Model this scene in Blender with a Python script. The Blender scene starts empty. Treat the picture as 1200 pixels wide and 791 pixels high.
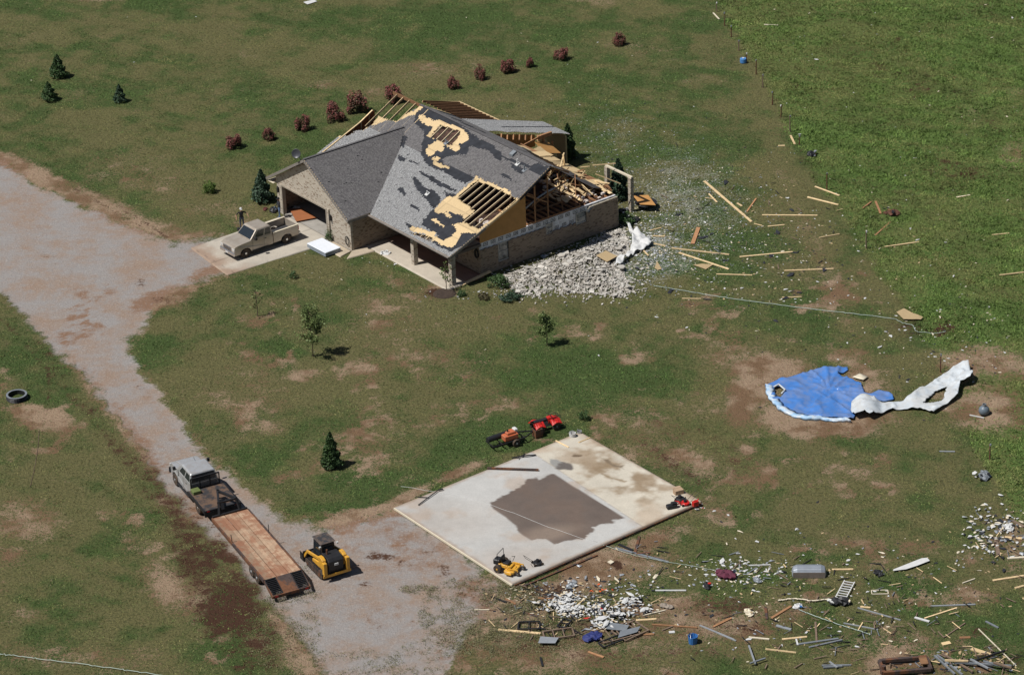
import bpy, bmesh, math, random
import numpy as np
from mathutils import Vector, Matrix
random.seed(7); rng = np.random.default_rng(11)
S = bpy.context.scene; COL = S.collection
# ------------------------------------------------------------------ camera
CF = 3509.926; CC = np.array([0., -193.04974, 97.09732])
CFw = np.array([0., .89336504, -.44933163]); CR = np.array([.99927142, -.01714905, -.03409589]); CU = np.array([.03816568, .44900425, .89271415])
cd = bpy.data.cameras.new('camera'); cam = bpy.data.objects.new('camera', cd); COL.objects.link(cam)
cd.sensor_width = 36; cd.lens = 36*CF/1200; cd.clip_start = 1; cd.clip_end = 9000
cam.matrix_world = Matrix(((CR[0], CU[0], -CFw[0], CC[0]), (CR[1], CU[1], -CFw[1], CC[1]), (CR[2], CU[2], -CFw[2], CC[2]), (0, 0, 0, 1)))
S.camera = cam
# ------------------------------------------------------------------ light
w = bpy.data.worlds.new('World'); S.world = w; w.use_nodes = True
nt = w.node_tree; bg = nt.nodes['Background']; sk = nt.nodes.new('ShaderNodeTexSky'); sk.sky_type = 'NISHITA'; sk.sun_disc = False
SD = Vector((-.94, -.34, 0)).normalized(); EL = math.radians(58)
SV = Vector((SD.x*math.cos(EL), SD.y*math.cos(EL), math.sin(EL)))
sk.sun_elevation = EL; sk.sun_rotation = math.atan2(SD.x, SD.y) ; bg.inputs[1].default_value = .045
nt.links.new(sk.outputs[0], bg.inputs[0])
sl = bpy.data.lights.new('sun', 'SUN'); sl.energy = 4.9; sl.angle = math.radians(.5); sl.color = (1, .97, .925)
sun = bpy.data.objects.new('sun', sl); COL.objects.link(sun); sun.rotation_euler = SV.to_track_quat('Z', 'Y').to_euler(); sun.location = (0, 0, 60)
S.view_settings.view_transform = 'Standard'; S.view_settings.look = 'None'; S.view_settings.exposure = 0; S.view_settings.gamma = 1
S.render.engine = 'CYCLES'
# ------------------------------------------------------------------ pixel <-> world
def at(x, y, z=0.):
    d = CFw*CF + CR*(x-600) + CU*(395.5-y); t = (z-CC[2])/d[2]; q = CC+t*d
    return Vector((q[0], q[1], q[2]))
def topx(X, Y, Z=0.):
    X = np.asarray(X, float); Y = np.asarray(Y, float); Z = np.asarray(Z, float)+0*X
    v0 = X-CC[0]; v1 = Y-CC[1]; v2 = Z-CC[2]
    w_ = v0*CFw[0]+v1*CFw[1]+v2*CFw[2]
    return 600+CF*(v0*CR[0]+v1*CR[1]+v2*CR[2])/w_, 395.5-CF*(v0*CU[0]+v1*CU[1]+v2*CU[2])/w_
# house frame
HA = math.radians(36.9); HO = Vector((-4.3187, 8.8232, 0))
HU = Vector((math.cos(HA), math.sin(HA), 0)); HV = Vector((-math.sin(HA), math.cos(HA), 0))
def hw(u, v, z=0.): return HO+HU*u+HV*v+Vector((0, 0, z))
# ------------------------------------------------------------------ noise
def _h(ix, iy, s):
    n = (ix.astype(np.int64)*374761393+iy.astype(np.int64)*668265263+s*1442695041) & 0x7fffffff
    n = ((n ^ (n >> 13))*1274126177) & 0x7fffffff
    n = n ^ (n >> 16)
    return (n & 0xffff)/65535.
def vn(x, y, s=0):
    x = np.asarray(x, float); y = np.asarray(y, float)
    ix = np.floor(x); iy = np.floor(y); fx = x-ix; fy = y-iy; fx = fx*fx*(3-2*fx); fy = fy*fy*(3-2*fy)
    a = _h(ix, iy, s); b = _h(ix+1, iy, s); c = _h(ix, iy+1, s); d = _h(ix+1, iy+1, s)
    return (a+(b-a)*fx)*(1-fy)+(c+(d-c)*fx)*fy
def fbm(x, y, sc, o=4, s=0):
    r = 0; a = .5; t = 0
    for k in range(o): r = r+a*vn(x*sc+17.3*k, y*sc-9.1*k, s+k); t += a; a *= .5; sc *= 2.03
    return r/t
def sst(a, b, x): t = np.clip((x-a)/(b-a), 0, 1); return t*t*(3-2*t)
def inpoly(px, py, P):
    r = np.zeros(np.shape(px), bool); n = len(P)
    for i in range(n):
        x0, y0 = P[i]; x1, y1 = P[(i+1) % n]
        if y0 == y1: continue
        c = ((y0 > py) != (y1 > py)) & (px < (x1-x0)*(py-y0)/(y1-y0)+x0); r ^= c
    return r
def segd(px, py, P, closed=False):
    d = np.full(np.shape(px), 1e9); n = len(P)
    for i in range(n if closed else n-1):
        x0, y0 = P[i]; x1, y1 = P[(i+1) % n]; dx, dy = x1-x0, (y1-y0)
        t = np.clip(((px-x0)*dx+(py-y0)*dy)/(dx*dx+dy*dy+1e-9), 0, 1)
        d = np.minimum(d, np.hypot(px-x0-t*dx, py-y0-t*dy))
    return d
def polymask(px, py, P, soft):
    d = segd(px, py, P, True); s = np.where(inpoly(px, py, P), d, -d); return np.clip(.5+s/(2*soft), 0, 1)
# ------------------------------------------------------------------ material helpers
class NT:
    def __init__(s, m): s.t = m.node_tree; s.n = s.t.nodes; s.l = s.t.links
    def node(s, ty, **k):
        n = s.n.new(ty)
        for a, b in k.items(): setattr(n, a, b)
        return n
    def inp(s, sock, v):
        if isinstance(v, bpy.types.NodeSocket): s.l.new(v, sock)
        elif v is not None: sock.default_value = v if not isinstance(v, tuple) or len(v) != 3 or sock.type != 'RGBA' else (*v, 1)
    def math(s, op, a, b=None, c=None, clamp=False):
        n = s.node('ShaderNodeMath', operation=op, use_clamp=clamp)
        for i, v in enumerate((a, b, c)):
            if v is not None: s.inp(n.inputs[i], v)
        return n.outputs[0]
    def mix(s, f, a, b, bt='MIX'):
        n = s.node('ShaderNodeMix', data_type='RGBA', blend_type=bt); s.inp(n.inputs[0], f); s.inp(n.inputs[6], a); s.inp(n.inputs[7], b); return n.outputs[2]
    def sm(s, x, a, b):
        n = s.node('ShaderNodeMapRange', interpolation_type='SMOOTHSTEP'); s.inp(n.inputs[0], x); n.inputs[1].default_value = a; n.inputs[2].default_value = b; return n.outputs[0]
    def noise(s, sc, det=4, rough=.6, vec=None, dist=0):
        n = s.node('ShaderNodeTexNoise'); n.inputs['Scale'].default_value = sc; n.inputs['Detail'].default_value = det; n.inputs['Roughness'].default_value = rough; n.inputs['Distortion'].default_value = dist
        if vec is not None: s.l.new(vec, n.inputs['Vector'])
        return n.outputs[0]
    def attr(s, name): return s.node('ShaderNodeAttribute', attribute_name=name)
def newmat(name):
    m = bpy.data.materials.new(name); m.use_nodes = True; N = NT(m); return m, N, N.n['Principled BSDF']
def mat(name, col, rough=.7, metal=0, var=.25, sc=3., col2=None, f2=.5, sc2=1.2, bump=0, bsc=20, tint=0, spec=.4, coat=0, alpha=None, dirt=None):
    """colour with mottling; optional second colour blotches; optional per-face tint attribute; optional dirt"""
    m, N, b = newmat(name); tc = N.node('ShaderNodeTexCoord').outputs['Object']
    v = N.math('MULTIPLY_ADD', N.noise(sc, 5, .65, tc), 4*var, 1-2*var)
    c = N.mix(1., (*col, 1), (1, 1, 1, 1), 'MULTIPLY')
    if col2: c = N.mix(N.sm(N.noise(sc2, 5, .7, tc), f2-.06, f2+.06), (*col, 1), (*col2, 1))
    if tint:
        t = N.attr('tint').outputs['Fac']; v = N.math('MULTIPLY', v, N.math('MULTIPLY_ADD', t, 2*tint, 1-tint))
    cc = N.node('ShaderNodeCombineXYZ')
    for i in range(3): N.l.new(v, cc.inputs[i])
    c = N.mix(1., c, cc.outputs[0], 'MULTIPLY')
    if dirt: c = N.mix(N.math('MULTIPLY', N.sm(N.noise(dirt[1], 6, .75, tc), .42, .58), dirt[2]), c, (*dirt[0], 1))
    N.inp(b.inputs['Base Color'], c); b.inputs['Roughness'].default_value = rough; b.inputs['Metallic'].default_value = metal; b.inputs['Specular IOR Level'].default_value = spec; b.inputs['Coat Weight'].default_value = coat
    if bump:
        bn = N.node('ShaderNodeBump'); bn.inputs['Strength'].default_value = 1; bn.inputs['Distance'].default_value = bump; N.l.new(N.noise(bsc, 4, .6, tc), bn.inputs['Height']); N.l.new(bn.outputs[0], b.inputs['Normal'])
    return m
# ------------------------------------------------------------------ object helpers
def tag(o, label=None, cat=None, group=None, kind=None):
    if label: o['label'] = label
    if cat: o['category'] = cat
    if group: o['group'] = group
    if kind: o['kind'] = kind
    return o
def thing(name, label, cat, loc=(0, 0, 0), rz=0, group=None):
    o = bpy.data.objects.new(name, None); COL.objects.link(o); o.location = loc; o.rotation_euler = (0, 0, rz); o.empty_display_size = .3
    return tag(o, label, cat, group)
def link(name, me, m=None, parent=None):
    o = bpy.data.objects.new(name, me); COL.objects.link(o)
    if m is not None: me.materials.append(m)
    if parent is not None: o.parent = parent
    return o
def npmesh(name, V, F, nper, m=None, parent=None, col=None, tint=None, smooth=False):
    """V (n,3), F (k,nper) fast mesh"""
    me = bpy.data.meshes.new(name); V = np.asarray(V, np.float32); F = np.asarray(F, np.int32)
    me.vertices.add(len(V)); me.vertices.foreach_set('co', V.ravel())
    me.loops.add(F.size); me.loops.foreach_set('vertex_index', F.ravel())
    me.polygons.add(len(F)); me.polygons.foreach_set('loop_start', np.arange(0, F.size, nper, dtype=np.int32)); me.polygons.foreach_set('loop_total', np.full(len(F), nper, np.int32))
    me.update(calc_edges=True)
    if smooth: me.polygons.foreach_set('use_smooth', np.ones(len(F), bool))
    if col is not None:
        for k, c in col.items():
            a = me.attributes.new(k, 'FLOAT_COLOR', 'POINT'); a.data.foreach_set('color', np.asarray(c, np.float32).ravel())
    if tint is not None:
        a = me.attributes.new('tint', 'FLOAT', 'FACE'); a.data.foreach_set('value', np.asarray(tint, np.float32))
    return link(name, me, m, parent)
class MB:
    def __init__(s): s.v = []; s.f = []
    def add(s, vs, fs):
        n = len(s.v); s.v += [tuple(v) for v in vs]; s.f += [tuple(i+n for i in f) for f in fs]; return s
    def box(s, x0, x1, y0, y1, z0, z1, fn=None):
        vs = [(x, y, z) for z in (z0, z1) for y in (y0, y1) for x in (x0, x1)]
        if fn: vs = [fn(*v) for v in vs]
        return s.add(vs, [(0, 2, 3, 1), (4, 5, 7, 6), (0, 1, 5, 4), (2, 6, 7, 3), (0, 4, 6, 2), (1, 3, 7, 5)])
    def beam(s, p, q, w, h, up=(0, 0, 1), roll=0):
        p = Vector(p); q = Vector(q); d = (q-p).normalized(); u = Vector(up)
        if abs(d.dot(u)) > .98: u = Vector((1, 0, 0))
        r = d.cross(u).normalized(); u = r.cross(d)
        if roll: c, t = math.cos(roll), math.sin(roll); r, u = r*c+u*t, u*c-r*t
        vs = [a+r*i*w/2+u*j*h/2 for a in (p, q) for i, j in ((-1, -1), (1, -1), (1, 1), (-1, 1))]
        return s.add(vs, [(0, 3, 2, 1), (4, 5, 6, 7), (0, 1, 5, 4), (1, 2, 6, 5), (2, 3, 7, 6), (3, 0, 4, 7)])
    def cyl(s, p, q, r0, r1=None, n=12, cap=True):
        p = Vector(p); q = Vector(q); r1 = r0 if r1 is None else r1; d = (q-p).normalized()
        u = Vector((0, 0, 1)) if abs(d.z) < .9 else Vector((1, 0, 0)); a = d.cross(u).normalized(); b = d.cross(a)
        vs = [c+(a*math.cos(t)+b*math.sin(t))*r for c, r in ((p, r0), (q, r1)) for t in [2*math.pi*i/n for i in range(n)]]
        fs = [(i, (i+1) % n, n+(i+1) % n, n+i) for i in range(n)]
        if cap: fs += [tuple(range(n))[::-1], tuple(range(n, 2*n))]
        return s.add(vs, fs)
    def tube(s, pts, r, n=6):
        pts = [Vector(p) for p in pts]; R = r if isinstance(r, (list, tuple)) else [r]*len(pts); vs = []
        for i, p in enumerate(pts):
            d = (pts[min(i+1, len(pts)-1)]-pts[max(i-1, 0)]).normalized(); u = Vector((0, 0, 1)) if abs(d.z) < .9 else Vector((1, 0, 0))
            a = d.cross(u).normalized(); b = d.cross(a)
            vs += [p+(a*math.cos(2*math.pi*k/n)+b*math.sin(2*math.pi*k/n))*R[i] for k in range(n)]
        fs = [(i*n+k, i*n+(k+1) % n, (i+1)*n+(k+1) % n, (i+1)*n+k) for i in range(len(pts)-1) for k in range(n)]
        fs += [tuple(range(n))[::-1], tuple(range((len(pts)-1)*n, len(pts)*n))]
        return s.add(vs, fs)
    def prism(s, P, a0, a1, ax='y', fn=None):
        """2D polygon extruded. ax y: P=(x,z); ax z: P=(x,y); ax x: P=(y,z)"""
        g = {'y': lambda p, a: (p[0], a, p[1]), 'z': lambda p, a: (p[0], p[1], a), 'x': lambda p, a: (a, p[0], p[1])}[ax]
        n = len(P); vs = [g(p, a) for a in (a0, a1) for p in P]
        if fn: vs = [fn(*v) for v in vs]
        return s.add(vs, [tuple(range(n)), tuple(range(n, 2*n))[::-1]]+[(i, n+i, n+(i+1) % n, (i+1) % n) for i in range(n)])
    def loft(s, secs, cap=True):
        n = len(secs[0]); vs = [v for c in secs for v in c]
        fs = [(i*n+k, i*n+(k+1) % n, (i+1)*n+(k+1) % n, (i+1)*n+k) for i in range(len(secs)-1) for k in range(n)]
        if cap: fs += [tuple(range(n))[::-1], tuple(range((len(secs)-1)*n, len(secs)*n))]
        return s.add(vs, fs)
    def lathe(s, prof, n=16, c=(0, 0, 0), ax='z', cap=True):
        vs = []
        for r, z in prof:
            for k in range(n):
                t = 2*math.pi*k/n; x, y = r*math.cos(t), r*math.sin(t)
                vs.append((c[0]+x, c[1]+y, c[2]+z) if ax == 'z' else ((c[0]+x, c[1]+z, c[2]+y) if ax == 'y' else (c[0]+z, c[1]+x, c[2]+y)))
        fs = [(i*n+k, i*n+(k+1) % n, (i+1)*n+(k+1) % n, (i+1)*n+k) for i in range(len(prof)-1) for k in range(n)]
        if cap: fs += [tuple(range(n))[::-1], tuple(range((len(prof)-1)*n, len(prof)*n))]
        return s.add(vs, fs)
    def build(s, name, m, parent=None, bevel=0, smooth=False, tint=False, seg=1, recalc=True):
        me = bpy.data.meshes.new(name); me.from_pydata(s.v, [], s.f); me.update()
        if recalc:
            bm = bmesh.new(); bm.from_mesh(me); bmesh.ops.recalc_face_normals(bm, faces=bm.faces); bm.to_mesh(me); bm.free()
        if smooth: me.polygons.foreach_set('use_smooth', [True]*len(me.polygons))
        if tint:
            a = me.attributes.new('tint', 'FLOAT', 'FACE'); a.data.foreach_set('value', [random.random()]*0+[random.random() for _ in me.polygons])
        o = link(name, me, m, parent)
        if bevel:
            b = o.modifiers.new('bevel', 'BEVEL'); b.width = bevel; b.segments = seg; b.limit_method = 'ANGLE'; b.angle_limit = math.radians(35); b.harden_normals = False
        return o
def copy_tree(o, parent=None):
    c = o.copy(); COL.objects.link(c)
    if parent is not None: c.parent = parent
    for ch in list(o.children): copy_tree(ch, c)
    return c
# ------------------------------------------------------------------ palette
WOOD = (.56, .40, .21); 
M = {}
M['wood'] = mat('pine_lumber', (.62, .46, .26), .75, var=.3, sc=4, tint=.25)
M['wood_d'] = mat('brown_lumber', (.30, .155, .075), .8, var=.3, sc=4, tint=.3)
M['wood_w'] = mat('weathered_wood', (.17, .12, .085), .85, var=.35, sc=5)
M['osb'] = mat('strand_board', (.54, .40, .22), .75, var=.14, sc=9, tint=.3)
M['osb_o'] = mat('orange_sheathing', (.43, .22, .07), .75, var=.15, sc=2)
M['felt'] = mat('roofing_felt', (.028, .03, .036), .85, var=.4, sc=2, spec=.2)
M['white'] = mat('white_scrap', (.54, .54, .53), .7, var=.12, sc=5)
M['cream'] = mat('cream_trim', (.62, .55, .42), .6, var=.12)
M['black'] = mat('black_plastic', (.018, .018, .02), .5, var=.3)
M['rubber'] = mat('tyre_rubber', (.022, .021, .02), .85, var=.3, sc=8, dirt=((.16, .10, .06), 5, .5))
M['steel'] = mat('galvanised_steel', (.42, .44, .46), .45, .5, var=.15)
M['grey'] = mat('grey_metal', (.22, .24, .26), .5, .3, var=.2)
M['rust'] = mat('rusty_steel', (.16, .07, .035), .8, .2, var=.35, sc=6, col2=(.07, .05, .045))
M['red'] = mat('red_plastic', (.50, .02, .015), .4, var=.1, coat=.3)
M['orange'] = mat('orange_paint', (.55, .13, .05), .5, var=.2, dirt=((.2, .12, .08), 3, .5))
M['yellow'] = mat('yellow_paint', (.66, .34, .03), .45, var=.1, coat=.2, dirt=((.25, .16, .08), 4, .35))
M['blue'] = mat('blue_plastic', (.04, .16, .42), .5, var=.15)
M['glass'] = mat('dark_glass', (.02, .025, .03), .08, var=.1, spec=.8)
M['chrome'] = mat('chrome', (.62, .62, .62), .2, .9, var=.08)
M['light'] = mat('headlight_lens', (.6, .6, .58), .15, .2, var=.08)
M['redlens'] = mat('red_lens', (.45, .02, .02), .3, var=.1)
# ------------------------------------------------------------------ ground masks (soil, gravel, mud, lush, white shreds, pasture)
DRIVE = [(-60, 175), (0, 184), (22, 197), (60, 226), (110, 250), (165, 270), (200, 284), (240, 280), (266, 276), (300, 300), (285, 315), (240, 326), (195, 345), (165, 378), (148, 398), (150, 412), (170, 440), (200, 485), (240, 530), (290, 580), (335, 612), (385, 618), (430, 606), (470, 598), (560, 660), (600, 690), (585, 705), (560, 745), (530, 800), (500, 860), (440, 860), (385, 800), (350, 755), (325, 715), (298, 690), (245, 628), (200, 580), (170, 535), (140, 495), (100, 448), (50, 393), (0, 348), (-60, 300)]
PAST = [(830, -60), (842, 5), (868, 50), (900, 105), (925, 150), (955, 205), (985, 250), (1010, 290), (1030, 325), (1062, 360), (1090, 405), (1120, 470), (1150, 540), (1185, 600), (1230, 660), (1400, 900), (1500, -60)]
PADR = [(400, 600), (560, 700), (620, 700), (860, 590), (880, 640), (860, 700), (760, 800), (600, 820), (520, 800)]
# px ellipses: cx, cy, rx, ry, rot, strength
SOIL = [(640, 765, 130, 36, 0, .5), (600, 722, 60, 26, 0, .6), (560, 690, 40, 20, 0, .5), (780, 740, 120, 30, 0, .42), (1050, 760, 120, 30, 0, .35), (0, 186, 22, 8, 25, .8), (45, 205, 45, 11, 27, .85), (120, 240, 70, 12, 22, .75), (160, 262, 60, 12, 15, .6), (200, 275, 30, 8, 15, .55), (190, 350, 36, 12, -15, .95), (245, 318, 35, 9, -20, .6), (352, 440, 22, 7, -10, .7), (287, 487, 16, 22, 20, .65), (262, 470, 30, 12, 20, .4), (312, 500, 22, 9, 10, .55), (300, 455, 50, 40, 0, .28),
        (460, 380, 90, 40, 0, .22), (480, 415, 70, 22, 0, .3), (545, 425, 60, 14, 0, .22), (430, 520, 60, 40, 0, .25), (860, 418, 40, 22, 0, .5), (900, 432, 45, 18, 0, .95), (960, 490, 80, 20, 0, .95), (870, 470, 20, 30, 0, .9), (1000, 500, 30, 14, 0, .8), (885, 452, 28, 26, 0, .9), (1010, 470, 16, 36, 0, .6), (1165, 425, 60, 20, 10, .75), (1160, 480, 45, 28, 10, .85), (1130, 430, 30, 24, 0, .8), (1000, 555, 26, 6, 20, .4), (885, 540, 30, 10, 40, .35), (760, 520, 40, 20, 10, .35), (810, 545, 40, 20, 20, .4),
        (700, 665, 55, 22, -20, .95), (760, 635, 50, 12, -20, .75), (660, 690, 55, 14, -10, .8), (740, 660, 60, 25, 0, .6), (830, 725, 90, 25, 5, .62), (900, 720, 70, 18, 0, .45), (690, 745, 130, 30, 0, .45), (1190, 630, 40, 50, 0, .4), (1010, 640, 30, 8, 10, .35), (800, 590, 40, 16, 20, .4), (720, 500, 30, 10, 30, .3), (540, 552, 30, 6, -23, .8), (480, 580, 30, 6, -23, .8),
        (200, 690, 36, 22, 30, .7), (230, 700, 26, 26, 0, .6), (90, 770, 120, 16, 3, .35), (45, 490, 32, 14, 15, .7), (70, 500, 22, 8, 60, .6), (30, 610, 45, 24, 0, .6), (10, 650, 25, 14, 0, .5), (30, 720, 30, 12, 0, .3), (160, 640, 30, 14, 30, .35), (235, 590, 14, 30, -38, .6), (165, 520, 14, 60, -38, .5), (100, 440, 12, 60, -38, .35), (350, 770, 40, 20, 40, .55), (330, 735, 24, 10, 30, .6),
        (500, 85, 50, 12, -5, .35), (440, 110, 40, 10, 0, .4), (380, 100, 20, 6, 0, .5), (905, 250, 18, 120, -25, .28), (960, 300, 14, 110, -25, .35), (1190, 105, 30, 10, 0, .3), (1190, 180, 25, 24, 0, .45), (1140, 135, 30, 20, 20, .3), (730, 55, 60, 10, 0, .3), (180, 215, 70, 16, 15, .35), (260, 245, 60, 12, 0, .35), (515, 342, 26, 10, 0, .5), (760, 500, 60, 20, 20, .35), (830, 475, 40, 20, 0, .3), (700, 0, 60, 6, 0, .2), (115, 0, 40, 3, 0, .5), (290, 262, 20, 8, 0, .5), (450, 600, 70, 10, -10, .5), (560, 700, 40, 10, 20, .5), (300, 745, 18, 30, -30, .4), (1130, 700, 40, 14, 0, .4), (480, 655, 40, 20, 0, .3)]
MUD = [(620, 755, 90, 20, 5, .42), (560, 700, 40, 14, 30, .45), (800, 765, 90, 14, 0, .4), (790, 505, 50, 10, 20, .4), (850, 520, 60, 8, 30, .4), (250, 690, 44, 66, -28, .6), (225, 630, 26, 60, -34, .65), (180, 570, 20, 60, -36, .55), (300, 760, 50, 36, -30, .6), (200, 600, 10, 70, -38, .6), (1060, 100, 110, 34, 10, .62), (1120, 205, 90, 20, 15, .62), (1000, 60, 60, 20, 0, .6), (1170, 150, 50, 26, 0, .55), (960, 190, 40, 14, 20, .5), (1150, 330, 60, 18, 20, .58), (1180, 260, 30, 20, 0, .5), (1090, 385, 50, 20, 10, .6), (1050, 240, 60, 10, 0, .5), (940, 100, 40, 12, 20, .5), (1100, 30, 60, 10, 0, .5), (270, 712, 46, 44, 0, .95), (235, 655, 34, 40, -30, .8), (262, 650, 20, 10, 20, 1), (205, 600, 26, 40, -38, .62), (150, 540, 14, 60, -38, .5), (110, 490, 12, 50, -35, .4), (60, 420, 8, 40, -38, .5), (57, 450, 4, 28, 0, .6), (190, 352, 26, 7, -15, .5), (1103, 383, 24, 14, 0, 1), (1080, 378, 26, 6, 0, .5), (1110, 190, 44, 8, 15, .8), (1137, 200, 18, 7, 20, .9), (1030, 78, 14, 6, 20, .9), (1060, 52, 36, 7, 15, .6), (1130, 95, 40, 12, 10, .5), (950, 45, 40, 8, 10, .4), (985, 75, 14, 9, 0, .5), (790, 545, 60, 10, 35, .55), (860, 545, 30, 12, 40, .45), (720, 660, 9, 4, 0, 1), (725, 665, 5, 3, 0, 1), (850, 712, 60, 12, 5, .6), (640, 692, 50, 10, 5, .8), (700, 735, 90, 14, 0, .55), (940, 735, 80, 14, 0, .45), (1060, 745, 80, 12, 0, .4), (700, 745, 100, 12, -5, .5), (870, 735, 60, 12, 0, .5), (740, 770, 130, 12, -3, .4), (1175, 775, 50, 12, 10, .5), (1150, 740, 36, 10, 0, .5), (540, 632, 16, 5, 0, .7), (445, 652, 17, 6, 0, .75), (520, 668, 10, 8, 20, .55), (425, 684, 12, 5, 0, .7), (475, 660, 14, 4, 10, .5), (440, 730, 14, 8, 20, .35), (505, 643, 11, 8, 0, .4), (170, 460, 22, 6, 35, .3), (60, 300, 40, 8, 30, .25), (165, 330, 12, 5, 0, .5), (270, 740, 26, 16, 0, .6), (1190, 770, 20, 8, 0, .6), (508, 342, 14, 6, 0, .9), (960, 255, 8, 70, -25, .35), (1020, 340, 6, 60, -28, .3), (600, 715, 30, 10, 15, .5), (1150, 590, 40, 12, 60, .3)]
LUSH = [(540, 525, 170, 36, -20, .8), (620, 510, 110, 30, -10, .8), (620, 430, 130, 30, 3, 1.1), (520, 385, 60, 20, 0, .4), (700, 440, 70, 24, 10, .7), (420, 600, 40, 14, 0, .7), (345, 590, 40, 16, 0, .5), (220, 480, 60, 30, 40, .35), (170, 400, 40, 14, 0, .4), (100, 700, 110, 40, 0, .25), (130, 740, 60, 16, 0, .5), (60, 450, 80, 60, 0, .3), (870, 610, 60, 16, 10, .4), (490, 690, 18, 5, 0, .9), (720, 150, 120, 40, 0, .2), (905, 380, 90, 26, 0, .5), (980, 520, 90, 14, 0, .3), (600, 30, 220, 40, 0, .25), (440, 300, 60, 20, 10, .4), (400, 330, 80, 14, 0, .3), (1060, 700, 80, 20, 0, .3), (400, 210, 80, 20, 0, .2), (745, 715, 30, 10, 0, .4)]
DRY = [(300, 450, 120, 60, 0, .6), (480, 400, 120, 40, 0, .45), (1000, 560, 160, 40, 0, .55), (850, 500, 80, 50, 0, .6), (60, 560, 90, 60, 0, .35), (180, 700, 80, 60, 0, .45), (560, 770, 90, 26, 0, .9), (640, 770, 80, 20, 0, .6), (900, 100, 20, 100, -25, .4), (930, 220, 24, 120, -25, .6), (450, 350, 80, 24, 0, .3), (250, 220, 90, 30, 10, .35), (520, 90, 90, 18, 0, .4), (900, 640, 60, 30, 0, .4), (560, 735, 60, 20, 0, .6), (330, 760, 40, 40, 0, .5), (1050, 610, 100, 20, 0, .3), (280, 380, 80, 30, 0, .35), (590, 620, 40, 10, 0, .2)]
SHRED = [(800, 235, 80, 60, 15, .85), (760, 290, 60, 40, 0, 1.), (720, 160, 60, 40, 20, .5), (850, 290, 80, 40, 10, .45), (750, 320, 50, 18, 0, .6), (640, 350, 60, 8, 0, .3), (820, 180, 80, 40, 20, .4), (860, 330, 140, 30, 8, .25), (690, 700, 70, 24, 0, .5), (1100, 380, 60, 30, 0, .25)]
TRACK = [([(0, 372), (40, 415), (57, 440), (57, 480)], 3, .5), ([(40, 415), (90, 470), (140, 530), (200, 600), (240, 650), (290, 730)], 5, .5), ([(20, 385), (110, 480), (170, 560)], 2.5, .35), ([(100, 215), (160, 255), (195, 278)], 2.2, .5), ([(85, 218), (140, 252), (180, 275)], 2., .5), ([(430, 700), (470, 745), (490, 780)], 2.5, .3), ([(455, 690), (500, 750)], 2.5, .25), ([(560, 740), (640, 760), (760, 745)], 3, .3), ([(700, 780), (800, 750), (900, 745)], 3, .35), ([(862, 530), (890, 560)], 3, .3), ([(1020, 715), (1100, 690), (1130, 680)], 1.5, .3)]
RUT = [([(20, 215), (70, 300), (110, 380), (160, 450), (215, 530)], 7, .7), ([(0, 300), (60, 350), (120, 430), (180, 510), (230, 570)], 6, .6), ([(240, 290), (170, 300), (110, 320), (60, 350)], 8, .55), ([(300, 600), (370, 660), (430, 720), (470, 790)], 8, .6), ([(330, 700), (400, 720), (480, 740)], 7, .55), ([(400, 640), (450, 690), (500, 770)], 6, .5), ([(250, 300), (200, 340), (170, 380)], 8, .6)]
GDIRT = [(20, 215, 60, 20, 20, .5), (110, 330, 60, 20, 30, .55), (150, 330, 30, 12, 0, .7), (240, 300, 40, 14, 0, .6), (500, 640, 100, 45, 10, 1.1), (430, 660, 70, 34, 0, .95), (450, 720, 70, 40, 0, .8), (340, 630, 60, 30, 30, .8), (340, 640, 40, 20, 30, .4), (380, 740, 40, 30, 0, .65), (60, 290, 50, 14, 20, .45), (230, 560, 24, 40, -38, .5)]
def blobs(px, py, L, nz):
    r = np.zeros_like(px)
    for cx, cy, rx, ry, a, s in L:
        k = (np.abs(px-cx) < 2*max(rx, ry)+4) & (np.abs(py-cy) < 2*max(rx, ry)+4)
        if not k.any(): continue
        x = px[k]-cx; y = py[k]-cy; c, t = math.cos(math.radians(a)), math.sin(math.radians(a))
        d = np.hypot((x*c+y*t)/rx, (y*c-x*t)/ry)+(nz[k]-.5)*.9
        r[k] = np.maximum(r[k], s*sst(1.7, .15, d))
    return r
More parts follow.
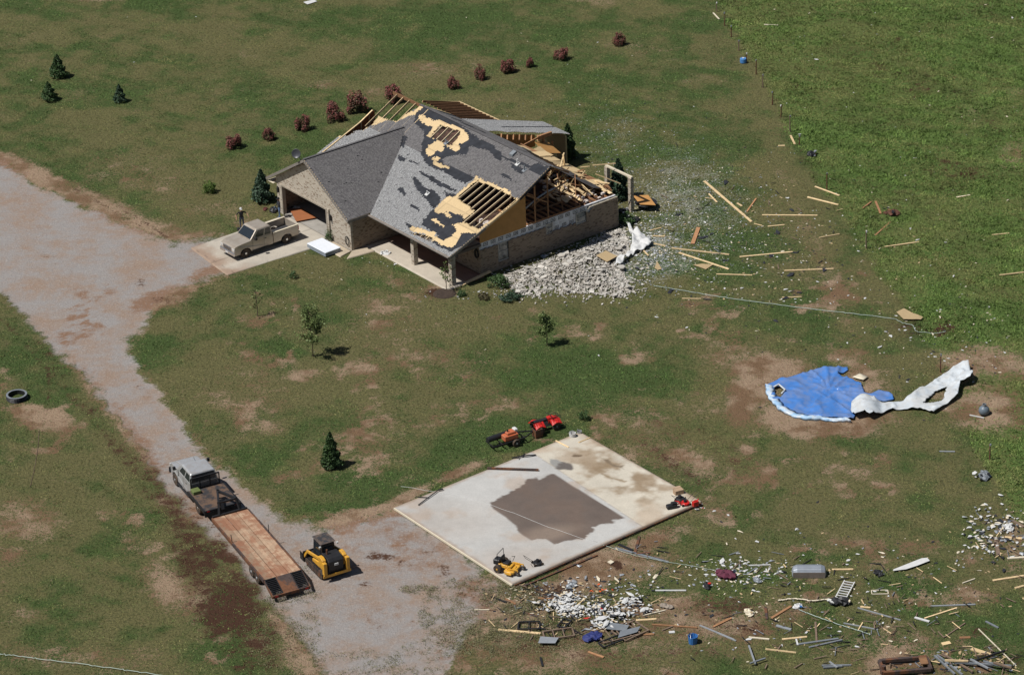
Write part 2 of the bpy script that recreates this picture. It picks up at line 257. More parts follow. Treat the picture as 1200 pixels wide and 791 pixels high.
def masks(X, Y):
    px, py = topx(X, Y); n1 = fbm(X, Y, .22, 4, 1); n2 = fbm(X, Y, .9, 4, 5); n3 = fbm(X, Y, .07, 3, 9); n4 = fbm(X, Y, 2.2, 2, 15)
    jx = px+(n2-.5)*26+(n1-.5)*18; jy = py+(fbm(X, Y, .8, 4, 21)-.5)*15+(fbm(X, Y, .2, 2, 31)-.5)*8
    g = polymask(jx, jy, DRIVE, 10.+8*sst(560, 760, py))
    lo = sst(690, 800, py); g = np.clip(g*1.0-lo*.18*(n2 > .5), 0, 1)
    # ragged lower-right gravel apron breaking up into weeds
    rg = sst(620, 500, px-(py-730)*.0)*0+1
    far = (sst(480, 590, px)*sst(640, 720, py)); g = g-far*(.25+.5*(n2-.35))
    past = polymask(px+(n2-.5)*18, py, PAST, 12.)
    soil = blobs(px, py, SOIL, n2*.6+n4*.4); mud = blobs(px, py, MUD, n2)*(1-past*(.5-.9*np.clip(n2-.3, 0, .6)))
    for P, wd, s in TRACK:
        mud = np.maximum(mud, s*sst(wd*1.6, wd*.4, segd(px+(n4-.5)*5, py+(n2-.5)*5, P)))
    rut = np.zeros_like(px)
    for P, wd, s in RUT: rut = np.maximum(rut, s*sst(wd*1.7, wd*.3, segd(px+(n2-.5)*8, py+(n1-.5)*8, P)))
    rut = np.maximum(rut, blobs(px, py, GDIRT, n1))*(.15+.6*n2)
    mud = mud*(.55+.55*n4+.35*(n2-.5))
    # general patchy dryness of the lawn
    fr = sst(250, 330, py)*(1-past); soil = np.clip(soil*1.15+(.3+.3*fr)*sst(.5, .72, n1)*(1-past)*sst(.42, .6, n2)+.22*fr*sst(.5, .7, n4), 0, 1)
    soil = np.clip(np.maximum(soil+.55*sst(.55, .1, g)*sst(0.02, .3, g), rut*g), 0, 1)
    lush = .5+1.0*(fbm(X, Y, .12, 4, 40)-.5)+.9*(fbm(X, Y, .5, 3, 44)-.5)+blobs(px, py, LUSH, n1)*.42-blobs(px, py, DRY, n1)*.45
    st_ = fbm(X*.55+Y*.83, Y*.12-X*.1, 1.2, 3, 47)-.5; st2 = fbm(X*.9-Y*.4, X*.12+Y*.25, 1.0, 3, 48)-.5; lush = lush-.18*soil+.45*st_+.35*st2
    wh = blobs(px, py, SHRED, n1)*(.45+.9*n2)*(.6+.7*n4)
    return dict(px=px, py=py, soil=soil, gravel=np.clip(g, 0, 1), mud=mud, lush=np.clip(lush, 0, 1), white=wh, past=past, n1=n1, n2=n2)
# ------------------------------------------------------------------ ground sheet
xs = np.concatenate([[-4000, -1500, -600, -250, -120, -75], np.arange(-60, 66.01, .22), [80, 120, 250, 600, 1500, 4000]])
ys = np.concatenate([[-190, -150, -100, -70], np.arange(-54, 88.01, .25), [95, 120, 180, 300, 700, 1800, 5000]])
GX, GY = np.meshgrid(xs, ys); nx, ny = len(xs), len(ys)
gx, gy = GX.ravel(), GY.ravel(); mk = masks(gx, gy)
inn = (np.abs(gx) < 66) & (gy > -54) & (gy < 88)
gz = np.where(inn, (fbm(gx, gy, .55, 4, 60)-.5)*.10*(1-mk['gravel']*.7)+(mk['past'])*(fbm(gx, gy, 1.3, 3, 66)-.45)*.34*sst(.2, .8, mk['past'])-mk['mud']*.03, 0)
hl = np.array([HO.x, HO.y]); lu = (gx-hl[0])*HU.x+(gy-hl[1])*HU.y; lv = (gx-hl[0])*HV.x+(gy-hl[1])*HV.y
flat = sst(1.2, 0, np.maximum(np.maximum(-6-lu, lu-21), np.maximum(-1-lv, lv-21.5)))
flat = np.maximum(flat, sst(6, 2, segd(mk['px'], mk['py'], [(461, 595), (680, 506), (822, 587), (600, 684)], True))); flat = np.maximum(flat, inpoly(mk['px'], mk['py'], [(461, 595), (680, 506), (822, 587), (600, 684)])*1.)
flat = np.maximum(flat, mk['gravel'])
gz = gz*(1-flat*.8)-.0*flat-.03*sst(.4, 1, flat)
def grid_faces(nx, ny):
    i = np.arange((nx-1)*(ny-1)); r, c = i//(nx-1), i % (nx-1); a = r*nx+c
    return np.stack([a, a+1, a+nx+1, a+nx], 1)
F = grid_faces(nx, ny); V = np.stack([gx, gy, gz], 1)
cA = np.stack([mk['soil'], mk['gravel'], mk['mud'], np.ones_like(gx)], 1); cB = np.stack([mk['lush'], mk['white'], mk['past'], np.ones_like(gx)], 1)
gm, N, b = newmat('ground_cover')
geo = N.node('ShaderNodeNewGeometry').outputs['Position']
A = N.node('ShaderNodeSeparateColor'); N.l.new(N.attr('mA').outputs['Color'], A.inputs[0]); B = N.node('ShaderNodeSeparateColor'); N.l.new(N.attr('mB').outputs['Color'], B.inputs[0])
soil, grav, mud = A.outputs; lush, whi, pas = B.outputs
def cn(sc, det, ro, k):
    return N.math('MULTIPLY_ADD', N.noise(sc, det, ro, geo), k, .5-.5*k)
f1 = cn(1.1, 8, .75, 1.9); f2 = cn(5, 5, .7, 1.9); f3 = cn(.3, 6, .65, 2.); f4 = cn(14, 3, .7, 1.6)
gc = N.mix(N.sm(N.math('ADD', lush, N.math('MULTIPLY_ADD', f1, .7, -.35)), .2, .85), (.140, .130, .054, 1), (.056, .094, .025, 1))
gc = N.mix(N.sm(N.math('MULTIPLY_ADD', f1, .5, pas), .55, 1.1), gc, N.mix(N.sm(N.math('MULTIPLY_ADD', f1, .6, N.math('MULTIPLY', lush, .6)), .35, .75), (.12, .155, .045, 1), (.085, .15, .034, 1)))
gc = N.mix(N.math('MULTIPLY', N.sm(f4, .45, .75), .35), gc, (.15, .135, .07, 1))
gc = N.mix(N.math('MULTIPLY', N.sm(f2, .55, .3), .5), gc, (.03, .04, .016, 1))
sc_ = N.mix(N.sm(f3, .35, .65), (.19, .118, .068, 1), (.34, .245, .165, 1)); sc_ = N.mix(N.math('MULTIPLY', N.sm(f2, .4, .7), .4), sc_, (.15, .085, .05, 1))
sm_ = N.sm(N.math('ADD', soil, N.math('ADD', N.math('MULTIPLY_ADD', f1, .8, -.4), N.math('ADD', N.math('MULTIPLY_ADD', f2, 1.0, -.5), N.math('MULTIPLY_ADD', f4, 1.1, -.55)))), (.36), (.74))
c = N.mix(sm_, gc, sc_)
gr = N.mix(N.sm(N.math('MULTIPLY_ADD', f1, .5, f3), .45, 1.15), (.255, .238, .228, 1), (.255, .185, .14, 1))
gr = N.mix(N.sm(N.math('ADD', soil, N.math('MULTIPLY_ADD', f1, .6, -.3)), .3, .8), gr, (.20, .12, .078, 1))
gr = N.mix(N.math('MULTIPLY', N.sm(f4, .5, .8), .5), gr, (.125, .11, .10, 1)); gr = N.mix(N.math('MULTIPLY', N.sm(f2, .58, .72), .35), gr, (.36, .33, .30, 1))
gmk = N.sm(N.math('ADD', grav, N.math('ADD', N.math('MULTIPLY_ADD', f1, .7, -.35), N.math('MULTIPLY_ADD', f2, .5, -.25))), .3, .75)
c = N.mix(gmk, c, gr)
c = N.mix(N.sm(N.math('ADD', mud, N.math('ADD', N.math('MULTIPLY_ADD', f1, .8, -.4), N.math('MULTIPLY_ADD', f2, .7, -.35))), .28, .66), c, (.066, .033, .020, 1))
ws = N.sm(N.math('ADD', N.math('MULTIPLY', whi, .26), N.math('MULTIPLY_ADD', f4, .55, N.math('MULTIPLY', f2, .4))), .66, .74)
c = N.mix(N.math('MULTIPLY', ws, N.math('MULTIPLY', N.sm(whi, .05, .5), .5)), c, (.50, .51, .48, 1))
N.l.new(c, b.inputs['Base Color']); b.inputs['Roughness'].default_value = .95; b.inputs['Specular IOR Level'].default_value = .15
bn = N.node('ShaderNodeBump'); bn.inputs['Strength'].default_value = 1; bn.inputs['Distance'].default_value = .10
N.l.new(N.math('MULTIPLY', N.math('MULTIPLY_ADD', f4, .5, f2), N.math('MULTIPLY_ADD', gmk, -.7, 1)), bn.inputs['Height']); N.l.new(bn.outputs[0], b.inputs['Normal'])
# split: gravel driveway faces are their own sheet sharing the seam
fm = mk['gravel'][F].mean(1) > .5
def subset(name, keep):
    Fs = F[keep]; u, inv = np.unique(Fs.ravel(), return_inverse=True)
    return npmesh(name, V[u], inv.reshape(-1, 4), 4, gm, col={'mA': cA[u], 'mB': cB[u]}, smooth=True)
tag(subset('ground', ~fm), kind='structure'); tag(subset('gravel_driveway', fm), kind='structure')
def gz_at(x, y):
    i = np.clip(np.searchsorted(xs, x)-1, 0, nx-2); j = np.clip(np.searchsorted(ys, y)-1, 0, ny-2); Z = gz.reshape(ny, nx)
    tx = (x-xs[i])/(xs[i+1]-xs[i]); ty = (y-ys[j])/(ys[j+1]-ys[j])
    return (Z[j, i]*(1-tx)+Z[j, i+1]*tx)*(1-ty)+(Z[j+1, i]*(1-tx)+Z[j+1, i+1]*tx)*ty
def atg(x, y, dz=0):
    p = at(x, y); p.z = float(gz_at(p.x, p.y))+dz; return p
# ------------------------------------------------------------------ grass
SLABP = [(461, 595), (680, 506), (822, 587), (600, 684)]
def grass(name, n, pasture):
    X = rng.uniform(-56, 62, n); Y = rng.uniform(-52, 86, n); m = masks(X, Y); r = rng.random(n)
    cov = (1-.93*sst(.22, .6, m['soil']+(m['n2']-.5)*.5+(fbm(X, Y, 4., 3, 123)-.5)*.9))*(1-sst(.3, .6, m['gravel']))*(1-.75*sst(.3, .8, m['mud']))
    ok = (r < cov) & ((m['past'] > .25+.5*rng.random(n)) == pasture) & (m['px'] > -150) & (m['px'] < 1380) & ~inpoly(m['px'], m['py'], SLABP)
    lu = (X-hl[0])*HU.x+(Y-hl[1])*HU.y; lv = (X-hl[0])*HV.x+(Y-hl[1])*HV.y
    ok &= ~((lu > -.9) & (lu < 16.3) & (lv > -.2) & (lv < 20.6)) & ~((lu > -2.2) & (lu < 3) & (lv > 10) & (lv < 20.6)) & ~((lu > -10) & (lu < 0) & (lv > 12.0) & (lv < 19.2))
    X, Y = X[ok], Y[ok]; m = {k: v[ok] for k, v in m.items()}; k = len(X); Z = gz_at(X, Y)-.01; cl = fbm(X, Y, .9, 3, 71)
    nb = 3; th = rng.uniform(0, 6.283, (k, nb)); hh = rng.uniform(.6, 1.3, (k, nb))*(.11 if pasture else .055)*(.7+.6*m['lush'][:, None])*(.2+1.6*cl[:, None] if pasture else 1); wd = rng.uniform(.6, 1.3, (k, nb))*(.04 if pasture else .04)
    lean = rng.uniform(.5, 1.5, (k, nb)); ox = rng.uniform(-.08, .08, (k, nb)); oy = rng.uniform(-.08, .08, (k, nb)); ta = rng.uniform(0, 6.283, (k, nb))
    bx = X[:, None]+ox; by = Y[:, None]+oy; bz = Z[:, None]+0*ox
    P = np.empty((k, nb, 3, 3)); P[:, :, 0] = np.stack([bx-np.cos(th)*wd, by-np.sin(th)*wd, bz], -1); P[:, :, 1] = np.stack([bx+np.cos(th)*wd, by+np.sin(th)*wd, bz], -1)
    P[:, :, 2] = np.stack([bx+np.cos(ta)*lean*hh, by+np.sin(ta)*lean*hh, bz+hh], -1)
    L = np.clip(m['lush']+(rng.random(k)-.5)*.4+(m['n2']-.5)*.7+(cl-.5)*(1.6 if pasture else 1.4)+(m['n1']-.5)*(1.2 if pasture else .3), 0, 1)[:, None]
    dry = np.array([.195, .180, .070]); gr_ = np.array([.082, .138, .036]) if not pasture else np.array([.118, .182, .044])
    if pasture: dry = np.array([.165, .165, .06])
    cc = dry*(1-L)+gr_*L; cc = cc*rng.uniform(.7, 1.25, (k, 1))*(.35+1.3*fbm(X*.5+Y*.8, Y*.35-X*.3, .9, 4, 91)[:, None]); cc = np.concatenate([cc, np.ones((k, 1))], 1); cc = np.repeat(cc, nb*3, 0)
    mm, N, b = newmat(name+'_blades'); N.l.new(N.attr('gc').outputs['Color'], b.inputs['Base Color']); b.inputs['Roughness'].default_value = .7; b.inputs['Specular IOR Level'].default_value = .2
    o = npmesh(name, P.reshape(-1, 3), np.arange(k*nb*3).reshape(-1, 3), 3, mm, col={'gc': cc}); return tag(o, kind='stuff')
g1 = grass('lawn_grass', 450000, False); tag(g1, 'short patchy mown grass covering the whole lawn round the house', 'grass')
g2 = grass('pasture_grass', 800000, True); tag(g2, 'taller bright green tussock grass of the field beyond the fence posts', 'grass')
# ------------------------------------------------------------------ concrete slab of the vanished barn
def pxgrid_sheet(name, P, z0, thick, step, m, colfn, parent=None):
    """a real slab: quad corner points P (world), subdivided top with attribute colours, plus sides"""
    a, b_, c, d = [np.array(p[:2]) for p in P]
    nu = int(np.linalg.norm(b_-a)/step)+1; nv = int(np.linalg.norm(d-a)/step)+1
    s, t = np.meshgrid(np.linspace(0, 1, nu), np.linspace(0, 1, nv)); s = s.ravel()[:, None]; t = t.ravel()[:, None]
    XY = (a*(1-s)+b_*s)*(1-t)+(d*(1-s)+c*s)*t; top = z0+thick
    V = np.concatenate([XY, np.full((len(XY), 1), top)], 1); F = list(grid_faces(nu, nv))
    idx = np.arange(nu*nv).reshape(nv, nu); rim = np.concatenate([idx[0, :], idx[1:, -1], idx[-1, -2::-1], idx[-2:0:-1, 0]])
    low = V[rim].copy(); low[:, 2] = z0; n = len(V); V = np.concatenate([V, low]); k = len(rim)
    F += [(rim[i], n+i, n+(i+1) % k, rim[(i+1) % k]) for i in range(k)]
    return npmesh(name, V, np.array(F), 4, m, parent, col={'pc': colfn(V[:, 0], V[:, 1])})
def pcmat(name, fine=.2, rough=.85, bump=.004):
    m, N, b = newmat(name); g = N.node('ShaderNodeNewGeometry').outputs['Position']; c = N.attr('pc').outputs['Color']
    v = N.math('ADD', N.math('MULTIPLY_ADD', N.noise(9, 5, .75, g), fine*2.2, 1-fine*1.6), N.math('MULTIPLY_ADD', N.noise(1.3, 6, .7, g), fine*2, -fine*.5)); cc = N.node('ShaderNodeCombineXYZ')
    for i in range(3): N.l.new(v, cc.inputs[i])
    N.l.new(N.mix(1., c, cc.outputs[0], 'MULTIPLY'), b.inputs['Base Color']); b.inputs['Roughness'].default_value = rough
    bn = N.node('ShaderNodeBump'); bn.inputs['Distance'].default_value = bump; N.l.new(N.noise(30, 3, .7, g), bn.inputs['Height']); N.l.new(bn.outputs[0], b.inputs['Normal']); return m
k6 = lambda x, y: (540+x/3.597, 470+y/3.597)
def slabcol(X, Y):
    px, py = topx(X, Y, .15); n1 = fbm(X, Y, .6, 5, 3); n2 = fbm(X, Y, 2.5, 4, 8); n3 = fbm(X, Y, .35, 3, 14)
    c = np.ones((len(X), 4)); base = np.array([.47, .43, .355]); grey = np.array([.395, .388, .37])
    # left bay is greyer, right bay is tan: the joint runs from the upper edge to the lower right edge
    j0, j1 = k6(298, 212), k6(775, 532); side = (px-j0[0])*(j1[1]-j0[1])-(py-j0[1])*(j1[0]-j0[0])
    L = sst(-40, 40, -side)[:, None]; c[:, :3] = base*(1-L)+grey*L
    c[:, :3] *= (.88+.28*n3)[:, None]
    rusty = (sst(.47, .7, n1)*.38)[:, None]; c[:, :3] = c[:, :3]*(1-rusty)+np.array([.34, .22, .13])*rusty
    br = (blobs(px, py, [(725, 555, 55, 24, 20, 1.), (770, 575, 40, 14, 10, .7), (700, 545, 34, 16, 10, .8), (690, 540, 16, 8, 20, .6), (760, 565, 40, 10, 20, .4)], n2)*sst(.42, .62, n1))[:, None]; c[:, :3] = c[:, :3]*(1-br)+np.array([.23, .165, .10])*br
    def stain(P, col, soft, jit, k=1.):
        nonlocal c
        q = polymask(px+(n2-.5)*jit*2+(n1-.5)*jit, py+(n2-.5)*jit+(n1-.5)*jit*.6, P, soft)[:, None]*k; c[:, :3] = c[:, :3]*(1-q)+np.array(col)*q
    D = [k6(*q) for q in ((125, 425), (160, 405), (250, 365), (270, 335), (385, 300), (690, 490), (560, 530), (525, 575), (440, 590), (395, 602), (360, 580), (290, 580), (245, 550), (235, 525), (130, 445))]
    lf = sst(4, 0, side/np.hypot(j1[0]-j0[0], j1[1]-j0[1]))  # crisp on the joint, ragged elsewhere
    px0, py0 = px, py
    q = polymask(px+(n2-.5)*8+(n1-.5)*3, py+(n2-.5)*5, D, .8); q = np.where(side < 0, q, 0); jo = polymask(px, py, D, .5)
    dj = np.abs(side)/np.hypot(j1[0]-j0[0], j1[1]-j0[1]); q = np.where(dj < 6, jo, q)[:, None]*.93
    dk = np.array([.088, .060, .046])*(.75+.6*n1)[:, None]; c[:, :3] = c[:, :3]*(1-q)+dk*q
    stain([k6(*q) for q in ((390, 262), (430, 255), (468, 262), (460, 282), (420, 290), (395, 280))], (.11, .095, .085), .7, 5)
    stain([k6(*q) for q in ((375, 240), (410, 245), (430, 260), (395, 275), (378, 262))], (.24, .235, .22), .8, 4)
    stain([k6(*q) for q in ((474, 222), (510, 224), (515, 236), (478, 238))], (.13, .09, .055), .6, 5)
    stain([k6(*q) for q in ((588, 236), (615, 240), (650, 268), (698, 270), (690, 285), (650, 278), (605, 252))], (.15, .11, .07), .6, 6, .85)
    stain([k6(*q) for q in ((590, 300), (640, 320), (700, 330), (690, 340), (610, 318))], (.2, .14, .08), .8, 8, .8)
    stain([k6(*q) for q in ((320, 318), (372, 300), (376, 306), (325, 330))], (.36, .35, .33), .5, 2)
    wet = blobs(px, py, [(600, 655, 60, 14, -10, .35), (520, 610, 60, 20, 0, .25), (640, 625, 40, 8, -10, .4)], n1)[:, None]; c[:, :3] = c[:, :3]*(1-wet)+np.array([.33, .25, .19])*wet
    ed = sst(.32, 0, segd(X, Y, SW, True)+(n2-.5)*.3)[:, None]*.6; c[:, :3] = c[:, :3]*(1-ed)+np.array([.26, .18, .12])*ed
    sw = (np.abs(side)/np.hypot(j1[0]-j0[0], j1[1]-j0[1]) < .5)[:, None]*.35; c[:, :3] = c[:, :3]*(1-sw)+np.array([.2, .16, .12])*sw
    return c
SP = [at(461, 595, .12), at(600, 684, .12), at(822, 587, .12), at(680, 506, .12)]; SW = [(p.x, p.y) for p in SP]
tag(pxgrid_sheet('concrete_slab', [SP[0], SP[1], SP[2], SP[3]], -.1, .22, .09, pcmat('slab_concrete'), slabcol), kind='structure')
# driveway apron + front walk in house coordinates
def paving(name, uv, z0, z1, colfn, step=.12):
    pts = [hw(*q) for q in uv]; return tag(pxgrid_sheet(name, pts, z0, z1-z0, step, pcmat(name+'_concrete'), colfn), kind='structure')
def aproncol(X, Y):
    px, py = topx(X, Y); n = fbm(X, Y, .8, 5, 3); c = np.ones((len(X), 4)); c[:, :3] = np.array([.40, .36, .30])*(.85+.3*n)[:, None]
    u = (X-HO.x)*HU.x+(Y-HO.y)*HU.y; q = (sst(-9.2, -11.2, u+(n-.5)*3)*.85)[:, None]; c[:, :3] = c[:, :3]*(1-q)+np.array([.27, .18, .125])*q
    v = (X-HO.x)*HV.x+(Y-HO.y)*HV.y; j = ((np.abs((u+2) % 3.) < .05) | (np.abs((v-12.4) % 3.2) < .05))[:, None]*.3; c[:, :3] *= 1-j; return c
paving('concrete_apron', [(-11.6, 13.0), (-2.02, 12.6), (-2.02, 19.2), (-11.0, 19.0)], -.1, .05, aproncol)
def walkcol(X, Y):
    n = fbm(X, Y, .9, 5, 3); c = np.ones((len(X), 4)); c[:, :3] = np.array([.42, .35, .26])*(.82+.3*n)[:, None]; return c
paving('front_walk', [(-3.1, 9.3), (-.7, 9.0), (-.7, 10.15), (-2.0, 10.15)], -.1, .052, walkcol)
paving('garage_walk', [(-3.3, 9.9), (-2.05, 10.2), (-2.05, 12.6), (-3.3, 13.2)], -.1, .047, walkcol)
def porchcol(X, Y):
    n = fbm(X, Y, .9, 5, 3); u = (X-HO.x)*HU.x+(Y-HO.y)*HU.y; c = np.ones((len(X), 4)); q = sst(.9, 1.3, u+(n-.5)*.5)[:, None]
    c[:, :3] = (np.array([.42, .37, .30])*(1-q)+np.array([.26, .15, .11])*q)*(.85+.3*n)[:, None]; return c
# ------------------------------------------------------------------ HOUSE (local frame u, v, z)
house = thing('damaged_house', 'large brick house with grey shingle roof torn open, rafters and yellow decking showing', 'house', HO, HA)
ZW = 2.65; UB = 16.0; VL = 20.2
def zfront(u): return np.where(u <= 6.14, 2.68+.405*(u+.3), 5.288+.56*(u-6.14))
def zback(u): return np.where(u <= 12.6, 7.114-.56*(u-9.4), 5.322-.312*(u-12.6))
def zmain(u): return np.where(u <= 9.4, zfront(u), zback(u))
def zgar(v): return 6.03-.587*np.abs(v-15.6)
# --- brick material
def brickmat(name, c1, c2, c3, mort=(.36, .33, .29), dk=0.):
    m, N, b = newmat(name); tc = N.node('ShaderNodeTexCoord').outputs['UV']
    br = N.node('ShaderNodeTexBrick'); N.l.new(tc, br.inputs['Vector']); br.inputs['Scale'].default_value = 1; br.inputs['Brick Width'].default_value = .21; br.inputs['Row Height'].default_value = .075; br.inputs['Mortar Size'].default_value = .008; br.inputs['Bias'].default_value = -.1
    br.inputs['Color1'].default_value = (*c1, 1); br.inputs['Color2'].default_value = (*c2, 1); br.inputs['Mortar'].default_value = (*mort, 1)
    # second, sparse darker bricks on a cell noise
    mp = N.node('ShaderNodeMapping'); N.l.new(tc, mp.inputs[0]); mp.inputs['Scale'].default_value = (1/.21, 1/.075, 1)
    wn = N.node('ShaderNodeTexWhiteNoise', noise_dimensions='2D'); fl = N.node('ShaderNodeVectorMath', operation='FLOOR'); N.l.new(mp.outputs[0], fl.inputs[0]); N.l.new(fl.outputs[0], wn.inputs['Vector'])
    c = N.mix(N.math('GREATER_THAN', wn.outputs[0], .84), br.outputs[0], (*c3, 1))
    v = N.math('MULTIPLY_ADD', N.noise(1.2, 5, .7, tc), .5, .75); cc = N.node('ShaderNodeCombineXYZ')
    for i in range(3): N.l.new(v, cc.inputs[i])
    N.l.new(N.mix(1., c, cc.outputs[0], 'MULTIPLY'), b.inputs['Base Color']); b.inputs['Roughness'].default_value = .85
    bn = N.node('ShaderNodeBump'); bn.inputs['Distance'].default_value = .01; N.l.new(br.outputs['Fac'], bn.inputs['Height']); bn.invert = True; N.l.new(bn.outputs[0], b.inputs['Normal']); return m
M['brick'] = brickmat('pale_brick', (.48, .42, .34), (.42, .36, .28), (.25, .19, .14))
M['brick2'] = brickmat('tan_brick', (.29, .205, .135), (.22, .15, .095), (.16, .11, .075))
def uvwalls(o):
    """UV in metres: horizontal run, height"""
    me = o.data; uv = me.uv_layers.new(name='uv')
    for p in me.polygons:
        n = p.normal
        for li in p.loop_indices:
            c = me.vertices[me.loops[li].vertex_index].co
            uv.data[li].uv = (c.x+.03, c.z) if abs(n.y) > .7 else ((c.y+.05, c.z) if abs(n.x) > .7 else (c.x, c.y))
    return o
def wall_u(mb, v0, v1, u0, u1, z0, z1, holes=()):
    """wall in the plane of v (thickness v0..v1) running along u, with rectangular holes (ua,ub,za,zb)"""
    hs = sorted(holes); x = u0
    for ua, ub, za, zb in hs:
        mb.box(x, ua, v0, v1, z0, z1); mb.box(ua, ub, v0, v1, z0, za) if za > z0 else None; mb.box(ua, ub, v0, v1, zb, z1); x = ub
    mb.box(x, u1, v0, v1, z0, z1)
def wall_v(mb, u0, u1, v0, v1, z0, z1, holes=()):
    hs = sorted(holes); x = v0
    for a, b_, za, zb in hs:
        mb.box(u0, u1, x, a, z0, z1); mb.box(u0, u1, a, b_, z0, za) if za > z0 else None; mb.box(u0, u1, a, b_, zb, z1); x = b_
    mb.box(u0, u1, x, v1, z0, z1)
WIN = [(4.46, 5.5, .62, 2.12), (9.1, 9.72, 1.45, 2.3), (12.0, 13.05, 1.35, 2.3)]
# side wall (facing the fallen bricks): structural wall covered by house wrap, brick veneer proud of it up to a ragged top
wr = MB(); wall_u(wr, .10, .24, 2.8, UB, 0, ZW, WIN); M['wrap'] = mat('house_wrap', (.64, .65, .68), .6, var=.1, sc=1.5, dirt=((.25, .22, .2), 2, .4)); 
def veneer_top(u):
    t = 2.06
    if 9.7 < u < 11.95: t = 1.52+.05*math.sin(u*9)
    if 8.9 < u <= 9.72: t = 1.9
    if 3.0 < u < 3.3: t = 2.1
    if u > 13.9: t = 2.38
    if 13.1 < u <= 13.9: t = 1.9+.5*(u-13.1)/.8
    return t+.05*(int(u*4.7) % 2)
vn_ = MB(); u = 2.7
while u < UB+.1:
    ub = min(u+.21, UB+.12); top = veneer_top((u+ub)/2); cuts = [w for w in WIN if w[0] < (u+ub)/2 < w[1]]
    if cuts:
        w0 = cuts[0]; vn_.box(u, ub, -.02, .10, 0, w0[2]-.02)
        if top > w0[3]+.02: vn_.box(u, ub, -.02, .10, w0[3]+.02, top)
    else: vn_.box(u, ub, -.02, .10, 0, top)
    u = ub
vn_.box(UB+.0, UB+.12, .101, .4, 0, 2.3)
uvwalls(vn_.build('brick_wall', M['brick2'], house))
# printed marks along the wrap (one repeated square emblem, as on the photo: illegible rows of boxed print)
pr = MB()
def emblem(u, z, s=1.):
    y = .094
    a = .44*s; h = .27*s
    pr.box(u, u+a, y, y+.004, z+h-.045, z+h); pr.box(u, u+a, y, y+.004, z, z+.045); pr.box(u, u+.05, y, y+.004, z+.047, z+h-.047); pr.box(u+a-.05, u+a, y, y+.004, z+.047, z+h-.047)
    pr.box(u+.1, u+a-.1, y, y+.004, z+h*.38, z+h*.62)
for k in range(18): emblem(3.1+k*.72, 2.30)
for k in range(3): emblem(9.95+k*.72, 1.62, .9)
M['print'] = mat('printed_ink', (.05, .05, .06), .7); nw = len(wr.f); wr.add(pr.v, pr.f); sw_ = wr.build('wrapped_wall', M['wrap'], house, recalc=False); sw_.data.materials.append(M['print'])
for p_ in sw_.data.polygons:
    if p_.index >= nw: p_.material_index = 1
cr = MB(); cr.tube([(13.05, .02, 1.5), (13.05, .02, 2.25), (13.35, .02, 2.47), (16.1, .02, 2.52)], .035, 6); cr.tube([(16.14, .05, 0), (16.14, .05, 2.3)], .05, 6); cr.build('drain_trim', M['cream'], house)
# front wall behind the porch, back wall, left wall
fb = MB(); wall_v(fb, 2.8, 3.0, .24, 10.2, 0, ZW, [(3.0, 4.6, .5, 2.0), (6.4, 7.6, .02, 2.15)])
uvwalls(fb.build('brick_wall', M['brick2'], house)); fb = MB()
wall_v(fb, UB-.2, UB, .24, VL, 0, ZW, [(5.6, 7.4, .02, 2.1), (14, 16, .8, 2.1)]); uvwalls(fb.build('brick_wall', M['brick2'], house))
gb = MB()
DV0, DV1, DZ = 13.2, 19.5, 2.6
wall_v(gb, -2.0, -1.8, 10.2, 20.3, 0, ZW, [(DV0, DV1, 0, DZ)])
gb.prism([(10.2, ZW+.001), (20.3, ZW+.001), (20.3, float(zgar(20.3))-.2), (15.6, 5.72), (10.2, float(zgar(10.2))-.2)], -2.0, -1.8, 'x')
gb.box(-2.12, -1.999, 19.52, 19.75, 0, DZ); gb.box(-2.12, -1.999, DV0-.25, DV0-.02, 0, DZ)
uvwalls(gb.build('garage_gable_wall', M['brick'], house))
sw = MB(); wall_u(sw, 10.2, 10.4, -1.8, 2.8, 0, ZW); uvwalls(sw.build('brick_wall', M['brick2'], house)); sw = MB(); wall_u(sw, 20.1, 20.3, -1.8, UB, 0, ZW); uvwalls(sw.build('brick_wall', M['brick2'], house))
ft = MB(); ft.box(-2.13, -1.81, DV0, DV0+.12, 0, DZ); ft.box(-2.13, -1.81, DV1-.12, DV1, 0, DZ); ft.box(-2.13, -1.81, DV0+.121, DV1-.121, DZ-.12, DZ); ft.build('garage_door_frame', mat('taupe_trim', (.30, .26, .21), .7), house)
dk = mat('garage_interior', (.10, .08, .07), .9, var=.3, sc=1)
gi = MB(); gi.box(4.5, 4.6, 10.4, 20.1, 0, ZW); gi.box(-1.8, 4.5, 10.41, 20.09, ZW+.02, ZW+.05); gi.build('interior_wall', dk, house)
gf = MB(); gf.box(-2.02, 4.5, 10.41, 20.09, -.1, .055); gf.build('garage_floor', mat('garage_concrete', (.30, .28, .25), .8, var=.2, sc=1.5), house)
# contents glimpsed in the garage
# floor / ceiling layer of the rooms under the lost roof
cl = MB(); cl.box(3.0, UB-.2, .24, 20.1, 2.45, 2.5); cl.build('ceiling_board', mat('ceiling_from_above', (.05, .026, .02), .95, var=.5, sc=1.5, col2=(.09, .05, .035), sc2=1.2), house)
pf = [hw(*q) for q in ((-.7, -.3), (2.8, -.3), (2.8, 10.15), (-.7, 10.15))]
tag(pxgrid_sheet('porch_floor', pf, -.1, .17, .15, pcmat('porch_concrete'), porchcol), kind='structure')
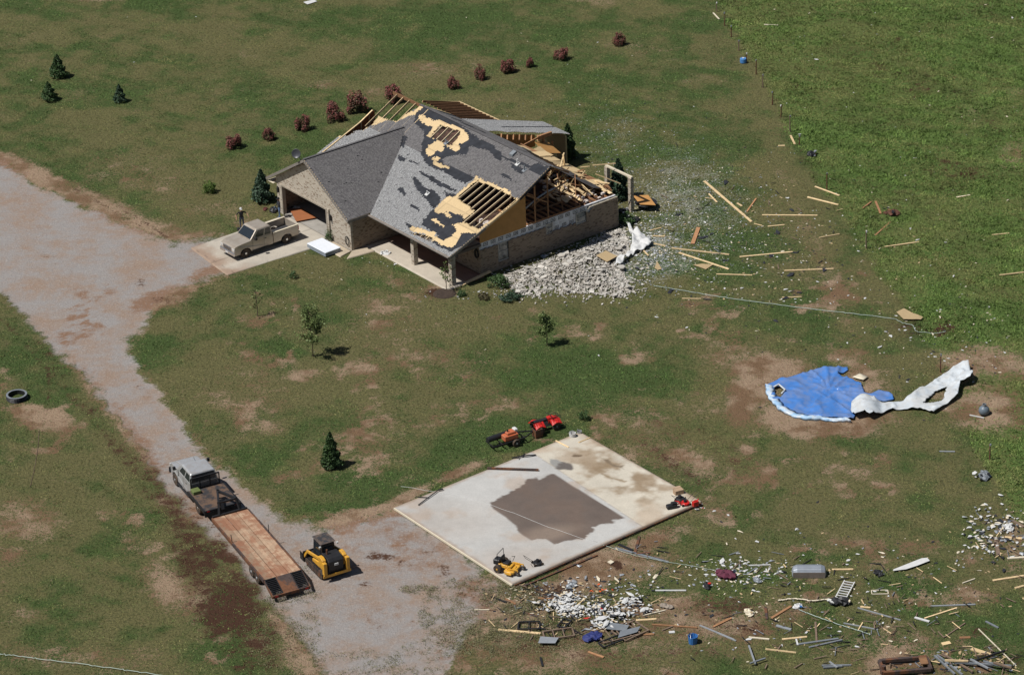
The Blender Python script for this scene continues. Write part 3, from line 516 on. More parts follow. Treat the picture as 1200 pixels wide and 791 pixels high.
# porch posts, header beam
for vv in (.15, 4.95):
    pp = MB(); pp.box(-.02, .36, vv-.19, vv+.19, .07, 2.45); uvwalls(pp.build('porch_post', M['brick'], house))
pb = MB(); pb.box(.0, .3, -.05, 10.2, 2.45, 2.66); pb.box(.301, 2.79, -.05, .2, 2.45, 2.66); pb.build('porch_beam', mat('dark_fascia', (.10, .08, .07), .7), house)
po = MB(); po.box(.3, 2.8, .2, 10.2, 2.68, 2.71); po.build('porch_ceiling', mat('porch_soffit', (.25, .22, .19), .8), house)
# windows
def window(u0, u1, z0, z1, v):
    f = MB(); t = .06
    f.box(u0, u1, v, v+.08, z1-t, z1); f.box(u0, u1, v, v+.08, z0, z0+t); f.box(u0, u0+t, v, v+.08, z0+t, z1-t); f.box(u1-t, u1, v, v+.08, z0+t, z1-t); f.box(u0+t, u1-t, v+.01, v+.05, (z0+z1)/2-.025, (z0+z1)/2+.025)
    w_ = MB(); 
    fo = f.build('window', M['wframe'], house); g = MB(); g.box(u0+t, u1-t, v+.052, v+.06, z0+t, z1-t); g.build('pane', M['pane'], fo)
M['wframe'] = mat('window_frame', (.42, .40, .36), .5, var=.1); M['pane'] = mat('window_pane', (.06, .07, .08), .12, var=.5, sc=1.5, col2=(.20, .21, .21), sc2=1.6, spec=.8)
for w0 in WIN: window(*w0, .04)
pw = MB(); pw.box(2.74, 2.82, 3.0, 4.6, .5, 2.0); pw.build('window', M['pane'], house); dr = MB(); dr.box(2.72, 2.84, 6.4, 7.6, .07, 2.15); dr.build('front_door', M['wood_w'], house)
# ---------------- roof covering: classify cells of every slope
c1 = lambda *P: [(380+x/7.536, 95+y/7.536) for x, y in P]; c2 = lambda *P: [(500+x/6.59, 110+y/6.59) for x, y in P]; c4 = lambda *P: [(460+x/6.59, 200+y/6.59) for x, y in P]
HOLES = [c2((110, 235), (265, 300), (185, 405), (30, 330)), c4((655, 75), (910, 190), (965, 237), (670, 452), (535, 395), (640, 310), (495, 213)), c4((190, 480), (300, 520), (320, 540), (300, 560), (150, 485)),
 [(455, 96), (466, 107), (496, 121.3), (489, 128), (483, 130), (476, 134.5), (465, 142.6), (456, 142.3), (444, 136.5), (440, 140), (434.5, 147.5), (428.5, 152), (418, 153.5), (409, 160), (404, 160.5), (399, 159), (384, 162), (380, 140)]]
DECK = [[(490, 135), (497, 136), (508, 141.5), (518, 142), (531, 147.5), (544, 152.5), (549.5, 159), (549, 165.5), (543, 169), (537.5, 168.5), (539, 175), (534, 178), (526, 173), (516, 169), (521, 174), (518, 179), (512, 176.5), (507, 181.5), (501, 183.5), (499, 178), (504, 170), (513, 165.5), (504, 161.5), (498.5, 159.5), (508, 150), (491, 142)],
 [(507, 186), (513.6, 183.2), (517, 186), (512, 189.5), (515, 192.7), (527.5, 196.5), (526, 199), (515, 197), (508, 193)],
 [(558, 206.5), (566, 211), (600, 225.5), (600, 231), (609, 235), (610, 240), (561, 271), (566, 269), (565, 274), (548, 274), (540, 273), (538, 281), (531, 289.5), (524, 290), (512, 284), (500, 278.5), (498, 274), (483, 271), (479, 269.5), (483, 264.5), (510, 273.5), (509, 277), (520, 282), (530, 277), (534, 270), (530, 264), (538, 262), (545, 259), (541, 253), (532, 250), (527, 248), (520.7, 250), (513, 251), (509, 247), (517, 237), (524, 230.5), (534, 230.5)],
 c1((480, 305), (565, 352), (400, 405), (380, 425), (300, 425), (300, 395), (410, 380)), c1((560, 350), (640, 357), (700, 300), (730, 275), (800, 270), (870, 190), (880, 225), (800, 300), (740, 320), (650, 358), (640, 370)), c1((90, 485), (160, 480), (130, 495)), c4((300, 378), (330, 372), (410, 430), (400, 440)), c4((390, 322), (440, 330), (462, 355), (450, 368), (395, 340))]
FELT = [[(484.8, 138.8), (489, 128), (495.4, 121), (500, 122.5), (513.6, 129.7), (539.5, 146.4), (557.6, 161.6), (576, 169), (588, 181), (587, 189), (579, 186), (577, 178), (564, 175), (550, 171), (547, 181), (527, 183), (517, 187), (520, 193.5), (530, 196.5), (556, 208.6), (545.5, 216), (523, 204), (503, 195), (495.4, 188), (494, 177), (496.8, 154.7), (486, 146)],
 c4((205, 5), (225, 5), (300, 60), (400, 110), (495, 155), (485, 168), (380, 125), (280, 75)), c4((155, 50), (190, 60), (230, 125), (330, 165), (380, 210), (360, 260), (320, 300), (260, 230), (170, 130)), c4((35, 140), (70, 135), (110, 180), (90, 200)), c4((145, 262), (215, 300), (205, 318), (150, 280)), c4((400, 150), (430, 180), (500, 190), (490, 215), (420, 205)),
 [(499, 256), (503, 249), (511, 245), (535, 248), (548, 255), (546, 263), (538, 269), (561, 269), (563, 276), (541, 289), (527, 296), (505, 284.5), (513, 276), (503, 269), (495, 263)],
 c2((780, 590), (860, 538), (955, 580), (880, 640)), c2((350, 388), (360, 384), (600, 490), (800, 555), (850, 536), (855, 548), (790, 575), (700, 550)), c2((645, 545), (700, 560), (770, 595), (740, 625), (650, 575)), c2((590, 615), (660, 660), (640, 672), (590, 635)), c2((100, 0), (100, 130), (260, 240), (250, 250), (60, 170), (0, 100), (0, 60)), c1((690, 490), (740, 500), (700, 600), (670, 585)), c1((660, 650), (720, 690), (700, 720), (650, 690)), c1((750, 700), (830, 735), (820, 745), (745, 715)),
 c2((0, 455), (60, 545), (0, 540)), c2((0, 620), (120, 690), (220, 745), (210, 760), (100, 715), (0, 650)), c4((230, 370), (330, 400), (310, 430), (240, 400)), c4((100, 415), (160, 420), (130, 450)), c4((830, 20), (920, 65), (915, 80), (850, 50))]
def cls(px, py):
    t = np.full(px.shape, 3)
    for P in FELT: t[inpoly(px, py, P)] = 2
    for P in DECK: t[inpoly(px, py, P)] = 1
    for P in HOLES: t[inpoly(px, py, P)] = 0
    return t
M['shingle'] = None
m, N, b = newmat('grey_shingles'); tc = N.node('ShaderNodeTexCoord').outputs['Object']; t = N.attr('tint').outputs['Fac']
c = N.mix(t, (.085, .08, .083, 1), (.15, .143, .142, 1)); c = N.mix(N.math('MULTIPLY', N.sm(N.noise(22, 3, .8, tc), .56, .66), .55), c, (.36, .36, .35, 1)); c = N.mix(N.math('MULTIPLY', N.sm(N.noise(.7, 4, .6, tc), .45, .7), .25), c, (.10, .095, .09, 1))
N.l.new(c, b.inputs['Base Color']); b.inputs['Roughness'].default_value = .85; b.inputs['Specular IOR Level'].default_value = .3; M['shingle'] = m
m, N, b = newmat('sunlit_flecked_shingles'); tc = N.node('ShaderNodeTexCoord').outputs['Object']; t = N.attr('tint').outputs['Fac']  # low slopes painted paler for facing the sun; white flecks are stuck insulation
c = N.mix(t, (.12, .12, .122, 1), (.21, .207, .205, 1)); c = N.mix(N.math('MULTIPLY', N.sm(N.noise(16, 3, .8, tc), .5, .6), .7), c, (.52, .53, .53, 1)); N.l.new(c, b.inputs['Base Color']); b.inputs['Roughness'].default_value = .8; M['shingle2'] = m
def strips(name, a0, a1, s0, s1, zf, along, cond, force=None, shm='shingle', jag=1.):
    """rows of tabs: along = coordinate running with the eave, s = plan coordinate up the slope (s1 may be < s0)"""
    row = .1; n_r = int(abs(s1-s0)/row); tab = .11; L = {1: ([], []), 2: ([], []), 3: ([], [])}
    ds = (s1-s0)/n_r; A = np.arange(a0, a1, tab)
    vv = {k: [] for k in (1, 2, 3)}; ff = {k: [] for k in (1, 2, 3)}; tt = {k: [] for k in (1, 2, 3)}
    for r in range(n_r):
        sa = s0+r*ds; sb = sa+ds; off = .055*(r % 2); a_ = A+off-.0275; am = a_+tab/2; sm_ = np.full(am.shape, (sa+sb)/2)
        za, zb = float(zf(sa)), float(zf(sb)); zm = (za+zb)/2
        U, Vv = (sm_, am) if along == 'v' else (am, sm_)
        X = HO.x+HU.x*U+HV.x*Vv; Y = HO.y+HU.y*U+HV.y*Vv; jx = (vn(X, Y, 3)*0+rng.normal(0, .5*jag, am.shape)); jy = rng.normal(0, .4*jag, am.shape)
        px, py = topx(X, Y, zm+0*X); wob = fbm(am, sm_, 1.8, 3, 77)-.5; wob2 = fbm(am, sm_, 1.8, 3, 99)-.5
        k = cls(px+jx*.7+wob*3.5, py+jy*.7+wob2*2.5) if force is None else force(px, py, U, Vv)
        ok = cond(U, Vv, zm)
        for i in np.nonzero(ok & (k > 0))[0]:
            kk = int(k[i])
            for lay in range(1, kk+1):
                h = {1: 0, 2: .012, 3: .02}[lay]; ext = .0 if lay < 3 else .012; lo = h+(.012 if lay == 3 else 0)+(rng.uniform(.03, .09) if lay == 3 and rng.random() < .004 else 0)
                xa = A[i] if lay == 1 else a_[i]; q = [(xa, sa, za+lo), (xa+tab, sa, za+lo), (xa+tab, sb, zb+h), (xa, sb, zb+h)]
                n0 = len(vv[lay]); vv[lay] += [((s, a, z) if along == 'v' else (a, s, z)) for a, s, z in q]; ff[lay].append((n0, n0+1, n0+2, n0+3)); tt[lay].append(rng.random() if lay != 1 else float(_h(np.array([int(am[i]/2.44)*7+int(abs(sa)/1.1)*31]), np.array([int(s1*3)]), 5)[0])*.5+.2-(.3 if (am[i] % 2.44) < .1 or (abs(sa) % 1.1) < .09 else 0))
    for lay, nm, mt in ((1, 'roof_decking', M['osb']), (2, 'roofing_felt', M['felt']), (3, 'roof_shingles', M[shm])):
        if ff[lay]:
            o = npmesh(nm, vv[lay], ff[lay], 4, mt, house, tint=tt[lay])
            if lay == 1:
                md = o.modifiers.new('weld', 'WELD'); md.merge_threshold = .004; md = o.modifiers.new('solid', 'SOLIDIFY'); md.thickness = .02; md.offset = 1 if along == 'x' else 0
okm = lambda U, V, z: ~((V > 9.9) & (zgar(V) > z+.02) & (U < 9))
strips('front_low', -.3, VL+.2, -.35, 6.14, zfront, 'v', okm, shm='shingle2')
strips('front_high', -.3, VL+.2, 6.14, 9.4, zfront, 'v', okm)
bk = lambda U, V, z: V > np.where(U < 10.7, -.3, 3.2+(U-10.7)*2.4)
def fback(px, py, U, V):
    k = np.full(U.shape, 3); j = (fbm(U, V, .9, 3, 5)-.5)*1.2
    k[(V > 15.2+j*.0) & (U > 12.6)] = 0; k[(V > 17.0+j) & (U < 12.65)] = 0; k[(V > 15.0+j) & (V <= 17.0+j) & (U > 10.5)] = 2; k[(V > 16.6+j) & (V <= 17.0+j)] = 1
    k[(fbm(U*1., V*.5, 1.2, 3, 6) > .66) & (k == 3)] = 2; return k
strips('back_high', -.3, VL+.2, 12.6, 9.4, zback, 'v', bk, force=fback)
def fporch(px, py, U, V):
    j = (fbm(U, V, 1.1, 3, 5)-.5)*.8; k = np.where((V > 11.75+j*.6-(U-12.6)*.0) & (V < 15.2), 3, 0); k[(np.abs(V-13.3-(U-17)*.1) < .12) & (U > 15)] = 2; return k
strips('back_porch', 11, 15.3, 20.8, 12.6, zback, 'v', lambda U, V, z: U > 0, force=fporch, shm='shingle2')
gk = lambda U, V, z: (z > zmain(U)-.02) | (U < -.35)
gf3 = lambda px, py, U, V: cls(px, py)
strips('garage_right', -2.35, 9.3, 10.0, 15.6, zgar, 'u', gk, force=lambda px, py, U, V: np.where(cls(px, py) == 2, 2, 3))
strips('garage_left', -2.35, 9.3, 21.2, 15.6, zgar, 'u', gk, force=lambda px, py, U, V: np.full(U.shape, 3))
# ridge cap, fascias
rc = MB(); rc.beam((9.4, -.3, 7.14), (9.4, 16.3, 7.14), .22, .03); rc.beam((-2.35, 15.6, 6.06), (7.2, 15.6, 6.06), .22, .03); rc.build('ridge_cap', M['shingle'], house)
fa = MB()
fa.beam((-.36, -.32, 2.55), (-.36, 9.9, 2.55), .03, .2); fa.beam((-2.36, 9.98, 2.63), (-.4, 9.98, 2.63), .03, .2)
fa.beam((-2.36, 9.98, 2.62), (-2.36, 15.6, 5.92), .03, .2); fa.beam((-2.36, 21.22, 2.62), (-2.36, 15.6, 5.92), .03, .2)
fa.beam((-.3, -.33, 2.55), (3.1, -.33, 3.95), .03, .2)
fa.build('fascia', mat('grey_fascia', (.20, .18, .16), .6), house)
rk = MB(); rk.beam((3.1, -.3, 3.96), (6.14, -.3, 5.2), .045, .16); rk.beam((6.14, -.3, 5.2), (6.5, -.3, 5.42), .045, .16); rk.beam((3.1, -.12, 3.96), (6.14, -.12, 5.2), .045, .14); rk.build('rake_board', M['wood'], house, tint=True)
rd = MB(); rd.beam((6.4, -.34, 5.3), (9.4, -.34, 7.0), .03, .16); rd.build('fascia', M['felt'], house)
M['gut'] = mat('brown_gutter', (.24, .21, .19), .5); gt = MB(); gt.beam((-.44, -.3, 2.62), (-.44, 9.95, 2.62), .1, .08); gt.build('gutter', M['gut'], house)
sf = MB(); sf.box(-2.3, -2.01, 20.3, 21.2, 2.45, 2.5); sf.box(-2.0, 3, 20.31, 21.2, 2.45, 2.5); sf.build('soffit', M['cream'], house)
# rafters (each slope one family): individual where visible
def rafters(nm, vs, pts, mt, w=.045, h=.14, dz=.1):
    for v_ in vs:
        r = MB()
        for (ua, ub) in pts: r.beam((ua, v_, float(zmain(ua))-dz), (ub, v_, float(zmain(ub))-dz), w, h)
        r.build('rafter', mt, house, tint=True)
M['wood_l'] = mat('fresh_rafter', (.74, .59, .38), .75, var=.15, sc=4, tint=.15); rafters('f', np.arange(.55, 14.6, .66), [(-.2, 6.12), (6.12, 9.38)], M['wood_l'])
rafters('f', np.arange(15.1, 19.9, .85), [(6.12, 9.38)], M['wood'], dz=.06); rafters('f', [17.4, 19.0], [(2, 6.12)], M['wood'], dz=.06)
rafters('b', np.arange(.5, 3.2, .61), [(9.42, 11.8)], M['wood_d']); rafters('b', np.arange(3.5, 16.9, .61), [(9.42, 12.6)], M['wood_w'])
rafters('p', np.arange(15.4, 20.5, .5), [(12.6, 16.3)], M['wood_d'], dz=.05)
ev = MB(); ev.beam((16.35, 15.2, 4.13), (16.35, 20.6, 4.13), .1, .1); ev.beam((12.6, 20.5, 5.2), (16.3, 20.5, 4.1), .05, .16); ev.build('eave_board', M['wood'], house, tint=True)
rb = MB(); rb.beam((9.42, 16.2, 7.02), (9.42, 20.0, 7.02), .05, .28); rb.build('ridge_board', M['wood_d'], house)
# left gable end: inner face with studs and white rake
lg = MB(); lg.prism([(1.6, 2.7), (1.6, 3.5), (6.14, 5.3), (7.3, 5.95), (7.6, 5.9), (7.9, 2.7)], 20.12, 20.16, 'y'); lg.build('gable_sheathing', mat('brown_sheathing', (.27, .095, .035), .8, var=.2), house)
st = MB()
for u in np.arange(2.2, 7.6, .8): st.box(u, u+.05, 20.02, 20.115, 2.7, float(zmain(u))+.02)
st.beam((1.2, 20.08, 3.36), (6.14, 20.08, 5.36), .12, .05); st.beam((6.14, 20.08, 5.36), (7.4, 20.08, 6.05), .12, .05); st.build('gable_stud', M['wood'], house, tint=True)
# right gable: orange sheathing at the front, open trusses behind
og = MB(); og.prism([(2.8, 2.655), (7.2, 2.655), (7.22, 5.62), (6.14, 5.05), (2.8, 3.75)], .08, .12, 'y'); og.build('gable_sheathing', M['osb_o'], house)
tr = MB()
for v_ in (.15, 1.7, 3.2):
    tr.box(9.36, 9.44, v_-.03, v_+.03, 2.6, 6.95); tr.box(8.1, 8.18, v_-.03, v_+.03, 2.6, 6.1); tr.beam((7.4, v_, 2.75), (12.6, v_, 2.75), .05, .12); tr.beam((9.4, v_, 4.0), (7.4, v_, 5.2), .05, .1)
tr.beam((8.0, .3, 4.1), (12.5, 1.8, 4.3), .05, .1); tr.beam((11.2, .6, 2.6), (11.9, 2.1, 5.0), .05, .1); tr.beam((12.4, .5, 2.6), (13.4, 1.8, 4.6), .05, .12); tr.beam((13.0, .7, 3.3), (13.05, .7, 2.6), .05, .1)
tr.build('broken_truss', M['wood_d'], house, tint=True)
pi = MB(); pi.tube([(7.9, 1.2, 3.5), (10, 2.2, 3.5), (11, 2.3, 3.7), (12.4, 2.6, 3.6), (14, 3.4, 3.4)], .07, 8); pi.build('duct', M['steel'], house, smooth=True)
cj = MB()
for u in np.arange(7.6, 15.9, .55):
    y1 = 11. if u > 12.6 else 4.5
    cj.beam((u, .25, 2.62), (u, y1, 2.62), .045, .16)
cj.build('ceiling_joist', M['wood_d'], house, tint=True)
dl = MB()
for k in range(34):
    u = rng.uniform(11.5, 15.8); v_ = rng.uniform(.3, 3.8); a = rng.normal(1.57, .25); L_ = rng.uniform(.5, 1.7); z = 2.75+rng.uniform(0, .25)
    dl = MB(); dl.beam((u, v_, z), (min(u+math.cos(a)*L_, 15.9), v_+math.sin(a)*L_, z+rng.uniform(0, .25)), rng.uniform(.08, .3), .03); dl.build('loose_board', M['wood'], house, tint=True)
M['insul'] = mat('insulation', (.62, .55, .50), .95, var=.2)
for k in range(50):
    u = rng.uniform(12.6, 15.6); v_ = rng.uniform(.4, 6); s_ = rng.uniform(.08, .22); ins = MB(); ins.box(u-s_, u+s_, v_-s_*.6, v_+s_*.6, 2.7, 2.74+rng.uniform(0, .14)); ins.build('insulation_batt', M['insul'], house)
for k in range(26):
    u = rng.uniform(3.3, 6.5); v_ = rng.uniform(.4, 3.5); s_ = rng.uniform(.1, .3); ins = MB(); ins.box(u-s_, u+s_, v_-s_*.6, v_+s_*.6, 2.5, 2.55+rng.uniform(0, .3), fn=lambda x, y, z: (x+.1*z, y-.1*z+.05*x, z)); ins.build('insulation_batt', M['insul'], house)
# torn back slope: collapsed strip of decking sagging from the kink to the rear corner
sg = MB(); sf_ = MB(); P0 = Vector((12.9, 8.6, 5.05)); P1 = Vector((15.4, 1.2, 2.95)); n = 11
for k in range(n):
    a = P0.lerp(P1, k/n); b_ = P0.lerp(P1, (k+1)/n+.01); d_ = Vector((1.2+rng.uniform(-.3, .5), .25, -.55+rng.uniform(-.12, .12))); zz = Vector((0, 0, rng.uniform(-.05, .12)))
    sg.add([a+zz, b_+zz, b_+d_+zz, a+d_+zz, a+zz+Vector((0, 0, .03)), b_+zz+Vector((0, 0, .03)), b_+d_+zz+Vector((0, 0, .03)), a+d_+zz+Vector((0, 0, .03))], [(0, 1, 2, 3), (4, 5, 6, 7), (0, 1, 5, 4), (1, 2, 6, 5), (2, 3, 7, 6), (3, 0, 4, 7)])
    e_ = Vector((-.95, -.2, .45)); q = [a+zz+Vector((0, 0, .0)), b_+zz, b_+e_, a+e_]; up = Vector((0, 0, .035)); sf_.add([v+up*2 for v in q]+[v+up for v in q], [(0, 1, 2, 3), (7, 6, 5, 4), (0, 1, 5, 4), (1, 2, 6, 5), (2, 3, 7, 6), (3, 0, 4, 7)])
sg.build('collapsed_decking', M['osb'], house, tint=True); sf_.build('collapsed_felt', mat('torn_felt', (.055, .05, .05), .9, var=.4, sc=3), house)
cb = MB()
for k in range(6): cb.beam(P0+Vector((1.0+.1*k, .3*k-.2, -.6-.03*k)), P1+Vector((1.0+.08*k, -.2+.2*k, -.35)), .06, .12)
cb.build('broken_truss', M['wood_d'], house, tint=True)
# back room: orange sheathed gable and short wall below the porch roof
bw = MB(); bw.prism([(12.7, 2.6), (17.4, 2.6), (17.4, 3.6), (12.7, 5.0)], 11.9, 11.95, 'y'); bw.build('gable_sheathing', M['osb_o'], house)
bw = MB(); bw.prism([(17.0, .2), (18.9, .2), (18.9, 2.2), (17.4, 3.75), (17.0, 3.75)], 11.0, 11.06, 'y'); bw.prism([(16.5, 2.7), (18.4, .4), (18.4, .1), (16.1, .1), (16.1, 2.7)], 9.9, 9.96, 'y'); bw.box(20.5, 20.65, 11.9, 14.9, 0, 2.6); bw.build('back_wall_panel', M['osb'], house, tint=True)
bs = MB(); bs.beam((16.9, 10.9, 3.8), (18.3, 10.9, 3.8), .2, .3); bs.beam((14.5, 11.2, 3.2), (17.2, 10.8, 3.9), .08, .14); bs.beam((17.5, 10.9, 1.6), (17.5, 10.9, 3.7), .08, .12); bs.beam((18.3, 10.8, .2), (18.3, 10.8, 3.2), .1, .12)
for k in range(8): bs.beam((13.4+k*.6, 11.1, 4.6-.19*k), (13.9+k*.6, 11.7, 4.75-.19*k), .1, .05)
bs.build('broken_truss', M['wood_d'], house, tint=True)
for k in range(46):
    f = rng.random(); c = Vector((13.2, 8, 3.9)).lerp(Vector((15.6, 1.5, 2.9)), f)+Vector((rng.normal(0, .9), rng.normal(0, .7), rng.uniform(-.1, .5))); d_ = Vector((rng.normal(0, 1), rng.normal(0, 1), rng.normal(0, .45))).normalized()*rng.uniform(.3, 1.1)
    q = MB(); q.beam(c-d_, c+d_, rng.choice([.04, .06, .09, .2]), rng.uniform(.03, .08)); q.build('splintered_board', M[('wood', 'wood_d', 'osb', 'wood')[k % 4]], house, tint=True)
for k, (u, v_, z) in enumerate(((16.6, 9.6, 2.2), (17.4, 10.4, 3.0), (15.8, 9.2, 3.2), (16.9, 8.3, 1.2))):
    q = MB(); c = Vector((u, v_, z)); a = Vector((.9, .15, -.5+.2*k)); b_ = Vector((-.1, .7, .35)); q.add([c-a-b_, c+a-b_, c+a*.8+b_, c-a*.9+b_*.8]+[v+Vector((0, 0, .03)) for v in (c-a-b_, c+a-b_, c+a*.8+b_, c-a*.9+b_*.8)], [(0, 1, 2, 3), (7, 6, 5, 4), (0, 1, 5, 4), (1, 2, 6, 5), (2, 3, 7, 6), (3, 0, 4, 7)]); q.build('torn_sheathing', M['osb_o' if k % 2 else 'osb'], house, tint=True)
# roof fittings
for (u, v_, r_, hh, mt) in ((8.5, 2.6, .06, .45, 'white'), (8.3, 1.5, .05, .45, 'grey'), (7.6, 10.5, .05, .35, 'grey'), (3.3, 7.3, .05, .3, 'white')):
    z = float(zmain(u)); p = MB(); p.cyl((u, v_, z-.05), (u, v_, z+hh), r_, n=8); p.box(u-.16, u+.16, v_-.16, v_+.16, z+.02, z+.07, fn=lambda x, y, zz, uu=u: (x, y, zz+.5*(x-uu))); p.build('vent_pipe', M[mt], house)
tv = MB(); u = 9.0; z = float(zmain(u)); tv.box(u-.2, u+.2, 3.6, 4.0, z+.03, z+.2, fn=lambda x, y, zz, uu=u: (x, y, zz+.5*(x-uu))); tv.build('roof_vent', M['grey'], house)
sd = MB(); sd.cyl((-2.25, 16.1, 5.7), (-2.35, 16.3, 6.25), .03, n=6); sdo = sd.build('satellite_dish', M['grey'], house)
dd = MB(); dd.lathe([(.02, 0), (.2, .02), (.36, .09), (.37, .12), (.34, .10), (.2, .04), (.02, .03)], 18); dm = dd.build('dish', mat('dish_grey', (.05, .052, .06), .4), sdo, smooth=True); dm.location = (-2.45, 16.35, 6.32); dm.rotation_euler = Vector((-.75, -.55, .35)).to_track_quat('Z', 'Y').to_euler()
for v_ in (19.98, 12.75):
    l = MB(); l.box(-2.2, -2.0, v_-.09, v_+.09, 1.75, 2.15); l.cyl((-2.12, v_, 2.15), (-2.12, v_, 2.3), .1, .02, 6); l.build('wall_lamp', M['black'], house, bevel=.02)
# ------------------------------------------------------------------ vehicles (local: +x forward, +y left, z up)
def wheel(nm, x, y, r, wd, side, parent, rimm, n=20):
    t = MB(); t.lathe([(r*.58, -wd/2), (r*.92, -wd/2), (r, -wd/2+.03), (r, wd/2-.03), (r*.92, wd/2), (r*.58, wd/2)], n, (x, y, r), 'y')
    k = len(t.v)//n; 
    wo = t.build(nm, M['rubber'], parent); wo.data.polygons.foreach_set('use_smooth', [False]*len(wo.data.polygons))
    h = MB(); yo = y+side*(wd/2-.02); h.lathe([(.03, side*.035), (r*.22, side*.03), (r*.3, -side*.02), (r*.5, -side*.015), (r*.6, side*.02), (r*.62, -side*.1)], n, (x, yo, r), 'y')
    h.build('rim', rimm, wo)
    return wo
def arch_profile(x0, x1, z0, z1, arches, top=None):
    """side outline (x,z) counter-clockwise with wheel-arch cut-outs on the bottom edge"""
    P = []
    x = x0; P.append((x0, z0))
    for ax, r in sorted(arches):
        zc = r*.95
        P += [(ax-r, z0)]+[(ax-r*math.cos(t), max(z0, .42)+r*.82*math.sin(t)) for t in np.linspace(.15, math.pi-.15, 9)]+[(ax+r, z0)]
    P.append((x1, z0)); P += top if top else [(x1, z1), (x0, z1)]
    return P
M['tan'] = mat('tan_paint', (.46, .405, .335), .35, .35, var=.05, coat=.5, dirt=((.26, .18, .12), 1.5, .3))
M['silver'] = mat('silver_paint', (.46, .47, .48), .35, .35, var=.05, coat=.5, dirt=((.26, .18, .12), 1.5, .25))
def greenhouse(t, paint, x0, x1, xr0, xr1, z0, z1, w0, w1, pillars, nm='cab'):
    """cab: tapered shell, dark side glass set in as real panes, roof"""
    c = MB(); c.loft([[(x0, -w0, z0), (x1, -w0, z0), (x1, w0, z0), (x0, w0, z0)], [(xr0, -w1, z1-.07), (xr1, -w1, z1-.07), (xr1, w1, z1-.07), (xr0, w1, z1-.07)], [(xr0+.08, -w1+.08, z1), (xr1-.1, -w1+.08, z1), (xr1-.1, w1-.08, z1), (xr0+.08, w1-.08, z1)]])
    o = c.build(nm, paint, t, bevel=.05, seg=3)
    H = z1-.07-z0
    def P(xf, zf, side, off=.006):
        xa = x0+(xr0-x0)*zf; xb = x1+(xr1-x1)*zf; w_ = w0+(w1-w0)*zf+off; return (xa+(xb-xa)*xf, side*w_, z0+H*zf)
    for side in (-1, 1):
        for a, b_ in pillars:
            g = MB(); q = [P(a, .1, side), P(b_, .1, side), P(b_-.01, .88, side), P(a+.01, .88, side)]; n = Vector((0, side*.012, 0)); g.add(q+[Vector(v)-n for v in q], [(0, 1, 2, 3), (7, 6, 5, 4), (0, 1, 5, 4), (1, 2, 6, 5), (2, 3, 7, 6), (3, 0, 4, 7)]); g.build('side_window', M['glass'], t)
    for fr, nm_ in ((1, 'windscreen'), (0, 'rear_window')):
        def Q(y, zf):
            xx = (x1+(xr1-x1)*zf+.008) if fr else (x0+(xr0-x0)*zf-.008); return (xx, y*(w0+(w1-w0)*zf), z0+H*zf)
        g = MB(); q = [Q(-.9, .08), Q(.9, .08), Q(.88, .93), Q(-.88, .93)]; n = Vector((.012 if fr else -.012, 0, 0)); g.add(q+[Vector(v)-n for v in q], [(0, 1, 2, 3), (7, 6, 5, 4), (0, 1, 5, 4), (1, 2, 6, 5), (2, 3, 7, 6), (3, 0, 4, 7)]); g.build(nm_, M['glass'], t)
    return o
def pickup_front(t, paint, xf, xc, W, z0, zh, wr_, fx):
    """bumper..cowl: xf front, xc cowl"""
    hood = [(xf, .95), (xf-.06, zh-.08), (xf-.35, zh), (xc, zh+.1)]
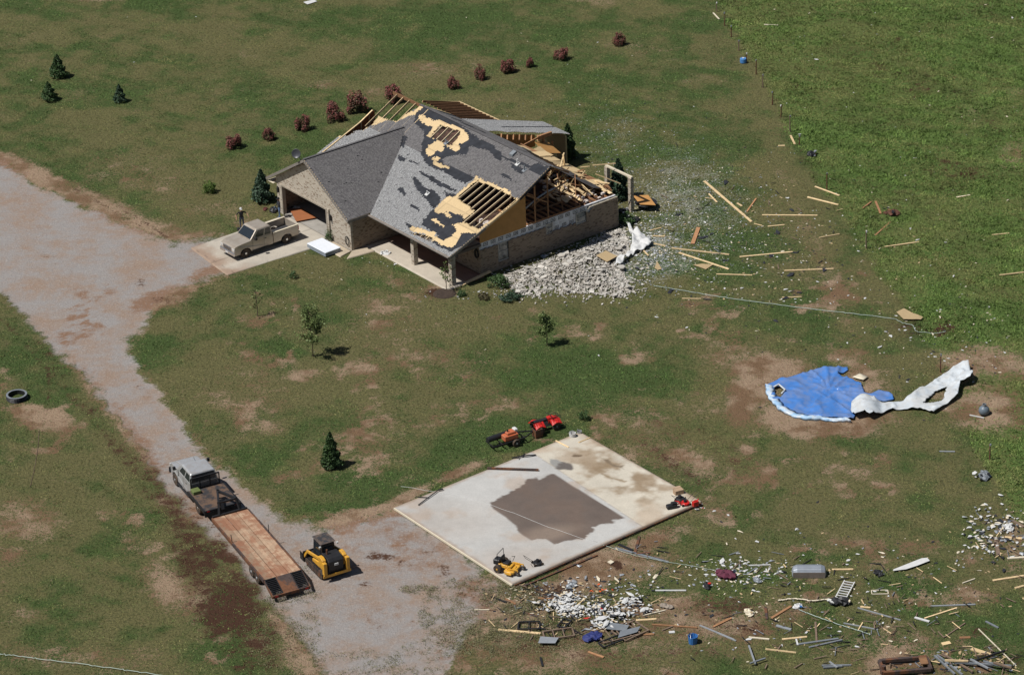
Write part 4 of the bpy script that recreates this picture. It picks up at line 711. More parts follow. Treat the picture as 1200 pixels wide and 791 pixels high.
# --- tan extended-cab pickup
def tan_pickup():
    a = at(287.2, 303.2); b_ = at(339.5, 285); d = (a-b_); hd = math.atan2(d.y, d.x); mid = (a+b_)/2; lf = Vector((-math.sin(hd), math.cos(hd), 0)); mid = mid-lf*.98
    t = thing('pickup_truck', 'tan extended cab pickup with open empty bed parked on the driveway apron', 'pickup truck', (mid.x, mid.y, .0), hd)
    p = M['tan']; fx, rx, W = 1.95, -1.85, .98
    top = [(2.95, .55), (2.98, 1.0), (2.9, 1.13), (2.6, 1.2), (1.35, 1.3), (.1, 1.32), (-.62, 1.32)]
    b = MB(); b.prism(arch_profile(-.62, 2.95, .42, 1.3, [(fx, .5)], top), -W, W, 'y', fn=lambda x, y, z: (x, y*(1-.04*max(0, (z-.9)/.4)-.05*max(0, (x-2.6)/.35)), z)); b.build('body', p, t, bevel=.04, seg=2)
    for s_ in (-1, 1):
        q = MB(); q.prism(arch_profile(-3.0, -.66, .45, 1.3, [(rx, .5)]), s_*W, s_*(W-.1), 'y'); q.build('bed_side', p, t, bevel=.03)
    q = MB(); q.box(-3.0, -.66, -.88, .88, .62, .7); q.box(-.74, -.66, -.87, .87, .701, 1.3); q.build('bed_floor', mat('bed_liner', (.035, .035, .038), .8, var=.4, sc=4), t)
    q = MB(); q.box(-3.02, -2.95, -.87, .87, .62, 1.28); q.build('tailgate', p, t, bevel=.015)
    q = MB()
    for s_ in (-1, 1): q.box(-3.0, -.66, s_*.93-.07, s_*.93+.07, 1.301, 1.33)
    q.build('bed_rail', M['cream'], t)
    greenhouse(t, p, -.6, 1.45, -.52, .82, 1.31, 2.0, .94, .83, [(.06, .36), (.42, .84)])
    q = MB(); q.box(2.93, 3.06, -.98, .98, .42, .72); q.build('bumper', M['chrome'], t, bevel=.04)
    q = MB(); q.box(-3.2, -3.04, -.95, .95, .48, .66); q.build('bumper', M['chrome'], t, bevel=.03)
    q = MB(); q.box(2.94, 3.0, -.55, .55, .76, 1.06)
    q.build('grille', M['chrome'], t, bevel=.01)
    q = MB()
    for k in range(4): q.box(3.001, 3.01, -.5, .5, .79+k*.065, .82+k*.065)
    q.build('grille_slot', M['black'], t)
    for s_ in (-1, 1):
        q = MB(); q.box(2.88, 2.985, s_*.78-.17, s_*.78+.17, .8, 1.03); q.build('headlight', M['light'], t, bevel=.02)
        q = MB(); q.box(1.0, 1.2, s_*1.18-.12, s_*1.18+.12, 1.32, 1.55); q.beam((1.1, s_*.98, 1.38), (1.1, s_*1.1, 1.4), .05, .04); q.build('mirror', M['black'], t, bevel=.02)
        for x in (fx, rx): wheel('wheel', x, s_*.86, .4, .27, s_, t, M['chrome'])
        q = MB(); q.box(-.2, 1.35, s_*.98, s_*1.1, .38, .43); q.build('running_board', M['black'], t)
        q = MB(); q.box(.0, .16, s_*.984-.006, s_*.984+.012, 1.1, 1.14); q.box(1.28, 1.29, s_*.981-.004, s_*.981+.004, .5, 1.28); q.box(.22, .23, s_*.981-.004, s_*.981+.004, .5, 1.28); q.build('door_handle', M['black'], t)
        q = MB(); q.box(-3.025, -2.96, s_*.93-.045, s_*.93+.045, .85, 1.2); q.build('tail_light', M['redlens'], t)
    q = MB(); q.box(3.061, 3.07, -.17, .17, .5, .62); q.build('number_plate', M['white'], t)
    q = MB(); q.box(-2.95, 2.8, -.5, .5, .3, .5); q.build('chassis', M['black'], t)
    return t, mid, hd
tp, tpm, tph = tan_pickup()
# --- silver crew cab with flatbed + gooseneck trailer
TH = math.radians(115.8)
def silver_truck():
    a = at(205.3, 567); b_ = at(235.6, 603.6); hd = TH; mid = (a+b_)/2; lf = Vector((-math.sin(hd), math.cos(hd), 0)); mid = mid-lf*1.0
    t = thing('flatbed_truck', 'silver crew cab truck with black steel flatbed pulling the long deck trailer', 'flatbed truck', (mid.x, mid.y, .0), hd)
    p = M['silver']; fx, rx = 2.2, -2.1; W = 1.0
    top = [(3.2, .6), (3.24, 1.12), (3.14, 1.26), (2.8, 1.33), (1.75, 1.42), (.2, 1.44), (-.62, 1.44)]
    b = MB(); b.prism(arch_profile(-.62, 3.2, .5, 1.4, [(fx, .52)], top), -W, W, 'y', fn=lambda x, y, z: (x, y*(1-.05*max(0, (z-1.)/.4)-.07*max(0, (x-2.8)/.4)), z)); b.build('body', p, t, bevel=.05, seg=2)
    q = MB(); q.prism([(2.9, -.62), (2.9, .62), (1.9, .45), (1.9, -.45)], 1.325, 1.40, 'z', fn=lambda x, y, z: (x, y, z+.085*(2.9-x))); q.build('hood_scoop', p, t, bevel=.03)
    greenhouse(t, p, -.6, 1.85, -.5, 1.15, 1.43, 2.08, .96, .85, [(.06, .4), (.45, .82)])
    q = MB(); q.box(3.2, 3.34, -1.02, 1.02, .45, .85); q.box(3.24, 3.3, -.6, .6, .86, 1.15); q.build('bumper', M['black'], t, bevel=.04)
    q = MB(); q.box(3.18, 3.235, -.55, .55, .86, 1.2); q.build('grille', M['chrome'], t)
    for s_ in (-1, 1):
        q = MB(); q.box(3.1, 3.225, s_*.8-.16, s_*.8+.16, .95, 1.2); q.build('headlight', M['light'], t, bevel=.02)
        q = MB(); q.box(1.55, 1.72, s_*1.2-.09, s_*1.2+.09, 1.48, 1.72); q.beam((1.62, s_*1., 1.5), (1.62, s_*1.14, 1.55), .05, .04); q.build('mirror', M['black'], t, bevel=.02)
        wheel('wheel', fx, s_*.9, .42, .27, s_, t, M['chrome']); wheel('wheel', rx, s_*.98, .42, .26, s_, t, M['chrome']); wheel('wheel', rx, s_*.70, .42, .24, s_, t, M['chrome'])
        q = MB(); q.box(-.5, 1.6, s_*.99, s_*1.12, .42, .47); q.build('running_board', M['black'], t)
        q = MB(); q.box(.0, .16, s_*1.-.006, s_*1.+.012, 1.16, 1.2); q.box(.62, .63, s_*1.002-.004, s_*1.002+.004, .6, 1.38); q.box(1.68, 1.69, s_*1.002-.004, s_*1.002+.004, .6, 1.38); q.build('door_handle', M['black'], t)
    q = MB(); q.box(-3.6, 3.0, -.45, .45, .45, .7); q.build('chassis', M['black'], t)
    fbm_ = mat('black_steel_deck', (.045, .043, .045), .6, .2, var=.35, sc=3, dirt=((.18, .11, .07), .9, .8))
    q = MB(); q.box(-3.75, -.78, -1.22, 1.22, .98, 1.06); q.build('flatbed', fbm_, t, bevel=.01)
    q = MB()
    for s_ in (-1, 1): q.box(-3.75, -.78, s_*1.23-.04, s_*1.23+.04, .86, 1.08)
    q.box(-3.85, -3.76, -1.25, 1.25, .62, 1.07); q.box(-3.87, -3.851, -1.1, -.6, .72, .95); q.box(-3.87, -3.851, .6, 1.1, .72, .95); q.build('side_rail', M['black'], t)
    q = MB()
    for z in (1.1, 1.9): q.beam((-.82, -1.0, z), (-.82, 1.0, z), .07, .07)
    for y in (-1.0, -.35, .35, 1.0): q.beam((-.82, y, 1.07), (-.82, y, 1.9), .06, .06)
    for k in range(8): q.beam((-.80, -1.0, 1.17+k*.09), (-.80, 1.0, 1.17+k*.09), .012, .03)
    q.build('headache_rack', M['black'], t)
    q = MB(); q.box(-1.5, -.95, .55, 1.1, 1.062, 1.3); q.build('toolbox', mat('green_yellow_cooler', (.12, .15, .05), .6), t, bevel=.03)
    for s_ in (-1, 1):
        q = MB(); q.box(-3.875, -3.86, s_*1.0-.1, s_*1.0+.1, .98, 1.04); q.build('tail_light', M['redlens'], t)
    return t
silver_truck()
def deck_trailer():
    hd = TH; FL, FR, RL, RR = at(249.6, 607.5, .95), at(290, 596, .95), at(309, 679.6, .95), at(353.3, 667, .95)
    c = (FL+FR+RL+RR)/4; L_ = 8.7; W = 1.25
    t = thing('gooseneck_trailer', 'long flat trailer with worn red-stained plank deck and two black folding ramps', 'trailer', (c.x, c.y, 0), hd)
    pl = mat('worn_planks', (.34, .235, .155), .85, var=.22, sc=2.5, tint=.3, dirt=((.23, .085, .042), .7, .7))
    for k in range(9):
        q = MB(); y = -W+.06+k*.268; q.box(-L_/2, L_/2, y, y+(.225 if k in (2, 5) else .258), .9, .95, fn=lambda x, yy, z: (x, yy, z)); q.build('deck_plank', pl, t, tint=True)
    fr = MB()
    for s_ in (-1, 1): fr.box(-L_/2, L_/2, s_*W-.05, s_*W+.05, .72, .965)
    fr.box(L_/2+.001, L_/2+.1, -W, W, .72, .96); fr.box(-L_/2, L_/2, -.5, -.4, .6, .899); fr.box(-L_/2, L_/2, .4, .5, .6, .899)
    for k in range(10): fr.box(-L_/2+.4+k*.87, -L_/2+.48+k*.87, -W+.05, W-.05, .78, .895)
    fr.build('frame', M['rust'], t)
    nk = MB()
    for s_ in (-1, 1): nk.beam((L_/2+.05, s_*.75, .9), (L_/2+.35, s_*.6, 1.75), .14, .14); nk.beam((L_/2+.35, s_*.6, 1.75), (L_/2+2.1, 0, 1.6), .13, .16)
    nk.beam((L_/2+.05, -1.2, 1.0), (L_/2+.05, 1.2, 1.0), .12, .14); nk.beam((L_/2+.36, -.68, 1.74), (L_/2+.36, .68, 1.74), .12, .12); nk.cyl((L_/2+2.05, 0, 1.1), (L_/2+2.05, 0, 1.75), .08, n=10)
    nk.beam((L_/2+.2, .4, 1.3), (L_/2+.5, .4, 1.9), .2, .2); nk.build('gooseneck', M['black'], t)
    dv = MB(); dv.box(-L_/2-1.25, -L_/2-.001, -.5, .5, .9, .95, fn=lambda x, y, z: (x, y, z-.42*(-L_/2-x))); dv.build('dovetail_deck', M['rust'], t)
    for s_ in (-1, 1):
        r = MB()
        for k in range(10): x = -L_/2-.08-k*.125; zz = .93-.42*(-L_/2-x); r.box(x-.03, x+.03, s_*.88-.34, s_*.88+.34, zz, zz+.05)
        for yy in (-.35, .35): r.beam((-L_/2, s_*.88+yy, .93), (-L_/2-1.3, s_*.88+yy, .38), .05, .1)
        r.build('ramp', M['black'], t)
    rb = MB(); rb.box(-L_/2-1.36, -L_/2-1.27, -W, W, .3, .48); rb.beam((-L_/2, W, .85), (-L_/2-1.3, W, .35), .06, .2); rb.beam((-L_/2, -W, .85), (-L_/2-1.3, -W, .35), .06, .2); rb.build('rear_bumper', M['rust'], t)
    for s_ in (-1, 1):
        for x in (-2.1, -3.0):
            wheel('wheel', x, s_*1.12, .38, .24, s_, t, M['steel'], 16)
        q = MB(); q.cyl((.9, s_*W, .95), (.95, s_*(W+.03), 1.5), .025, n=6); q.build('stake', M['black'], t)
        q = MB(); q.box(-L_/2-1.375, -L_/2-1.361, s_*1.0-.1, s_*1.0+.1, .34, .42); q.build('tail_light', M['redlens'], t)
    return t
deck_trailer()
# --- tracked skid loader
def loader():
    A_ = at(377, 680); c = Vector((A_.x+.25, A_.y+1.5, 0)); hd = math.radians(118)
    t = thing('track_loader', 'yellow tracked skid loader with black cage cab parked behind the trailer', 'loader', (c.x, c.y, .0), hd)
    for s_ in (-1, 1):
        y = s_*.72; P = [(-1.25, .12), (-1.0, 0), (.85, 0), (1.15, .14), (1.2, .38), (.9, .56), (-.9, .62), (-1.3, .42)]
        q = MB(); q.prism(P, y-.2, y+.2, 'y'); tk = q.build('track', M['rubber'], t, bevel=.03)
        q = MB()
        for k in range(14): q.box(-1.0+k*.15, -.93+k*.15, y-.205, y+.205, -.0, .03)
        for k in range(13): q.beam((-.85+k*.14, y-.2, .625-.004*k), (-.85+k*.14, y+.2, .625-.004*k), .06, .04)
        q.build('track_lug', M['black'], tk)
        q = MB()
        for x in (-.85, -.4, .05, .5, .85): q.cyl((x, y+s_*.17, .24), (x, y+s_*.215, .24), .14, n=12)
        q.cyl((-.9, y+s_*.17, .42), (-.9, y+s_*.22, .42), .17, n=12); q.build('track_roller', M['rust'], tk)
        q = MB(); q.prism([(-1.35, .75), (-1.35, 1.42), (-1.05, 1.55), (-.7, 1.5), (-.75, 1.1), (.2, .9), (.2, .68)], s_*.72-.13, s_*.72+.13, 'y'); q.build('rear_tower', M['yellow'], t, bevel=.03)
        q = MB(); q.beam((-1.0, s_*.8, 1.38), (.9, s_*.8, 1.0), .11, .2); q.beam((.9, s_*.8, 1.05), (1.5, s_*.8, .35), .11, .18); q.build('lift_arm', M['yellow'], t, bevel=.02)
        q = MB(); q.cyl((-.7, s_*.68, 1.0), (.7, s_*.72, 1.0), .05, n=8); q.build('hydraulic_ram', M['chrome'], t)
        q = MB(); q.box(-1.62, -1.35, s_*.78-.12, s_*.78+.12, .5, 1.35); q.build('rear_guard', M['yellow'], t, bevel=.02)
    q = MB(); q.prism([(-1.45, .35), (-1.55, 1.3), (-1.35, 1.5), (-.55, 1.55), (-.5, .35)], -.52, .52, 'y'); q.build('engine_cover', M['black'], t, bevel=.04, seg=2)
    q = MB(); q.box(-1.60, -1.552, -.13, .13, 1.02, 1.16); q.build('badge', M['white'], t)
    q = MB(); q.box(-.5, 1.15, -.5, .5, .3, .85); q.build('hull', M['black'], t)
    q = MB(); q.box(-1.62, -1.56, -.95, .95, .33, .5); q.build('rear_bumper', M['yellow'], t)
    cb = MB(); cb.loft([[(-.5, -.48, .85), (.85, -.48, .85), (.85, .48, .85), (-.5, .48, .85)], [(-.45, -.46, 1.98), (.7, -.46, 2.02), (.7, .46, 2.02), (-.45, .46, 1.98)]]); cab_ = cb.build('cab', M['black'], t, bevel=.05, seg=2)
    q = MB(); q.box(-.50, .78, -.52, .52, 2.03, 2.09); q.build('cab_roof', mat('black_roof', (.04, .04, .043), .45, var=.4, sc=3, dirt=((.2, .14, .1), 2, .5)), t, bevel=.03)
    for s_ in (-1, 1):
        q = MB(); q.prism([(-.32, 1.15), (.6, 1.15), (.52, 1.85), (-.3, 1.85)], s_*.475, s_*.492, 'y'); q.build('side_window', M['glass'], t)
    q = MB(); q.prism([(-.34, 1.2), (.34, 1.2), (.32, 1.8), (-.32, 1.8)], -.52, -.50, 'x'); q.build('rear_window', M['glass'], t)
    q = MB(); q.cyl((-.85, .28, 1.5), (-.85, .28, 1.85), .06, n=8); q.build('exhaust', M['rust'], t)
    q = MB(); q.prism([(1.45, .03), (2.05, .03), (1.98, .08), (1.55, .12), (1.5, .75), (1.42, .75)], -.9, .9, 'y'); q.box(1.5, 1.9, -.93, -.905, .05, .6); q.box(1.5, 1.9, .905, .93, .05, .6); q.build('bucket', M['black'], t)
    for s_ in (-1, 1):
        q = MB(); q.box(-.62, -.5, s_*.6-.06, s_*.6+.06, 1.9, 2.0); q.build('work_light', M['light'], t)
loader()
# --- red quad bike
def quad():
    c = at(639, 503); hd = math.radians(27)
    t = thing('quad_bike', 'red quad bike standing on the lawn at the far corner of the slab', 'quad bike', (c.x, c.y, 0), hd)
    for x, r, wd in ((.62, .29, .2), (-.6, .3, .26)):
        for s_ in (-1, 1): wheel('wheel', x, s_*.46, r, wd, s_, t, M['grey'], 14)
    for x0, x1, zz in ((.25, 1.0, .72), (-1.0, -.25, .74)):
        for s_ in (-1, 1):
            q = MB(); q.loft([[(x0+(x1-x0)*f, s_*(.18+.0*f), zz-.05), (x0+(x1-x0)*f, s_*.6, zz-.1-.18*abs(f-.5)*2), (x0+(x1-x0)*f, s_*.6, zz-.06-.18*abs(f-.5)*2), (x0+(x1-x0)*f, s_*.18, zz+.03)] for f in (0, .2, .4, .6, .8, 1)]); q.build('mudguard', M['red'], t)
    q = MB(); q.loft([[(1.0, -.1, .55), (1.0, .1, .55), (1.0, .1, .7), (1.0, -.1, .7)], [(.6, -.2, .5), (.6, .2, .5), (.6, .2, .88), (.6, -.2, .88)], [(.15, -.17, .45), (.15, .17, .45), (.15, .15, .9), (.15, -.15, .9)]]); q.build('front_body', M['red'], t, bevel=.03)
    q = MB(); q.loft([[(.14, -.13, .7), (.14, .13, .7), (.14, .12, .86), (.14, -.12, .86)], [(-.3, -.17, .68), (-.3, .17, .68), (-.3, .15, .83), (-.3, -.15, .83)], [(-.85, -.16, .72), (-.85, .16, .72), (-.85, .12, .88), (-.85, -.12, .88)]]); q.build('seat', M['black'], t, bevel=.03)
    q = MB(); q.box(-.7, .7, -.14, .14, .25, .66); q.build('engine', M['grey'], t)
    q = MB(); q.tube([(.28, -.42, 1.02), (.42, -.15, .98), (.42, .15, .98), (.28, .42, 1.02)], .02, 6); q.cyl((.42, 0, .85), (.42, 0, .98), .03, n=6); q.build('handlebar', M['black'], t)
    for x0, x1 in ((.45, 1.05), (-1.05, -.5)):
        q = MB()
        for y in (-.35, -.12, .12, .35): q.beam((x0, y, .82), (x1, y, .82), .025, .02)
        q.beam((x0, -.36, .82), (x0, .36, .82), .025, .02); q.beam((x1, -.36, .82), (x1, .36, .82), .025, .02); q.beam((x1-.05, 0, .6), (x1-.05, 0, .82), .03, .03); q.build('rack', M['black'], t)
quad()
def orange_cart():
    c = at(597, 520); hd = math.radians(29)
    t = thing('engine_trailer', 'small two wheel trailer carrying an orange engine and black drum beside the quad bike', 'trailer', (c.x, c.y, 0), hd)
    for s_ in (-1, 1): wheel('wheel', .2, s_*.62, .28, .17, s_, t, M['white'], 14)
    q = MB(); q.beam((-1.5, -.5, .42), (.9, -.5, .42), .06, .08); q.beam((-1.5, .5, .42), (.9, .5, .42), .06, .08); q.beam((.9, -.5, .42), (1.9, 0, .42), .06, .08); q.beam((.9, .5, .42), (1.9, 0, .42), .06, .08)
    for x in (-1.5, -.8, .2, .9): q.beam((x, -.5, .42), (x, .5, .42), .06, .06)
    q.build('frame', M['black'], t)
    q = MB(); q.cyl((-1.55, .22, .66), (.0, .3, .66), .2, n=16); q.build('drum', M['black'], t, bevel=.01)
    q = MB(); q.box(-.55, .5, -.42, .12, .47, .85); q.box(-.3, .35, -.32, .05, .85, 1.02); q.cyl((.1, .34, .72), (.5, .34, .72), .16, n=10); q.build('engine_housing', M['orange'], t, bevel=.04)
    q = MB(); q.box(.35, .62, -.15, .25, .86, 1.06); q.build('fuel_tank', M['white'], t, bevel=.04)
    q = MB(); q.cyl((-.15, -.1, 1.02), (-.15, -.1, 1.18), .05, n=8); q.build('air_filter', M['black'], t)
orange_cart()
q = thing('brown_crate', 'brown rusty metal box standing between the quad bike and the orange trailer', 'box', at(632, 513), math.radians(30)); 
b = MB(); b.box(-.28, .28, -.03, .03, .05, .62); b.box(-.28, -.25, .031, .5, .05, .62); b.box(.25, .28, .031, .5, .05, .62); b.box(-.249, .249, .47, .5, .05, .62); b.box(-.25, .25, .031, .469, .05, .1); b.build('case', M['rust'], q)
# --- zero turn mower
def mower():
    c = at(596, 668, .12); hd = math.radians(-28)
    t = thing('riding_mower', 'yellow and black zero turn mower on the near corner of the slab', 'mower', (c.x, c.y, .12), hd)
    for s_ in (-1, 1):
        wheel('rear_wheel', -.5, s_*.48, .27, .26, s_, t, M['yellow'], 14); wheel('caster_wheel', .85, s_*.4, .15, .12, s_, t, M['grey'], 10)
        q = MB(); q.beam((.1, s_*.4, .35), (.85, s_*.4, .4), .06, .06); q.beam((.85, s_*.4, .4), (.85, s_*.4, .28), .05, .05); q.build('frame_arm', M['yellow'], t)
        q = MB(); q.tube([(.12, s_*.36, .5), (.3, s_*.36, .9), (.2, s_*.12, .98)], .018, 6); q.build('steering_lever', M['black'], t)
    q = MB(); q.prism([(.65, -.55), (.65, .55), (.5, .66), (.05, .66), (-.05, .55), (-.05, -.55), (.05, -.66), (.5, -.66)], .14, .3, 'z'); q.build('cutting_deck', M['yellow'], t, bevel=.03)
    q = MB(); q.box(.1, .55, -.75, -.665, .15, .24); q.build('discharge_chute', M['yellow'], t)
    q = MB(); q.loft([[(.3, -.3, .3), (.3, .3, .3), (.3, .28, .42), (.3, -.28, .42)], [(-.1, -.34, .3), (-.1, .34, .3), (-.1, .3, .5), (-.1, -.3, .5)], [(-.6, -.3, .3), (-.6, .3, .3), (-.6, .28, .5), (-.6, -.28, .5)]]); q.build('body', M['yellow'], t, bevel=.02)
    q = MB(); q.box(-.3, .12, -.24, .24, .52, .62); q.box(-.38, -.28, -.24, .24, .55, 1.0, fn=lambda x, y, z: (x-.12*(z-.55), y, z)); q.build('seat', M['black'], t, bevel=.05, seg=2)
    q = MB(); q.box(-.95, -.5, -.26, .26, .35, .72); q.build('engine', M['black'], t, bevel=.05)
    q = MB(); q.tube([(-.5, -.42, .4), (-.55, -.42, 1.25), (-.55, .42, 1.25), (-.5, .42, .4)], .025, 6); q.build('roll_bar', M['black'], t)
mower()
def push_mower(p, hd, label, deck, z=.12):
    t = thing('push_mower', label, 'mower', (p.x, p.y, z), hd)
    q = MB(); q.lathe([(.1, .2), (.27, .19), (.3, .16), (.3, .07)], 12); q.build('cutting_deck', deck, t)
    q = MB(); q.cyl((0, 0, .2), (0, 0, .36), .12, .1, 10); q.build('engine', M['black'], t)
    for x in (-.25, .25):
        for y in (-.24, .24):
            w_ = MB(); w_.lathe([(.02, -.02), (.09, -.02), (.09, .02), (.02, .02)], 10, (x, y, .09), 'y'); w_.build('wheel', M['rubber'], t)
    q = MB(); q.tube([(-.25, -.2, .2), (-.85, -.2, .75), (-.85, .2, .75), (-.25, .2, .2)], .014, 6); q.build('handle', M['black'], t)
    return t
push_mower(at(797, 586, .12), math.radians(60), 'black push mower lying among the small machines at the right slab corner', M['black'])
push_mower(at(803, 591, .12), math.radians(200), 'red push mower at the right slab corner next to the red fuel can', M['red'])
push_mower(at(630, 661, .12), math.radians(20), 'small black machine with two wheels near the front slab corner', M['black'])
# --- people
def person(nm_loc, hd, label, shirt, trousers, hat, arms):
    P, h_ = nm_loc; t = thing('person', label, 'person', P, hd)
    V = {}; pts = []; rad = []; E_ = []
    def ad(k, p, r, par=None):
        V[k] = len(pts); pts.append(p); rad.append(r)
        if par: E_.append((V[par], V[k]))
    ad('pel', (0, 0, .98), .13); ad('waist', (0, 0, 1.12), .125, 'pel'); ad('chest', (.01, 0, 1.32), .15, 'waist'); ad('nb', (0, 0, 1.46), .08, 'chest'); ad('neck', (.01, 0, 1.53), .055, 'nb'); ad('head', (.02, 0, 1.62), .085, 'neck'); ad('top', (.02, 0, 1.72), .075, 'head'); ad('nose', (.105, 0, 1.63), .012, 'head')
    for s_, kk in ((1, 'l'), (-1, 'r')):
        ad('hip'+kk, (0, s_*.1, .92), .10, 'pel'); ad('kn'+kk, (.04*s_, s_*.12, .5), .065, 'hip'+kk); ad('an'+kk, (0, s_*.13, .09), .045, 'kn'+kk); ad('toe'+kk, (.17, s_*.15, .035), .035, 'an'+kk)
        ad('sh'+kk, (0, s_*.19, 1.43), .065, 'chest'); el, hn = arms[s_]; ad('el'+kk, el, .045, 'sh'+kk); ad('wr'+kk, hn, .03, 'el'+kk)
        d = (Vector(hn)-Vector(el)).normalized(); side = d.cross(Vector((0, 0, 1))); side = side.normalized() if side.length > .1 else Vector((1, 0, 0))
        pm = Vector(hn)+d*.06; ad('pa'+kk, tuple(pm), .03, 'wr'+kk)
        for f in range(4):
            a = pm+side*(f-1.5)*.02+d*.03; ad('f%d%s' % (f, kk), tuple(a+d*.02), .009, 'pa'+kk); ad('g%d%s' % (f, kk), tuple(a+d*(.05+.01*(f % 2))+Vector((0, 0, -.015))), .008, 'f%d%s' % (f, kk))
        ad('th'+kk, tuple(Vector(hn)+d*.05+side*.055), .009, 'pa'+kk)
    me = bpy.data.meshes.new('body'); me.from_pydata(pts, E_, []); o = link('body', me, None, t)
    sm_ = o.modifiers.new('skin', 'SKIN'); sd_ = me.skin_vertices[0].data
    for i, r in enumerate(rad): sd_[i].radius = (r, r)
    sd_[0].use_root = True; o.modifiers.new('sub', 'SUBSURF').levels = 1; o.modifiers['sub'].render_levels = 1
    mt, N, b = newmat('clothed_body'); tc = N.node('ShaderNodeTexCoord').outputs['Object']; sp = N.node('ShaderNodeSeparateXYZ'); N.l.new(tc, sp.inputs[0])
    c = N.mix(N.math('GREATER_THAN', sp.outputs[2], 1.0), (*trousers, 1), (*shirt, 1)); c = N.mix(N.math('GREATER_THAN', sp.outputs[2], 1.51), c, (.42, .24, .16, 1)); c = N.mix(N.math('LESS_THAN', sp.outputs[2], .08), c, (.04, .03, .025, 1))
    ab = N.math('ABSOLUTE', sp.outputs[1]); c = N.mix(N.math('GREATER_THAN', ab, .42), c, (.42, .24, .16, 1)); N.l.new(c, b.inputs['Base Color']); b.inputs['Roughness'].default_value = .9; me.materials.append(mt)
    q = MB(); q.lathe([(.105, 1.66), (.11, 1.72), (.08, 1.79), (.02, 1.81)], 12, (.015, 0, 0)); q.box(.09, .2, -.07, .07, 1.68, 1.695); q.build('cap', hat, t, smooth=False)
    for s_ in (-1, 1):
        q = MB(); q.box(.098, .108, s_*.03-.01, s_*.03+.01, 1.64, 1.655); q.build('eye', M['black'], t)
    return t
dm_ = mat('denim', (.08, .12, .2), .9)
p1_ = at(284, 268)
person(((p1_.x, p1_.y, 0), 0), math.radians(-70), 'person in black shirt and white cap standing beyond the tan pickup cab with arms out', (.012, .012, .014), (.05, .06, .09), M['white'], {1: ((.02, .44, 1.27), (.16, .50, 1.08)), -1: ((.02, -.42, 1.24), (.18, -.46, 1.06))})
p2_ = at(328, 256)
person(((p2_.x, p2_.y, 0), 0), math.radians(-160), 'person in dark shirt and blue jeans standing by the bed of the tan pickup', (.02, .022, .03), (.10, .16, .27), M['black'], {1: ((.05, .27, 1.16), (.25, .2, 1.02)), -1: ((.05, -.27, 1.16), (.25, -.2, 1.02))})
# ------------------------------------------------------------------ trees and shrubs
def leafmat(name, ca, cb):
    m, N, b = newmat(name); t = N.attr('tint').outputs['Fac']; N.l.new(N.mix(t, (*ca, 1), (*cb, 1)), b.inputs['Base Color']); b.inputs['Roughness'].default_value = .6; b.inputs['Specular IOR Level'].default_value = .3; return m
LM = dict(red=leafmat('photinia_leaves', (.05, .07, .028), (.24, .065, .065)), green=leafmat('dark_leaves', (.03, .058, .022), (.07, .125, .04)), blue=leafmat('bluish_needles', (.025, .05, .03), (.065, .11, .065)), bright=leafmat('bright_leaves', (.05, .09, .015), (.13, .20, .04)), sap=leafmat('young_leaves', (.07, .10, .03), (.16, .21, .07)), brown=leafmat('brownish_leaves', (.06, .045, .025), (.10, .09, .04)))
BARK = mat('bark', (.12, .085, .06), .9, var=.3)
def leaves(P, sz, tint, nrm=None):
    """random-facing leaf quads at points P"""
    n = len(P); a = rng.normal(size=(n, 3)); a /= np.linalg.norm(a, axis=1)[:, None]
    if nrm is not None: a = a+nrm*1.2; a /= np.linalg.norm(a, axis=1)[:, None]
    r = np.cross(a, rng.normal(size=(n, 3))); r /= np.linalg.norm(r, axis=1)[:, None]; s_ = np.cross(a, r); sz = sz*rng.uniform(.6, 1.3, (n, 1))
    V = np.stack([P-r*sz*.5, P+s_*sz*.3, P+r*sz*.5, P-s_*sz*.3], 1).reshape(-1, 3); return V, np.arange(4*n).reshape(-1, 4), tint
def bush_me(kind, seed, n=2200, flat=1.0, sz=.13, loose=.0):
    rg = np.random.default_rng(seed); nc = 26; d = rg.normal(size=(nc, 3)); d[:, 2] = np.abs(d[:, 2])*.9+.1; d /= np.linalg.norm(d, axis=1)[:, None]; cen = d*rg.uniform(.45, .82+loose, (nc, 1)); cr = rg.uniform(.18, .36, nc)
    k = rg.integers(0, nc, n); e = rg.normal(size=(n, 3)); e /= np.linalg.norm(e, axis=1)[:, None]; P = cen[k]+e*(cr[k]*rg.uniform(.55, 1.05, n)**.5)[:, None]
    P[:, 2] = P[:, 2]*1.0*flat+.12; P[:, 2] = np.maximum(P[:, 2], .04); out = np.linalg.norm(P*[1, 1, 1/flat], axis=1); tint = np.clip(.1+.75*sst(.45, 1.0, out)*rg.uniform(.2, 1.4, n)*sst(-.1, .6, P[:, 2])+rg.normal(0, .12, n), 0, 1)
    return leaves(P, sz, tint, e)
def cone_me(seed, n=3200, wid=.42, sz=.085):
    rg = np.random.default_rng(seed); h = rg.random(n)**1.25; nb = 30; ba = rg.uniform(0, 6.283, nb); bh = np.linspace(.05, .95, nb); i = np.clip((h*nb).astype(int)+rg.integers(-2, 3, n), 0, nb-1)
    ang = np.where(rg.random(n) < .6, ba[i]+rg.normal(0, .5, n), rg.uniform(0, 6.283, n)); rad = wid*(1-h)**.8*(.75+.35*np.sin(ang*3+h*19)*.6+.25*rg.random(n)); rad *= rg.uniform(.4, 1., n)**.35
    P = np.stack([rad*np.cos(ang), rad*np.sin(ang), .05+h*.96+rad*.15], 1); return leaves(P, sz, np.clip(rg.uniform(0, 1, n)*sst(0, .9, rad/(wid*(1-h)**.8+.01)), 0, 1), P*[2, 2, 0])
